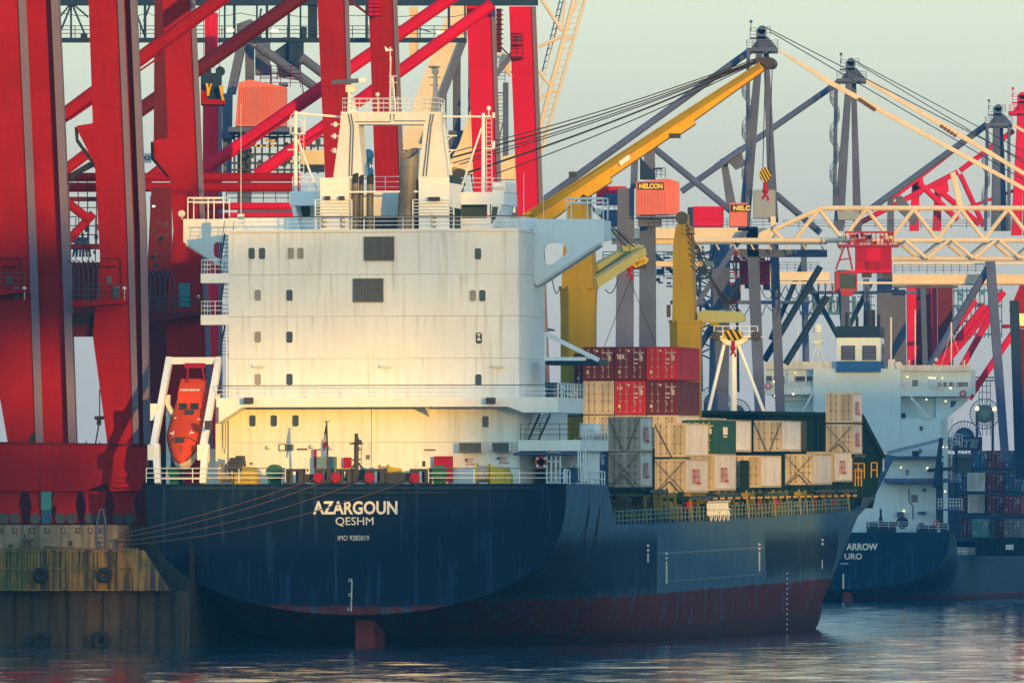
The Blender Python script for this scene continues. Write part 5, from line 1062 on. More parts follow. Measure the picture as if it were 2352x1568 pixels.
for px in (22, 95, 152, 220, 285):
    g = MB(); slab(g, [(px-30,1127),(px+26,1127),(px+20,1160),(px+28,1200),(px-28,1200),(px-22,1160)], YR+.2, 2.2); bg_ = g.build('bogie', 'red_crane', r1)
    for k in (-14, 12): c = P(px+k, 1190, YR-.1); MB().lathe(c, [(.05,0),(.4,0),(.4,.5),(.05,.5)], (0,1,0), 16).build('wheel', 'dark_steel', bg_)
g = MB(); pbox(g, 94, 1128, 118, 1170, YR-.3, .4); g.build('cabinet', 'box_teal', r1); g = MB(); pbox(g, 96, 1170, 117, 1202, YR-.3, .4); g.build('cabinet', 'box_blue', r1)
g = MB(); slab(g, [(78,1016),(64,1020),(70,1000),(82,990)], YR-.2, .3); slab(g, [(195,1022),(198,1010),(200,1022)], YR, .3); slab(g, [(226,1024),(228,1012),(232,1024)], YR, .3); pcab(g, ((229,893),(229,955)), 1.3, YR+.5); pcab(g, ((229,965),(219,1020)), 1.6, YR+.5); pbox(g, 217, 955, 238, 963, YR+.5, .4); pbox(g, 222, 962, 232, 976, YR+.5, .4); g.build('floodlight', 'black', r1)
g = MB(); Yb = 735
ptube(g, (140,270), (545,-30), 17, Yb); g.build('diagonal_brace', 'red_crane', r1); g = MB(); pcab(g, ((160,275),(380,122)), 2.2, Yb-1); g.build('brace_pipe', 'red_crane', r1)
g = MB(); ptube(g, (145,394), (203,350), 13, 720); g.build('diagonal_brace', 'red_crane', r1); g = MB(); ptube(g, (150,462), (206,505), 11, 720); g.build('diagonal_brace', 'red_crane', r1)
g = MB(); ptube(g, (150,560), (215,490), 10, 725); g.build('diagonal_brace', 'red_crane', r1)
# second crane
r2 = thing('quay_crane', 'red quay crane with slim leg just left of the bridge house, dark lower down', 'crane', P(430, 1205, 748), group='red quay cranes')
Y2 = 745.0
J = [(435,-40),(460,523),(472,800),(478,1120)]
leg(r2, [(371,-40),(386,300),(383,318),(352,322),(352,362),(390,407),(398,530),(380,743),(394,1120)], at_line(J, 2), Y2, 'red_crane', [(J, at_line(J, 12))])
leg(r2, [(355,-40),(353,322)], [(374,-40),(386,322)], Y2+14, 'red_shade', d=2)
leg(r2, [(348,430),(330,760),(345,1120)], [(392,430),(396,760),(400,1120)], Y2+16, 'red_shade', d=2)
g = MB(); ptube(g, (312,260), (720,-27), 17, 770); g.build('diagonal_brace', 'red_shade', r2); g = MB(); ptube(g, (322,425), (372,385), 12, 775); g.build('diagonal_brace', 'red_crane', r2)
for y, r in ((407, 10.5), (430, 11)): g = MB(); ptube(g, (150,y), (690,y), r, 765); g.build('tie_beam', 'red_crane', r2)
g = MB(); slab(g, [(346,326),(352,326),(352,358),(388,402),(384,408),(347,366)], Y2+.4, 1); g.build('gusset', 'black', r2)
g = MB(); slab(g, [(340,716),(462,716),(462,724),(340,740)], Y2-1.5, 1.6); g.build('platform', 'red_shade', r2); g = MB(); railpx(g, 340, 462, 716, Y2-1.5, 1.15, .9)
for px in range(346, 402, 11): g.path([P(px,716,Y2-1.2), P(px,640,Y2-1.2), P(px-4,628,Y2-.9), P(px-12,620,Y2-.4)], .05, 5)
g.build('railing', 'dark_rail', r2); g = MB(); pbox(g, 410, 650, 436, 704, Y2-.1, .1); g.build('door', 'box_teal', r2); c = P(456, 682, Y2-1.3); MB().ball(c, .14).build('lamp', 'grey_rail', r2)
g = MB(); pbox(g, 330, 742, 400, 772, Y2+10, 1.5); g.build('portal_beam', 'red_shade', r2)
g = MB(); pbox(g, 352, 446, 372, 484, Y2+17, .8); railpx(g, 346, 380, 520, Y2+17, 2.4, .7, 4); railpx(g, 346, 380, 600, Y2+17, 2.4, .7, 4); g.build('ladder_cage', 'dark_rail', r2)
c = P(353, 474, Y2+15); MB().ball(c, .12, sz=.6).build('lamp', 'lamp_white', r2)
g = MB(); pbox(g, 326, 352, 348, 374, Y2+8, .3); sg = g.build('sign_board', 'white', r2); t_ = MB(); a, b = P(329,368,Y2+8), P(346,358,Y2+8); text(t_, "KS", a, (1,0,0), (0,0,1), b.x-a.x, b.z-a.z, .03, .03); t_.build('lettering', 'black', sg)
g = MB(); pbox(g, 158, 452, 222, 461, 740, 1.5); railpx(g, 158, 222, 452, 740, 1.2, .8); railpx(g, 160, 222, 560, 742, 3.5, .6, 5); pbox(g, 160, 560, 228, 572, 742, 1); g.build('stair_tower', 'red_shade', r2)
for k in range(6): pcab(MB(), ((0,0),(1,1)), 1, 700)
g = MB()
for k in range(6): a = P(168+k*8, 590, 744); g.tube(a, P(176+k*5, 545, 744), .1, n=5)
g.build('cable_bundle', 'crane_brown', r2)
g = MB(); pbox(g, -80, 1095, 336, 1216, 712, 2); g.build('sill_beam', 'red_shade', r2); g = MB(); pbox(g, 250, 1040, 420, 1216, 716, 2); g.build('dark_backing', 'navy', r2)  # dark backing sheets added to close the bright gaps below the sill
g = MB(); pbox(g, 158, 602, 232, 722, 752, 1); pbox(g, -30, 905, 12, 914, 752, 1); g.build('machinery_wall', 'red_shade', r2); g = MB(); pbox(g, 338, 622, 402, 720, 752, 1); pbox(g, 396, 720, 470, 1030, 752, 1); g.build('machinery_wall', 'red_shade', r2)
g = MB(); rq = random.Random(9)
for k in range(16): x, y = 156+rq.random()*66, 505+rq.random()*80; pbox(g, x, y, x+4+rq.random()*9, y+4+rq.random()*10, 746+rq.random()*3, .6)
for k in range(5): pbox(g, 158+k*15, 500, 160+k*15, 600, 747, .3)
for k in range(10): x, y = 346+rq.random()*40, 500+rq.random()*110; pbox(g, x, y, x+4+rq.random()*7, y+4+rq.random()*9, 755+rq.random()*3, .6)
g.build('machinery', 'dark_steel', r2)
hs = thing('spreader', 'blue grey crane spreader with yellow guide arms hanging between red legs', 'spreader', P(488, 242, 800)); g = MB(); pbox(g, 461, 158, 484, 232, 800, 2); pbox(g, 484, 168, 508, 230, 800.5, 2); g.lathe(P(474,156,801), [(.05,-.4),(.35,-.4),(.35,.4),(.05,.4)], (0,1,0)).lathe(P(506,164,801), [(.05,-.4),(.4,-.4),(.4,.4),(.05,.4)], (0,1,0)); g.build('head_block', 'crane_blue', hs)
g = MB(); pbox(g, 461, 228, 516, 240, 799.5, 3); pbox(g, 461, 208, 476, 232, 799.4, .6); g.build('base_beam', 'red_crane', hs)
g = MB(); [ptube(g, (x, 160), (x, -40), .8, 800.5, n=5) for x in (468, 478, 492, 504)]; g.build('hoist_wire', 'cable', hs)
for px in (472, 503): g = MB(); slab(g, [(px,192),(px+6,192),(px+8,204),(px+12,192),(px+15,192),(px+9,212),(px+9,220),(px+3,220),(px+3,208)] if px == 472 else [(px,197),(px+10,197),(px+9,218),(px+13,230),(px+7,232),(px+3,214)], 799.2, .5); g.build('guide_arm', 'yellow', hs)
# third and fourth red cranes
def redleg(parent, lx0, lx1, y0, y1, rx0, rx1, sw, Y, mat='red_far', d=2.6):
    yg = YH-(8.6-CAMH)*F/Y; k = (yg-y1)/(y1-y0); lx1, rx1, y1 = lx1+(lx1-lx0)*k, rx1+(rx1-rx0)*k, yg       # down to the quay
    s0 = [(rx0-sw, y0), (rx1-sw, y1)]; return leg(parent, [(lx0,y0),(lx1,y1)], at_line(s0, 1), Y, mat, [(s0, at_line(s0, sw))], d)
r3 = thing('quay_crane', 'bright red quay crane whose two legs rise directly behind the radar arch', 'crane', P(820, 1205, 850), group='red quay cranes')
redleg(r3, 727, 750, -40, 480, 800, 815, 10, 850, 'red_crane'); redleg(r3, 845, 864, -40, 480, 911, 931, 10.5, 862, 'red_crane')
for a, b, r, Y in (((465,392),(1050,-14),15,880), ((590,402),(1130,10),14.5,900)): g = MB(); ptube(g, a, b, r, Y); g.build('diagonal_brace', 'red_far', r3)
for a, b in (((560,345),(760,207)),((700,325),(800,265))): g = MB(); pcab(g, (a, b), 1.6, 878); g.build('brace_pipe', 'red_far', r3)
redleg(r3, 466, 465, 240, 1000, 510, 511, 9, 905); g = MB(); pbox(g, 470, 30, 500, 135, 906, 1); g.build('leg_head', 'red_far', r3)
for y, r in ((474, 9), (495, 7)): g = MB(); ptube(g, (470,y), (700,y), r, 905); g.build('tie_beam', 'red_far', r3)
g = MB(); railpx(g, 520, 690, 464, 903, 1.2, 1.2); railpx(g, 520, 690, 450, 907, 1.0, 1.2); g.build('railing', 'dark_rail', r3)
g = MB(); pbox(g, 846, 5, 876, 36, 858, 2); g.build('cabin', 'red_far', r3); g = MB(); railpx(g, 846, 876, 36, 857.5, 1.1, .6); slab(g, [(800,-5),(848,32),(848,38),(800,3)], 858, .4); g.build('stairway', 'red_shade', r3)
r4 = thing('quay_crane', 'bright red quay crane with two legs and small red cabin, right of radar arch', 'crane', P(1160, 1205, 955), group='red quay cranes')
redleg(r4, 1069, 1091, -40, 500, 1136, 1154, 10, 940); redleg(r4, 1169, 1189, 15, 500, 1231, 1249, 10, 955)
cb_ = MB(); pbox(cb_, 1174, 72, 1201, 102, 952, 3); cab_ = cb_.build('cabin', 'red_far', r4); g = MB(); pbox(g, 1184, 82, 1193, 97, 951.9, .1); g.build('window', 'glass', cab_); g = MB(); pbox(g, 1173, 130, 1201, 134, 951.5, 3); railpx(g, 1173, 1201, 131, 951.4, 1.2, .6); slab(g, [(1140,95),(1174,130),(1174,134),(1140,100)], 951, .4); railpx(g, 1173, 1201, 100, 951.4, 1.0, .6); g.build('stairway', 'red_shade', r4)
g = MB(); pbox(g, 1140, 20, 1152, 120, 950, 1)
for k in range(9): pbox(g, 1139, 22+k*11, 1156, 24+k*11, 949.5, 1)
g.build('stair_tower', 'red_shade', r4)
bm = MB(); pbox(bm, 130, -6, 1236, 12, 930, 1.2); pbox(bm, 135, 87, 1072, 97, 930, 1.2); bm_o = bm.build('boom_girder', 'crane_blue', r4)
g = MB()
for px in (333, 538, 613, 663, 842, 1031): pbox(g, px-3, 10, px+3, 90, 930.2, .5)
for px in (163, 590, 516, 690, 1068): pbox(g, px-2, 10, px+2, 90, 931, .5)
for a, b in (((165,8),(137,78)),((165,8),(197,85)),((163,8),(137,40)),((165,8),(203,40)),((313,30),(333,85)),((600,20),(590,90)),((345,10),(330,50))): ptube(g, a, b, 2.2, 930.5, n=6)
g.build('boom_bracing', 'crane_blue', r4)
g = MB(); railpx(g, 135, 1072, 86, 929.5, 1.1, 1.6); 
for k in range(9): pcab(g, ((135+k*105,28+(k%3)*3),(240+k*105,30)), .8, 931, 8)
g.build('railing', 'dark_rail', r4)
g = MB(); pbox(g, 707, 12, 728, 90, 931, 2); pbox(g, 690, 62, 704, 88, 930, 1.5); pbox(g, 568, 84, 600, 90, 929.8, 1); pbox(g, 650, 86, 680, 92, 929.8, 1); pbox(g, 185, 78, 200, 88, 929.8, 1); g.build('trolley', 'crane_blue', r4)
for px, py in ((529,70),(630,71),(1012,75)): g = MB(); pbox(g, px-8, py-2.5, px+8, py+2.5, 929, .4); g.build('work_lamp', 'lamp', r4)
# ---------------------------------------------------------------- pale crane with the raised lattice jib, behind the red legs
YC = 1050.0
hc = thing('harbour_crane', 'cream crane with steep raised lattice jib and salmon machine house behind red legs', 'crane', P(800, 1205, YC))
g = MB(); slab(g, [(928,300),(984,145),(1035,12),(1075,12),(1062,100),(975,340),(925,345)], YC, 3); g.build('tower', 'cream_clean', hc)
g = MB(); g.beam(P(975,330,YC-.6), P(1066,92,YC-.6), .5, .7, (0,1,0)); g.beam(P(1090,235,YC), P(1180,120,YC), .5, .6, (0,1,0)); g.build('tower_edge', 'crane_brown', hc)
g = MB(); pbox(g, 1040, 96, 1058, 300, YC+4, 1.5); pbox(g, 1155, 190, 1168, 400, YC+3, 1.5); pbox(g, 1075, 96, 1082, 330, YC+4, 1); pbox(g, 1022, 215, 1026, 320, YC, .3); pbox(g, 1100, 250, 1120, 330, YC+5, 2); g.build('column', 'crane_grey', hc)
g = MB(); slab(g, [(1018,398),(1055,330),(1085,240),(1092,240),(1086,400)], YC+1, 3); slab(g, [(1150,400),(1155,360),(1190,350),(1190,412),(1150,412)], YC+2, 2); slab(g, [(1150,120),(1172,130),(1172,175),(1145,150)], YC+2, 2); pbox(g, 940, 16, 960, 140, YC+5, 2); pbox(g, 1096, 380, 1128, 440, YC+3, 2); g.build('slewing_frame', 'cream', hc)
g = MB(); slab(g, [(1154,437),(1180,437),(1184,488),(1154,488)], YC-1, 1.5); g.build('counterweight', 'white_cool', hc); g = MB(); slab(g, [(1180,437),(1186,439),(1190,488),(1184,488)], YC-1, 1.6); g.build('counterweight_side', 'crane_grey', hc)
g = MB()
for a, b, r in (((1352,-30),(1246,340),3.6), ((1326,-30),(1238,300),5.2), ((1308,-30),(1238,220),1.6)): ptube(g, a, b, r, YC+20)
for a, b, r in (((1240,-8),(1290,70),4.5),((1290,84),(1236,108),4),((1300,-10),(1290,74),2),((1236,160),(1262,196),4),((1262,210),(1238,228),3.5),((1330,0),(1300,60),2),((1316,85),(1302,90),3.5),((1282,208),(1262,214),3.5)): ptube(g, a, b, r, YC+20)
for k in range(26):
    x = 1348-k*4.1; y = -20+k*14.2; ptube(g, (x, y), (x-23, y+6), 1.2, YC+20, n=5)
ptube(g, (1247,336), (1205,480), 3.6, YC+20); ptube(g, (1238,298), (1196,470), 5, YC+20); g.build('lattice_jib', 'cream_clean', hc); g = MB(); pbox(g, 545, 300, 575, 1215, YC+3, 3); pbox(g, 1030, 300, 1065, 1215, YC+3, 3); pbox(g, 545, 470, 1200, 500, YC+2, 4); g.build('portal_leg', 'crane_grey', hc)
g = MB()
for a, b, r in (((1294,0),(1250,180),1.3),((1286,0),(1244,170),1.3)): ptube(g, a, b, r, YC+21)
for k in range(12): ptube(g, (1292-k*3.9, 6+k*15), (1281-k*3.6, 8+k*15), 1.1, YC+21, n=5)
g.build('jib_walkway', 'crane_grey', hc)
g = MB(); slab(g, [(540,290),(548,190),(573,183),(657,200),(657,290)], YC-8, 6); mh = g.build('machine_house', 'pink_house', hc); g = MB()
for k in range(22): pbox(g, 549+k*5, 200, 550.2+k*5, 286, YC-8.06, .05)
g.build('wall_rib', 'pink_rib', mh)
g = MB(); pbox(g, 524, 292, 690, 303, YC-9, 8); pbox(g, 640, 190, 660, 196, YC-8, 4); g.build('platform', 'crane_grey', hc); g = MB(); railpx(g, 598, 690, 186, YC-4, 1.6, 1.0, 4); railpx(g, 598, 690, 200, YC-6, 1.4, 1.0, 3); g.build('railing', 'red_shade', hc)
g = MB(); slab(g, [(546,90),(566,90),(540,215),(520,215)], YC+2, 3); slab(g, [(510,215),(533,215),(530,400),(512,400)], YC+2, 3); pbox(g, 507, 296, 535, 318, YC+1.5, 3); pbox(g, 563, 97, 583, 185, YC+4, 2); pbox(g, 586, 95, 620, 172, YC+6, 2); slab(g, [(544,55),(575,44),(600,60),(600,100),(544,100)], YC+6, 2); g.build('column', 'crane_brown', hc)
g = MB(); ptube(g, (588,102), (738,212), 11, YC+1); ptube(g, (692,132), (742,170), 11, YC+3); ptube(g, (604,114), (612,120), 14, YC+1); ptube(g, (690,134), (697,139), 14, YC+3); g.build('strut', 'crane_brown', hc)
g = MB(); slab(g, [(628,120),(660,97),(697,97),(697,130),(680,175),(640,175)], YC+9, 2); pbox(g, 664, 97, 680, 150, YC+8, 1.5); g.build('bracket', 'crane_blue', hc)
g = MB(); rq = random.Random(4)
for y in (312, 332, 352, 372, 388): pbox(g, 530, y, 745, y+4, YC, 1)
for k in range(13): x = 535+k*16+rq.random()*5; pbox(g, x, 305, x+4, 398, YC+.2, 1)
for k in range(26): x, y = 535+rq.random()*190, 310+rq.random()*70; pbox(g, x, y, x+6+rq.random()*10, y+5+rq.random()*9, YC-.4, 1)
g.build('machinery_frame', 'dark_steel', hc)
g = MB(); pbox(g, 690, 345, 746, 378, YC-1.5, 1); 
for k in range(8): x, y = 560+rq.random()*120, 318+rq.random()*60; pbox(g, x, y, x+12, y+6, YC-.6, .1)
g.build('panel', 'cream', hc); g = MB(); pbox(g, 690, 378, 745, 395, YC-1.4, 1); g.build('panel_base', 'navy', hc)
g = MB(); g.lathe(P(846,356,1040), [(.05,-.3),(.62,-.25),(.62,.25),(.05,.3)], (0,1,0), 16); pbox(g, 842, 364, 856, 402, 1040, .8); g.ball(P(848,395,1040), .5); hb_ = solo(g, 'hook_ball', 'blue_band', 'blue hook block numbered 31 hanging behind the exhaust pipes', 'crane hook', P(848,380,1040), I4, None, True)
t_ = MB(); a, b = P(848,385,1039.5), P(856,378,1039.5); text(t_, "31", a, (1,0,0), (0,0,1), b.x-a.x, b.z-a.z, .03, .02); t_.build('lettering', 'white', hb_)
rq = random.Random(21); g = MB()
for (x0, x1, y0, y1, n) in ((1076,1166,95,400,16), (590,735,100,180,7), (940,1040,20,140,6), (1020,1090,300,400,8)):
    for k in range(n):
        x, y = rq.uniform(x0, x1), rq.uniform(y0, y1)
        if k % 2: ptube(g, (x, y), (x+rq.uniform(-12,12), y+rq.uniform(30,80)), 1.6, YC+6+k*.2, n=5)
        else: ptube(g, (x, y), (x+rq.uniform(20,45), y+rq.uniform(-6,14)), 1.4, YC+6+k*.2, n=5)
g.build('bracing', 'crane_grey', hc); g = MB()
for y in (150, 190, 236, 262, 290, 330): railpx(g, 1082, 1160, y, YC+5, 1.1, 1.0)
g.build('walkway_rail', 'crane_grey', hc)
# ---------------------------------------------------------------- grey cranes in the distance
def wavy(mb, a, b, r, Y): return ptube(mb, a, b, r, Y, n=10)
def stair_helix(mb, x, y0, y1, w_, Y):
    r = w_*Y/F; z0, z1 = P(x,y1,Y).z, P(x,y0,Y).z; X_ = P(x,0,Y).x; n = int((z1-z0)*6); pts = [Vector((X_+r*math.cos(i*.19), Y+r*math.sin(i*.19), z0+(z1-z0)*i/n)) for i in range(n+1)]
    mb.path(pts, .05, 4); mb.path([p+Vector((0,0,1.0)) for p in pts], .035, 4)
    for i in range(0, n, 2): mb.tube(pts[i], pts[i]+Vector((0,0,1)), .03, n=4)
    for i in range(0, n, 1): q = Vector((X_, Y, pts[i].z)); mb.tube(q, pts[i], .04, n=4)
def aframe(o, ax, ay, k, Y, mat, ybase):
    """crane head, two raking columns, stair column; ax, ay = picture position of the head, k = its scale"""
    q = lambda x, y: (ax+x*k, ay+y*k)
    g = MB(); slab(g, [q(-13,24),q(13,24),q(13,62),q(-13,62)], Y, 2.5); slab(g, [q(-36,62),q(-10,30),q(12,24),q(36,52),q(36,62)], Y+.4, 2); g.lathe(P(*q(-2,10),Y+1), [(.05,-1),(10*k*Y/F,-1),(10*k*Y/F,1),(.05,1)], (0,1,0), 14); pbox(g, *q(-12,8), *q(8,30), Y, 2); pbox(g, *q(-36,50), *q(36,58), Y-.4, 3); g.build('crane_head', mat, o)
    g = MB(); railpx(g, q(-28,0)[0], q(-14,0)[0], q(0,27)[1], Y, 1.3, .7); railpx(g, q(10,0)[0], q(18,0)[0], q(0,22)[1], Y, 1.2, .6); railpx(g, q(-36,0)[0], q(36,0)[0], q(0,50)[1], Y-.4, 1.0, .9); pbox(g, *q(-28,26), *q(-12,29), Y, 1.5); ptube(g, q(-26,12), q(-26,-8), 1, Y, n=5); g.ball(P(*q(-26,-10), Y), .22); g.build('railing', mat, o)
    return q
g1 = thing('gantry_crane', 'grey gantry crane with the tallest pointed head, right behind the tip of the yellow jib', 'crane', P(1740, 1205, 1270), group='pointed grey gantry cranes')
YG = 1270.0; aframe(g1, 1751, 60, 1.0, YG, 'crane_grey', 520)
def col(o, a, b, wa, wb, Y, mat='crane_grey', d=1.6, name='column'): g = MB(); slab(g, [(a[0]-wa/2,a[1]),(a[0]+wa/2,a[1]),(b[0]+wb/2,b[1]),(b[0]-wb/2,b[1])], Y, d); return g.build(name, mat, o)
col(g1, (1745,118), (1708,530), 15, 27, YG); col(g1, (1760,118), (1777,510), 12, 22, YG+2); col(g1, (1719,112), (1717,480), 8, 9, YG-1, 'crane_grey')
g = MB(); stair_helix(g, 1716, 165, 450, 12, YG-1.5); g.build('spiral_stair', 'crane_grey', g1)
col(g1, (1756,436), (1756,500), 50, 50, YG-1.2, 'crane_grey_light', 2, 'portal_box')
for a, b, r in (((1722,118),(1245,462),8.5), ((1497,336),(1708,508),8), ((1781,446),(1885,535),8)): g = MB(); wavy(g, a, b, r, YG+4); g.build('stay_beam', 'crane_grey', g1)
g = MB(); slab(g, [(1788,112),(1792,120),(1905,195),(2352,438),(2352,428),(1910,185)], YG-3, .6); g.build('forestay', 'cream_clean', g1)
g = MB()
for k in range(6): g.lathe(P(1975+k*6.5, 230+k*4.3, YG-3.3), [(.05,-.2),(.3,-.2),(.3,.2),(.05,.2)], (0,1,0), 8)
g.build('stay_joint', 'rusty', g1)
g = MB(); pcab(g, ((1752,60),(2360,372)), 1.1, YG-2); pcab(g, ((1768,73),(2360,418)), 1.1, YG-2); g.build('stay_cable', 'cable', g1)
# its boom: a cream lattice truss out over the water
YT = 1262.0; g = MB()
for a, b, r in (((1778,527),(1885,478),6), ((1882,478),(2420,478),6), ((1590,552),(2420,552),6), ((2048,594),(2420,594),5.5), ((1775,527),(1800,552),5)): ptube(g, a, b, r, YT)
tops = [1881, 1990, 2098, 2206, 2315, 2424]
for i, x in enumerate(tops[:-1]): ptube(g, (x,480), (x+54,550), 5, YT); ptube(g, (x+54,550), (x+109,480), 5, YT)
ptube(g, (1881,480), (1826,550), 5, YT)
for i, x in enumerate((2060, 2168, 2276)): ptube(g, (x,553), (x+48,593), 4.5, YT+3); ptube(g, (x+100,553), (x+52,593), 4.5, YT+3); ptube(g, (x+20,553), (x+68,593), 4.5, YT-1); ptube(g, (x+118,553), (x+70,593), 4.5, YT-1)
for k in range(9): ptube(g, (1600+k*40,553), (1612+k*40,574), 2, YT+2)
slab(g, [(2183,398),(2194,394),(2214,478),(2200,478)], YT, .8); g.build('boom_truss', 'cream_clean', g1)
g = MB(); pbox(g, 1400, 524, 1780, 548, YT+8, 2); pbox(g, 1770, 497, 1782, 530, YT+2, 1); pbox(g, 1590, 556, 1900, 561, YT+6, 1.2); pbox(g, 1405, 548, 1780, 560, YT+9, 2); pbox(g, 1380, 600, 1640, 612, YT+12, 2); g.build('box_girder', 'cream_clean', g1)
g = MB(); railpx(g, 1450, 1780, 522, YT+7.5, 1.1, 1.6); railpx(g, 1800, 2360, 525, YT+8, 1.1, 2); pbox(g, 1700, 573, 1900, 590, YT+8, 1.5); g.build('railing', 'crane_grey', g1)
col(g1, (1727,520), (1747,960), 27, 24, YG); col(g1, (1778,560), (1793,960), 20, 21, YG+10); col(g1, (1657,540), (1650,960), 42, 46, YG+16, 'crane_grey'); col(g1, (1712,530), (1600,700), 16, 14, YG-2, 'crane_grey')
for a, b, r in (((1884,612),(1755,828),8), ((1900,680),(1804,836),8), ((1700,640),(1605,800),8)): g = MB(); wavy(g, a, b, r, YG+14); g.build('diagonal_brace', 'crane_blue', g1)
g = MB()
for k in range(5): x = 1745+k*20; pcab(g, ((x,656),(x+38,658)), 1.0, YG+6, 30)
for k in range(3): x = 1560+k*26; pcab(g, ((x,565),(x+30,565)), 1.2, YG+5, 42)
for k in range(4): x = 1862+k*16; pcab(g, ((x,650),(x+20,650)), 1.0, YG-4, 66)
g.build('festoon_cable', 'cable', g1)
def trolley(x, y, k, Y, label, mat='red_item'):
    o = thing('crane_trolley', label, 'crane trolley', P(x, y, Y), group='red trolleys under the booms'); q = lambda a, b: (x+a*k, y+b*k); rq = random.Random(int(x))
    g = MB(); pbox(g, *q(-20,-30), *q(62,24), Y, 3); pbox(g, *q(-45,24), *q(62,29), Y-.5, 3.6); hs_ = g.build('trolley_house', 'red_far', o); g = MB()
    for i in range(7): pbox(g, *q(-18+i*3.4,-28), *q(-17+i*3.4,22), Y-.05, .05); pbox(g, *q(38+i*3.4,-28), *q(39+i*3.4,22), Y-.05, .05)
    g.build('wall_rib', 'red_shade', hs_); g = MB(); pbox(g, *q(6,2), *q(36,22), Y-.3, .2); g.build('service_panel', 'red_crane', hs_)
    g = MB(); pbox(g, *q(-46,-66), *q(68,-62), Y-.6, 1); pbox(g, *q(-60,-36), *q(80,-31), Y-1, 4)
    for i in range(12): pbox(g, *q(-45+i*10,-64), *q(-43+i*10,-32), Y-.5, .4)
    for i in range(22): a, b = -40+rq.random()*100, -62+rq.random()*22; pbox(g, *q(a,b), *q(a+4+rq.random()*8,b+5+rq.random()*6), Y-.2, 1.5)
    ptube(g, q(-46,-34), q(-66,22), 2.2*k, Y, n=6); ptube(g, q(-40,-34), q(-28,22), 2.2*k, Y, n=6); ptube(g, q(-58,0), q(-30,-4), 2*k, Y, n=6); g.build('hoist_frame', 'red_mach', o)
    g = MB(); pbox(g, *q(-68,26), *q(-17,32), Y-1, 3); pbox(g, *q(-68,32), *q(-58,72), Y-1, 2.4); pbox(g, *q(-62,66), *q(-20,72), Y-1, 2.4); pbox(g, *q(-82,70), *q(-60,73), Y-1, 2); pbox(g, *q(-54,72), *q(-26,82), Y-1, 1); pbox(g, *q(-20,32), *q(-17,72), Y-1, .3); g.build('cab_frame', 'red_mach', o)
    g = MB(); pbox(g, *q(-58,34), *q(-20,66), Y-.8, 2); g.build('cab_glass', 'wheel_glass', o)
    g = MB(); pbox(g, *q(44,29), *q(62,44), Y, 2); pbox(g, *q(-6,29), *q(16,40), Y+.5, 1); g.build('rope_sheaves', 'dark_steel', o)
    return o
trolley(1986, 597, 1.0, 1255, 'red trolley with a glazed cab hanging from the cream lattice boom'); trolley(1716, 628, .85, 1290, 'salmon red trolley half hidden behind grey columns, right of the yellow post')
# second and third pointed cranes and the red one
g2_ = thing('gantry_crane', 'grey gantry crane with the middle pointed head of three, above the cream lattice boom', 'crane', P(1945, 1205, 1354), group='pointed grey gantry cranes'); YG2 = 1354.0
aframe(g2_, 1956, 134, .93, YG2, 'crane_grey', 500); col(g2_, (1950,190), (1926,530), 14, 24, YG2); col(g2_, (1961,190), (1970,530), 11, 19, YG2+2); col(g2_, (1921,190), (1917,480), 8, 8, YG2-1); col(g2_, (1948,485), (1950,505), 50, 50, YG2-.8, 'crane_grey_light', 2, 'portal_box')
g = MB(); stair_helix(g, 1917, 205, 450, 11, YG2-1.5); g.build('spiral_stair', 'crane_grey', g2_)
for a, b, r in (((1925,190),(1565,440),7.5), ((1930,620),(1940,760),9)): g = MB(); wavy(g, a, b, r, YG2+4); g.build('stay_beam', 'crane_grey', g2_)
col(g2_, (1662,365), (1680,470), 14, 22, YG2+5, 'crane_brown'); g = MB(); slab(g, [(1640,378),(1700,336),(1712,380),(1690,390),(1676,374),(1668,384)], YG2+5, 1); g.build('gusset', 'crane_brown', g2_)
g = MB(); slab(g, [(1988,180),(1990,190),(2200,314),(2360,408),(2360,398),(2204,303)], YG2-3, .6); g.build('forestay', 'cream_clean', g2_); g = MB()
for k in range(5): g.lathe(P(2163+k*7.5, 291+k*5, YG2-3.3), [(.05,-.2),(.28,-.2),(.28,.2),(.05,.2)], (0,1,0), 8)
g.build('stay_joint', 'rusty', g2_)
g = MB(); pcab(g, ((1965,141),(2360,352)), 1.0, YG2-2); pcab(g, ((1975,150),(2360,378)), 1.0, YG2-2); g.build('stay_cable', 'cable', g2_)
g = MB(); pbox(g, 1700, 624, 1905, 644, YG2, 2); pbox(g, 2050, 630, 2420, 654, YG2, 2); pbox(g, 1700, 647, 2420, 652, YG2-.6, 1); pbox(g, 2050, 602, 2420, 607, YG2-2, 1); g.build('boom_girder', 'cream_clean', g2_)
g = MB(); railpx(g, 1790, 1880, 622, YG2-.5, 1.2, 1.2); railpx(g, 2055, 2260, 627, YG2-.5, 1.2, 1.2); pbox(g, 2050, 656, 2200, 661, YG2, 1); g.build('railing', 'crane_grey', g2_)
col(g2_, (1940,620), (1945,850), 19, 21, YG2+3, 'crane_grey'); col(g2_, (2032,600), (2032,850), 34, 34, YG2+8, 'crane_brown'); col(g2_, (2275,600), (2310,1060), 22, 18, YG2-6, 'crane_grey'); g = MB(); wavy(g, (2272,612), (2130,850), 9, YG2-4); g.build('diagonal_brace', 'crane_grey', g2_); col(g2_, (2330,690), (2345,1100), 20, 24, YG2+4, 'crane_blue'); col(g2_, (2060,665), (2062,850), 40, 40, YG2+12, 'crane_brown')
g3_ = thing('gantry_crane', 'grey gantry crane with the smallest pointed head, at the right beside a red one', 'crane', P(2290, 1205, 1484), group='pointed grey gantry cranes'); Y3_ = 1484.0
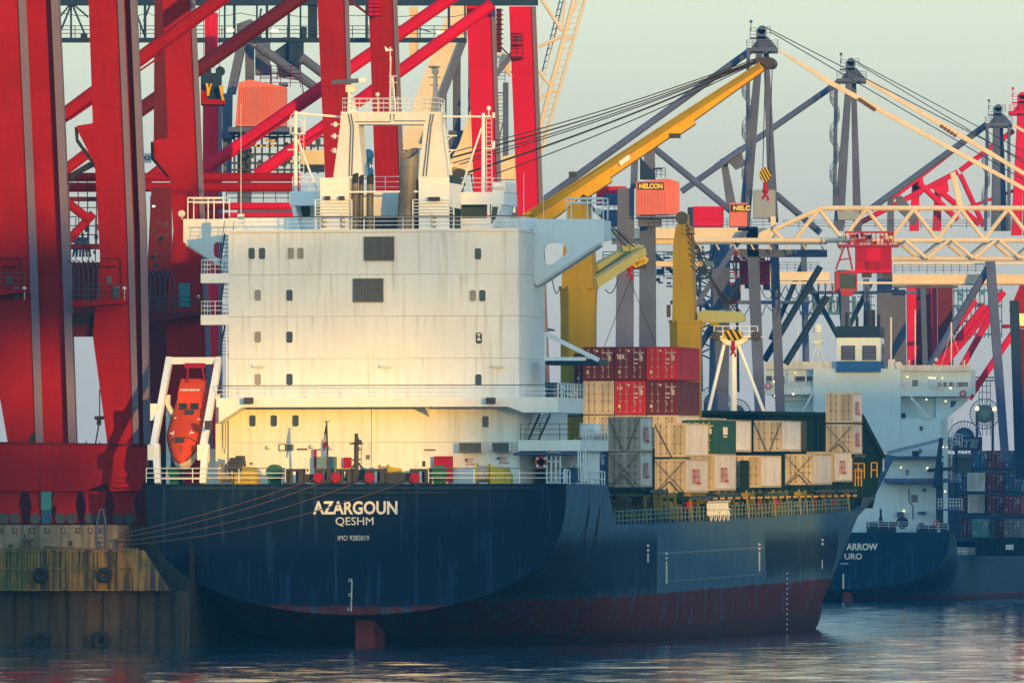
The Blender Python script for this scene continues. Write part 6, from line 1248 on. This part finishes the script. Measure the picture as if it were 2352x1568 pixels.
aframe(g3_, 2294, 240, .86, Y3_, 'crane_grey', 500); col(g3_, (2289,292), (2288,530), 15, 22, Y3_); col(g3_, (2299,292), (2306,530), 10, 17, Y3_+2); col(g3_, (2268,290), (2264,530), 6, 7, Y3_-1); col(g3_, (2318,290), (2318,530), 6, 7, Y3_-1)
g = MB(); stair_helix(g, 2264, 320, 500, 9, Y3_-1.5); g.build('spiral_stair', 'crane_grey', g3_); g = MB(); wavy(g, (2266,287), (2000,480), 8, Y3_+3); g.build('stay_beam', 'crane_grey', g3_); col(g3_, (2046,450), (2046,530), 13, 16, Y3_+4, 'crane_brown'); g = MB(); slab(g, [(2058,450),(2072,450),(2110,500),(2100,520),(2060,480)], Y3_+4, 1); g.build('gusset', 'crane_brown', g3_)
g = MB(); slab(g, [(2326,283),(2326,290),(2420,345),(2420,336)], Y3_-2, .6); g.build('forestay', 'cream_clean', g3_)
rg_ = thing('gantry_crane', 'far red gantry crane at the right edge, raking stays behind the lattice boom', 'crane', P(2340, 1205, 1530)); Yr = 1530.0
aframe(rg_, 2349, 212, .86, Yr, 'red_far', 500); col(rg_, (2345,262), (2335,540), 15, 24, Yr, 'red_far'); col(rg_, (2355,262), (2360,540), 12, 18, Yr+2, 'red_far')
for a, b, r in (((2328,300),(2205,392),6.5),((2200,395),(1975,512),6.5),((2268,285),(2050,455),6),((2110,420),(2200,505),7),((2205,400),(2260,520),6),((2160,440),(2250,515),7),((2350,430),(2215,480),4)): g = MB(); wavy(g, a, b, r, Yr+3); g.build('stay_beam', 'red_far', rg_)
col(rg_, (2104,418), (2100,530), 16, 22, Yr+6, 'red_far'); col(rg_, (2155,430), (2152,530), 14, 20, Yr+7, 'red_far'); g = MB(); slab(g, [(2090,420),(2118,402),(2124,430),(2115,450),(2096,430)], Yr+6, 1); slab(g, [(2138,430),(2176,410),(2180,440),(2160,450)], Yr+6, 1); g.build('gusset', 'red_far', rg_)
# nearer grey legs and the signboard machine houses
nc = thing('gantry_crane', 'grey legged crane carrying a salmon machine house with a black signboard lettered in yellow', 'crane', P(1440, 1205, 1180)); Yn = 1180.0
col(nc, (1438,432), (1434,900), 38, 42, Yn, 'crane_brown', 3); col(nc, (1488,490), (1488,900), 36, 40, Yn+6, 'crane_grey', 3); col(nc, (1458,360), (1456,432), 16, 16, Yn+2, 'crane_grey'); col(nc, (1492,346), (1492,412), 24, 28, Yn+7, 'crane_brown'); g = MB(); slab(g, [(1470,360),(1505,400),(1505,412),(1470,412)], Yn+5, 1); railpx(g, 1508, 1528, 408, Yn+5, 1.2, .6); pbox(g, 1500, 386, 1522, 389, Yn+5, 1); g.build('stairway', 'crane_blue', nc)
g = MB(); slab(g, [(1461,418),(1531,410),(1531,493),(1461,493)], Yn-2, 3); slab(g, [(1531,410),(1561,418),(1561,490),(1531,494)], Yn-1.4, 2); mh = g.build('machine_house', 'pink_house', nc); g = MB()
for k in range(10): pbox(g, 1466+k*6.7, 440, 1467+k*6.7, 490, Yn-2.05, .05)
g.build('wall_rib', 'pink_rib', mh); g = MB(); pbox(g, 1465, 419, 1525, 436, Yn-2.1, .08); g.build('signboard', 'black', mh); t_ = MB(); a, b = P(1468,433.5,Yn-2.12), P(1522,421.5,Yn-2.12); text(t_, "NELCON", a, (1,0,0), (0,0,1), b.x-a.x, b.z-a.z, .05, .03); t_.build('sign_lettering', 'letter_yellow', mh)
g = MB(); pbox(g, 1370, 428, 1438, 470, Yn+12, 3); g.build('cabin', 'red_far', nc); g = MB(); pbox(g, 1388, 444, 1420, 470, Yn+11, 2); railpx(g, 1385, 1425, 482, Yn+10, 1.2, .8); pbox(g, 1380, 482, 1430, 520, Yn+11, 2); g.build('stair_tower', 'crane_grey', nc)
g = MB(); pbox(g, 1462, 496, 1560, 500, Yn-2, 5); pbox(g, 1466, 502, 1520, 520, Yn, 2); railpx(g, 1505, 1560, 515, Yn-2, 1.2, .8); g.build('platform', 'crane_brown', nc)
bl = thing('gantry_crane', 'blue grey crane legs and braces crossing behind the tall columns at right centre', 'crane', P(1820, 1205, 1400), group=None)
for a_, b_, w0, w1 in (((1560,560),(1548,900),16,22), ((1846,560),(1852,850),13,15), ((1990,640),(1996,850),14,16), ((2120,660),(2126,850),12,12)): col(bl, a_, b_, w0, w1, 1400, 'crane_grey')
for a_, b_, r_ in (((1556,600),(1660,760),6),((1846,600),(1770,780),6),((1660,560),(1560,690),5),((1852,640),(1940,800),6),((2000,650),(1930,790),6),((1480,560),(1560,640),5),((2060,660),(1996,800),5)): g = MB(); ptube(g, a_, b_, r_, 1402); g.build('diagonal_brace', 'crane_blue', bl)
g = MB(); pbox(g, 1540, 690, 1860, 698, 1401, 1.5); pbox(g, 1840, 668, 2130, 675, 1401, 1.5); g.build('cross_beam', 'crane_grey', bl); g = MB()
for k in range(9): x = 1545+k*36; pcab(g, ((x,700),(x+34,700)), 1.0, 1400, 16+(k%3)*8)
g.build('festoon_cable', 'cable', bl)
nd = thing('machine_house', 'red machine house with a cut off yellow lettered board, left of the tallest grey column', 'machine house', P(1650, 505, 1240)); g = MB(); pbox(g, 1591, 474, 1662, 520, 1240, 4); g.build('house', 'red_far', nd); g = MB(); pbox(g, 1676, 466, 1716, 520, 1238, 3); h2 = g.build('house', 'pink_house', nd); g = MB(); pbox(g, 1679, 470, 1715, 486, 1237.8, .1); g.build('signboard', 'black', h2); t_ = MB(); a, b = P(1684,483.5,1237.7), P(1723,472.5,1237.7); text(t_, "NELC", a, (1,0,0), (0,0,1), b.x-a.x, b.z-a.z, .05, .03); t_.build('sign_lettering', 'letter_yellow', h2); g = MB(); pbox(g, 1580, 476, 1592, 520, 1239, 3); g.build('cabinet', 'crane_blue', nd)
# ---------------------------------------------------------------- second ship, further along the quay
SHIP_B = Matrix.Translation((P(1937, 1378, 1330).x, 1330, 0)) @ Matrix.Rotation(-math.asin(.128), 4, 'Z'); T, TX = mk_on(SHIP_B)
sb = thing('container_ship', 'white and navy container ship with square funnel, moored beyond the nearer bow', 'ship', (0,0,0), SHIP_B)
ZB, ZT = T(1937,1353,0).z, T(2100,1222,0).z; BB = T(2181,1222,0).x
def ringB(t, sd, n=20):
    zt_ = float(np.interp(t, [0, 10, 13.5, 200], [ZT, ZT, ZT-3.1, ZT-3.1])); zb = float(np.interp(t, [0, 4, 10, 25], [ZB, .6, -1, -3])); p = float(np.interp(t, [0, 14, 40], [3, 3.3, 8])); out = []
    for i in range(n+1):
        u = math.sin((1-i/n)*math.pi/2)**.75; z = zt_-(zt_-zb)*u; out.append(Vector((sd*BB*max(0, 1-u**p)**.5, t, z)))
    return out
g = MB(); ts = [0, 1, 2.5, 5, 8, 10, 13.5, 18, 25, 40, 60, 90, 130, 170]
for sd in (1, -1): g.loft([ringB(t, sd) for t in ts], close=False, caps=False)
a, b = ringB(0, 1), ringB(0, -1); g.add([*a, *b[::-1]], [tuple(range(2*len(a)))]); g.loft([[Vector((-BB, t, ringB(t,1)[-1].z)), Vector((BB, t, ringB(t,1)[-1].z))] for t in ts], close=False, caps=False); hullb = g.build('hull', 'hull_b', sb, True)
letters(hullb, "ARROW", 1944, 1247, 2016, 1263, 0, on=T, bold=.03, name='ship_name'); letters(hullb, "URO", 1940, 1270, 1980, 1284, 0, on=T, bold=.02, name='home_port'); g = MB()
for k in range(7): a = T(1931+k*2.6, 1295, 0); g.box((a.x, -.03, a.z), (a.x+.1, -.004, a.z+.16))
g.build('number_marks', 'lettering', hullb)
g = MB(); a, b = T(1936,1345,1), T(1954,1380,1); g.box((a.x, 1.5, -2), (b.x, 4.5, a.z)); g.build('rudder', 'rudder_red', sb)
g = MB()
for k in range(18): a = T(1937, 1318+k*1.9, 0); g.box((a.x-.1, -.03, a.z-.06), (a.x+.1, -.005, a.z+.06))
g.build('draft_marks', 'lettering', hullb)
def tb(mb, x0, y0, x1, y1, y, d): a, b = T(x0, y1, y), T(x1, y0, y); return mb.box((a.x, y, a.z), (b.x, y+d, b.z))
def slT(mb, poly, y, d): return mb.prism([T(*k, y) for k in poly], (0, d, 0))
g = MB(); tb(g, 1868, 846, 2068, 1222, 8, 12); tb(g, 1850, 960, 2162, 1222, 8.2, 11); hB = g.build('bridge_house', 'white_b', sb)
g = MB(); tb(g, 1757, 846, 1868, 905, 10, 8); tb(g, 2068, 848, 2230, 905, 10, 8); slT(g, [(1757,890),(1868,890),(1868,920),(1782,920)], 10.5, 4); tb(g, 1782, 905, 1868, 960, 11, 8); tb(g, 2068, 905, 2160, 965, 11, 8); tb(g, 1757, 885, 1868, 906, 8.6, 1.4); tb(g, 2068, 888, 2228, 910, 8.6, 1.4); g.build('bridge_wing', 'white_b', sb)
g = MB(); slT(g, [(2150,908),(2226,908),(2222,920),(2178,958),(2172,975),(2150,975)], 10.2, .4); g.build('wing_bracket', 'white_b', sb); g = MB(); slT(g, [(2184,920),(2197,920),(2195,928),(2186,936),(2183,934)], 10.15, .05); g.build('bracket_opening', 'crane_grey', sb)
g = MB(); tb(g, 1757, 830, 1922, 848, 9, .3); tb(g, 2034, 838, 2230, 852, 9, .3); g.build('bulwark', 'box_white', sb)
g = MB(); tb(g, 1922, 775, 2022, 855, 7.6, 6); fnl = g.build('funnel', 'white_b', sb); g = MB(); tb(g, 1921.5, 829, 2022.5, 854.5, 7.55, 6.1); g.build('funnel_band', 'blue_band', fnl); g = MB(); slT(g, [(1920,749),(2021,749),(2023,775),(1925,775)], 7.5, 6.4); g.build('funnel_top', 'navy', fnl)
g = MB(); a = T(2022.5,810,7.6); g.torus((a.x+.03, 10.6, a.z), 1.3, .1, (1,0,0), 20, 5); g.torus((a.x+.03, 10.6, a.z+.5), .6, .1, (1,0,0), 16, 5); g.build('funnel_emblem', 'crane_grey', fnl)
for x0 in (1933.5, 1982):
    g = MB(); tb(g, x0, 794.5, x0+29.5, 826.5, 7.5, .1); o = g.build('louver', 'crane_grey', fnl); g = MB()
    for k in range(5): tb(g, x0, 794+k*8-.8, x0+29.5, 794+k*8+.8, 7.42, .1)
    for xx in (x0, x0+29.5): tb(g, xx-.8, 794, xx+.8, 827, 7.42, .1)
    g.build('louver_frame', 'dark_steel', o)
g = MB()
for x0, x1, y0 in ((1983,2010,712),(1941,1949,718),(2014,2022,722),(1965,1972,728)): a, b = T(x0,752,10), T(x1,y0,10); g.tube(((a.x+b.x)/2,10,a.z), ((a.x+b.x)/2,10.2,b.z), (b.x-a.x)/2, n=12)
tb(g, 1968, 690, 1970, 750, 10, .1); tb(g, 1990, 660, 1992, 715, 10, .1); tb(g, 2000, 670, 2001.5, 715, 10, .1); tb(g, 1965, 700, 2010, 702, 10, .2); tb(g, 1970, 680, 2008, 682, 10, .2); g.build('exhaust_pipe', 'black', sb)
g = MB(); c = T(1877,745,9); g.ball(T(1878,752,9), .62); g.lathe(T(1878,764,9), [(.6,0),(.62,.7)], (0,0,1), 14); tb(g, 1876.5, 764, 1879.5, 780, 9, .2); g.rail([T(1863,786,8.6), T(1892,786,8.6)], 1.15, 3, .45, .04); slT(g, [(1866,782),(1891,782),(1884,789),(1872,789)], 8.6, 1)
for a, b in (((1876,788),(1862,832)),((1880,788),(1893,832)),((1878,788),(1877,834))): g.tube(T(*a,9), T(*b,9), .12, n=6)
g.build('satellite_mast', 'white_b', sb); g = MB()
for x, y0, y1, r in ((1833,740,835,.06),(2046.5,728,830,.12),(2102,712,840,.08),(2185,740,845,.1),(1831,800,835,.1),(2145,835,848,.15),(2215,826,846,.1),(2088,826,842,.08)): g.tube(T(x,y0,9), T(x,y1,9), r, n=5)
for dx in (-24, 30): g.tube(T(2185,760,9), T(2185+dx,845,9), .03, n=4)
g.ball(T(2150,826,9), .3); tb(g, 2040, 825, 2055, 855, 8.2, 1); g.lathe(T(2064,838,8), [(.05,-.1),(.5,-.1),(.5,.1),(.05,.1)], (0,1,0)); g.build('antenna', 'grey_rail', sb)
def tw(x0, y0, x1, y1, y, mat='glass'): g = MB(); tb(g, x0, y0, x1, y1, y-.06, .05); g.build('window', mat, hB)
for w_ in ((1760,863,1773,877,10),(1777,864,1786,877,10),(1790,865,1802,880,10),(1824,864,1849,877,10),(1853,864,1866,877,10),(2095,873,2109,887,10),(2154,877,2164,891,10),(2167,877,2174,890,10),(2180,878,2191,890,10),(2198,878,2223,891,10),(2112,978,2120,989,8.2),(2110,1030,2118,1040,8.2),(2080,1079,2088,1091,8.2),(2018,1098,2019,1099,8.2)): tw(*w_[:4], w_[4])
tw(2095,873,2109,887,9.98); tw(2093,1136,2108,1153,8.2,'louver'); tw(2070,948,2080,960,8.2,'navy')
for x, y in ((1827,856),(1778,876),(1780,909),(1822,905),(2084,865),(2135,867),(2141,868),(2147,868),(2165,868),(2183,891),(2128,917),(2172,921),(2166,1026),(2174,1026),(2068,1073),(2130,1075),(2076,1173),(2171,1128),(2160,1178),(2165,1178)):
    MB().ball(T(x, y, 8.1 if y > 930 else 9.0-(.5)), .13, 5).build('deck_lamp', 'lamp', sb)
g = MB(); g.rail([T(1757,890,8.5), T(1868,890,8.5)], .9, 3, .6, .03).rail([T(2068,892,8.5), T(2228,892,8.5)], .9, 3, .8, .03).rail([T(1950,1210,.3), T(2178,1219,.3)], 1.0, 3, 1.4, .03); g.build('railing', 'grey_rail', sb)
def st_b(a, b, n, w_=.8, y=7.6): 
    g = MB(); p0, p1 = T(*a, y), T(*b, y); 
    for o_ in (0, w_): g.beam(p0+Vector((o_,0,0)), p1+Vector((o_,0,0)), .08, .2, (1,0,0))
    for i in range(n): q = p0.lerp(p1, (i+.5)/n); g.box(q+Vector((0,-.1,-.03)), q+Vector((w_,.2,.03)))
    g.build('stairway', 'grey_rail', sb)
st_b((2146,892), (2156,862), 8); st_b((2174,1010), (2174,960), 14); st_b((2173,1090), (2173,1015), 18); st_b((1812,880), (1815,850), 8)
g = MB(); g.beam(T(1838,955,8.0), T(1868,900,8.0), .5, .3); g.beam(T(2135,960,8.0), T(2092,912,8.0), .5, .3); g.build('stair_side', 'grey_rail', sb)
for x, y in ((1765,886),(2212,903)):
    o = thing('life_ring', 'life ring on the left bridge wing of the far ship' if x < 1900 else 'life ring on the right bridge wing of the far ship', 'life ring', T(x,y,8.4), SHIP_B); MB().torus(T(x,y,8.4), .38, .1, (0,1,0), 18, 6).build('ring', 'life_red', o, True)
g = MB(); tb(g, 2028, 1047, 2165, 1052, 6, 2.2); tb(g, 2030, 1098, 2205, 1108, 5.5, 2.6); tb(g, 2155, 1168, 2210, 1172, 4, 4); g.build('side_deck', 'crane_grey', sb); g = MB(); g.rail([T(2028,1047,6), T(2165,1047,6)], 1.0, 3, 1.2, .03).rail([T(2030,1100,5.5), T(2205,1104,5.5)], 1.0, 3, 1.2, .03).rail([T(2155,1168,4), T(2210,1168,4)], 1.4, 3, .4, .04).rail([T(2182,1020,6), T(2210,1024,6)], 1.6, 3, .4, .04); g.build('railing', 'grey_rail', sb)
g = MB(); g.beam(T(2150,1120,5), T(2162,1005,5), .9, 1.0, (1,0,0), .6); g.beam(T(2130,1080,5), T(2190,1075,5), .4, .5); tb(g, 2150, 1060, 2165, 1215, 5, 1.4); tb(g, 2095, 1035, 2110, 1048, 5.8, 1); g.build('stores_crane', 'navy', sb); g = MB(); g.tube(T(2030,1040,5), T(2160,1008,5), .09, n=5).tube(T(2032,1044,5), T(2160,1012,5), .07, n=5); g.build('crane_wire', 'crane_grey', sb)
g = MB(); tb(g, 2060, 1175, 2075, 1186, 7, 1); tb(g, 2108, 1174, 2126, 1180, 7.5, .5); g.tube(T(2088,1122,8.1), T(2088,1150,8.1), .08).tube(T(2088,1150,8.1), T(2097,1162,8.1), .08).tube(T(2097,1162,8.1), T(2097,1192,8.1), .08); g.lathe(T(2123,1125,8.0), [(.05,0),(.27,0),(.27,.1),(.05,.1)], (0,1,0)); tb(g, 2070, 1098, 2074, 1112, 8.1, .1); g.build('wall_fitting', 'crane_grey', sb)
g = MB()
for x0, x1, y0 in ((1990,2056,1198),(2105,2150,1205),(2160,2215,1200)): tb(g, x0, y0, x1, 1222, 2, 2)
g.lathe(T(2072,1200,1.5), [(.05,0),(.85,0),(.85,.6),(.05,.6)], (0,1,0), 16).lathe(T(2115,1207,1.5), [(.05,0),(.5,0),(.5,.6),(.05,.6)], (0,1,0), 16); g.tube(T(2023,1168,1), T(2023,1200,1), .16).tube(T(2023,1180,1), T(2018,1200,1), .08).tube(T(2023,1180,1), T(2028,1200,1), .08); g.build('mooring_gear', 'navy', sb)
o = thing('life_ring', 'life ring on the stern rail of the far ship', 'life ring', T(2151,1202,.6), SHIP_B); MB().torus(T(2151,1202,.6), .38, .1, (0,1,0), 18, 6).build('ring', 'life_red', o, True)
g = MB(); tb(g, 2240, 1234, 2420, 1276, 33, 3); 
for k in range(14): tb(g, 2243+k*9, 1234, 2245+k*9, 1276, 32.6, .4)
g.build('hatch_coaming', 'green', sb); g = MB(); g.rail([(BB-.2, 14, ZT-3.1), (BB-.2, 60, ZT-3.1)], 1.0, 2, 2, .04); tb(g, 2310, 1250, 2327, 1262, 30, 1); g.build('railing', 'grey_rail', sb)
WB, TB_ = ('box_white', 12.19, 2.6, None), ('box_teal', 12.19, 2.6, None)
def putb(key, px, py, t, label): q = T(px, py, t); put(key, q.x, t, q.z, label, 'containers on the far ship', frame=SHIP_B)
putb(MR, 2306, 1178, 40, 'maroon container on the far ship, lower of two above the teal one'); putb(MR, 2306, 1128, 40, 'maroon container on the far ship, upper of two above the teal one'); putb(WB, 2261, 1127, 38, 'white refrigerated container high beside the maroon ones on the far ship'); putb(WB, 2262, 1177, 42, 'white container below the refrigerated one on the far ship')
putb(TB_, 2271, 1233, 36, 'teal container with white numbers on its side, lowest at the right on the far ship'); putb(MR, 2305, 1233, 52, 'maroon container in the lowest tier right of the teal one'); putb(('box_grey', 12.19, 2.6, None), 2345, 1233, 36, 'grey container in the lowest tier at the right picture edge'); putb(MR, 2345, 1180, 38, 'maroon container at the right picture edge, second tier')
putb(MR, 2306, 1076, 41, 'dark maroon container topmost on the far ship'); putb(BL, 2346, 1076, 41, 'dark blue container topmost at the right picture edge'); putb(BL, 2346, 1128, 41, 'dark blue container third tier at the right picture edge'); putb(MR, 2240, 1177, 44, 'maroon container behind the stairs of the far ship')
for k, (px, py, kind, nm) in enumerate(((2240,1233,MR,'maroon'),(2276,1180,BL,'dark blue'),(2276,1128,MR,'maroon'),(2240,1128,BL,'dark blue'),(2270,1076,BL,'dark blue'))):
    putb(kind, px, py, 58, f'shadowy {nm} container in a further bay of the far ship, ' + ('lowest','second','third beside white','third beside stairs','top')[k])
t_ = MB(); a = T(2278,1221,36); text(t_, "13", (T(2271,1233,36).x+.1, 41, T(2271,1221,36).z), (0,1,0), (0,0,1), 3.5, 1.1, .04, .05); t_.build('side_lettering', 'lettering', sb)
# ---------------------------------------------------------------- things between and behind
ts_ = thing('terminal_shed', 'long dark blue terminal shed far behind the containers at the right', 'shed', P(2280, 1260, 1560)); g = MB(); pbox(g, 2140, 1052, 2480, 1285, 1560, 20); slab(g, [(2136,1052),(2484,1052),(2484,1046),(2140,1042)], 1558, 22); g.build('shed_wall', 'shed_blue', ts_); g = MB()
for k in range(12): pbox(g, 2160+k*17, 1180, 2170+k*17, 1240, 1559.8, .1)
g.build('shed_door', 'navy', ts_)
def fan(px, py, rpx, Y, label):
    o = thing('cable_reel', label, 'cable reel', P(px, py, Y), group='cable reels on the far quay'); c = P(px, py, Y); r = rpx*Y/F; g = MB(); g.lathe(c, [(.1,0),(r*.62,0),(r*.62,.8),(.1,.8)], (0,1,0), 24); g.build('drum', 'navy', o)
    g = MB(); g.torus(c, r, .09, (0,1,0), 32, 5)
    for k in range(28): t = 2*math.pi*k/28; g.tube(c, c+Vector((r*math.cos(t), 0, r*math.sin(t))), .05, n=4)
    g.build('spokes', 'far_blue', o); g = MB(); g.beam(c-Vector((1.2,0,0)), (c.x-1.2, Y, 8.5), .4, .4).beam(c+Vector((1.2,0,0)), (c.x+1.2, Y, 8.5), .4, .4); g.build('stand', 'crane_blue', o)
fan(1640, 925, 38, 1300, 'spoked cable reel behind the left leg of the white foremast'); fan(1690, 950, 34, 1310, 'spoked cable reel behind the white foremast pole'); fan(2215, 1005, 38, 1400, 'dark spoked cable reel right of the far ship, above the white letters'); fan(2262, 950, 34, 1460, 'spoked cable reel at the far right under two bright lamps')
bt = thing('crane_beam', 'dark blue crane beam with large slanted white letters, right of the far ship', 'beam', P(2215, 1050, 1395)); g = MB(); pbox(g, 2172, 1003, 2256, 1034, 1392, 2); g.build('beam', 'navy', bt); t_ = MB(); a, b = P(2183,1028,1392), P(2244,1008,1392); text(t_, "ATE", a, (1,0,0), (0,0,1), b.x-a.x, b.z-a.z, .06, .05, .25); t_.build('lettering', 'letter_dim_blue', bt)
for px, py in ((2244,938),(2284,939)): MB().ball(P(px,py,1390), .3, 6).build('lamp', 'lamp', bt)
rb_ = thing('quay_crane', 'dark red crane legs, sunlit patches painted on, behind the funnel of the far ship', 'crane', P(2140, 1205, 1450), group='red quay cranes'); Yq = 1450.0
for x0, x1 in ((2083,2104),(2105,2137),(2138,2152),(2154,2188)): g = MB(); slab(g, [(x0,655),(x1,655),(x1+2,860),(x0+2,860)], Yq+(x0 % 3), 2); g.build('leg', ('red_shade','red_far')[int(x0 in (2083, 2138))], rb_)  # bright and dark red strips paint sun and shade onto the legs
for a, b, r in (((2306,670),(2150,860),8),((2278,720),(2205,850),8),((2262,700),(2120,880),8),((2240,690),(2140,830),7),((2330,760),(2225,915),8)): g = MB(); wavy(g, a, b, r, Yq-5); g.build('diagonal_brace', 'red_far', rb_)
rc_ = thing('operator_cab', 'red crane cab with lit window hanging at the right picture edge', 'crane cab', P(2335, 750, 1420)); g = MB(); pbox(g, 2322, 715, 2370, 752, 1420, 3); pbox(g, 2305, 745, 2370, 752, 1419, 4); slab(g, [(2325,640),(2360,630),(2360,715),(2318,715),(2345,650)], 1420, 1); cb2 = g.build('cab', 'red_crane', rc_); g = MB(); pbox(g, 2328, 720, 2336, 745, 1418.9, .1); g.build('window', 'glass', cb2); g = MB(); pbox(g, 2338, 720, 2356, 748, 1418.9, .1); g.build('lit_window', 'lamp_dim', cb2); g = MB(); slab(g, [(2328,755),(2358,755),(2365,1100),(2340,1100)], 1430, 2); g.build('hanger', 'red_shade', rc_)
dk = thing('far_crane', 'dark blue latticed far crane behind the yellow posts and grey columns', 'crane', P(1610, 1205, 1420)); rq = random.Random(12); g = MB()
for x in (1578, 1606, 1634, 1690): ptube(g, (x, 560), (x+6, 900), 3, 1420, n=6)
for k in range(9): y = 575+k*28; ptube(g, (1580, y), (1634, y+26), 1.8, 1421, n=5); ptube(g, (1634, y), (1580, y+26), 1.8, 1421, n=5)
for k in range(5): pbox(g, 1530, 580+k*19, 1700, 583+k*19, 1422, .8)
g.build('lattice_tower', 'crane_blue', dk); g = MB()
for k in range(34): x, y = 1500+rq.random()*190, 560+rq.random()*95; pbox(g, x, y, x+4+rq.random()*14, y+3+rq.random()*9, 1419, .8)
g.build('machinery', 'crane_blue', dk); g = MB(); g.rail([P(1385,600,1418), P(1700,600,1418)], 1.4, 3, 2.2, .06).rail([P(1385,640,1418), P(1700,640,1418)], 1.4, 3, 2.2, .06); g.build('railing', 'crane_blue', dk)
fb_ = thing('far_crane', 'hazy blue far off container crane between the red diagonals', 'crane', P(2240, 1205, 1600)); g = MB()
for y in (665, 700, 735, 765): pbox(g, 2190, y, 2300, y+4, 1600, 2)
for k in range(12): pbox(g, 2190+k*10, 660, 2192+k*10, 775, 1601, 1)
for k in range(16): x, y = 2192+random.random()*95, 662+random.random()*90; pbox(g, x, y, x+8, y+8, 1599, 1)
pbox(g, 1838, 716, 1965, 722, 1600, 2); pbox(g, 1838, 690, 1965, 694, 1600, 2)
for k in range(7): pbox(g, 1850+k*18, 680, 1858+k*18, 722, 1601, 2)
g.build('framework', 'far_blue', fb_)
fl_ = thing('light_mast', 'distant light mast with umbrella like lamp rows, left of the satellite dome', 'light mast', P(1835, 1205, 1650)); g = MB()
for y in (846, 858, 872): pbox(g, 1808, y, 1866, y+2.5, 1650, 3); [slab(g, [(1806+k*15,y),(1813+k*15,y-5),(1820+k*15,y)], 1650, 1) for k in range(4)]
pbox(g, 1836, 872, 1839, 1000, 1650, .6); g.build('lamp_rows', 'crane_blue', fl_)
f3 = thing('light_mast', 'distant lattice light mast right of the far ship bridge', 'light mast', P(2262, 1205, 1650)); g = MB()
for y in (865, 872): pbox(g, 2238, y, 2284, y+2.5, 1650, 3)
for x in (2248, 2256, 2266, 2274): pbox(g, x, 875, x+1.5, 1000, 1650, .5)
for k in range(7): pbox(g, 2248, 885+k*15, 2275, 886.5+k*15, 1650, .5)
g.build('lattice', 'crane_blue', f3)
fs2 = MB()
for y in (757, 770): slab(fs2, [(1250,y),(1260,y-4),(1275,y),(1275,y+3),(1250,y+3)], 1650, 1)
pbox(fs2, 1256, 757, 1259, 900, 1650, .5); solo(fs2, 'light_mast', 'crane_blue', 'tiny distant light mast between the white house wall and the yellow post', 'light mast', P(1258,900,1650))
# ---------------------------------------------------------------- added pier of unseen light blockers, shaped to shade hull, quay and house
SH = Vector((SUNDIR.x, SUNDIR.y, 0)).normalized(); RH = Vector((-SH.y, SH.x, 0)); DP = 640.0; LIFT = DP*math.tan(_e)
def Q(u, z, d=0): return Vector((-11.08, 677, 0)) + SH*(DP+d) + RH*u + Vector((0,0,z))
def block(mb, u0, u1, z0, z1, d=0, dep=12): return mb.prism([Q(u0,z0,d), Q(u1,z0,d), Q(u1,z1,d), Q(u0,z1,d)], SH*dep)
pier = thing('shade_blocks', 'row of unseen grey blocks on an added pier, put there to shade the hull', 'shed', Q(30, 0))
g = MB(); block(g, -46, 430, -1, 2.2, -8, 40); g.build('added_pier_deck', 'concrete', pier)
g = MB()
for u0, u1, v in ((-45,-18.6,23.2),(-18.6,-15.5,-.5),(-15.5,1.5,8.6),(1.5,9,10.6),(9,42,17),(42,86,11.2),(86,112,18.5),(112,190,38),(190,285,57),(285,430,65)): block(g, u0, u1, 2.2, LIFT+v)
g.build('shed_wall', 'crane_grey', pier)  # added shade blocks, their stepped tops follow the wanted shadow line
lg = thing('shade_lattice', 'unseen tall slatted frame added to half shade the house wall, cranes and quay', 'shade frame', Q(25, 0))  # added slats out of view, spaced to let part of the sun through
g = MB()
u = 6.2
while u < 41: block(g, u, u+min(1.02, .1+.115*(u-6.2)), LIFT+15, LIFT+(31 if u < 12 or u > 31 else 34.5), 1, .6); u += 1.05
g.build('lattice_tower', 'crane_grey', lg); g = MB(); v = 20.6
while v < 30.5:
    th = min(.66, .12+.12*(v-20.6)); g.prism([Q(-12.5,LIFT+v-1.2,1), Q(9.6,LIFT+v+1.2,1), Q(9.6,LIFT+v+1.2+th,1), Q(-12.5,LIFT+v-1.2+th,1)], SH*.5)
    if v > 22.6: block(g, -45, -12.5, LIFT+v, LIFT+v+1.05, 1.8, .4); block(g, 41, 112, LIFT+v, LIFT+v+.6, 1, .5)
    v += 1.05
v = 0
while v < 15.6: block(g, -44, -15.5 if v < 9.5 else -11.8, LIFT+v, LIFT+v+(.5 if v < 9.5 else .93), 1, .5); v += 1.1
for u in (-44, -20, 60, 90, 111): block(g, u, u+.8, 2, LIFT+31, 2, .8)
g.build('shade_slats', 'crane_grey', lg)
# ---------------------------------------------------------------- evening air
hz = MB(); hz.box((-160, -60, -4), (700, 1720, 110)); m = bpy.data.materials.new('haze'); m.use_nodes = True; nt = m.node_tree; nt.nodes.clear(); o_ = nt.nodes.new('ShaderNodeOutputMaterial'); vol = nt.nodes.new('ShaderNodeVolumePrincipled')
vol.inputs['Color'].default_value = (*HAZE_COL, 1); vol.inputs['Density'].default_value = HAZE; vol.inputs['Anisotropy'].default_value = 0.0; nt.links.new(vol.outputs[0], o_.inputs['Volume']); M['haze'] = m
hzo = hz.build('haze', 'haze'); hzo['kind'] = 'stuff'
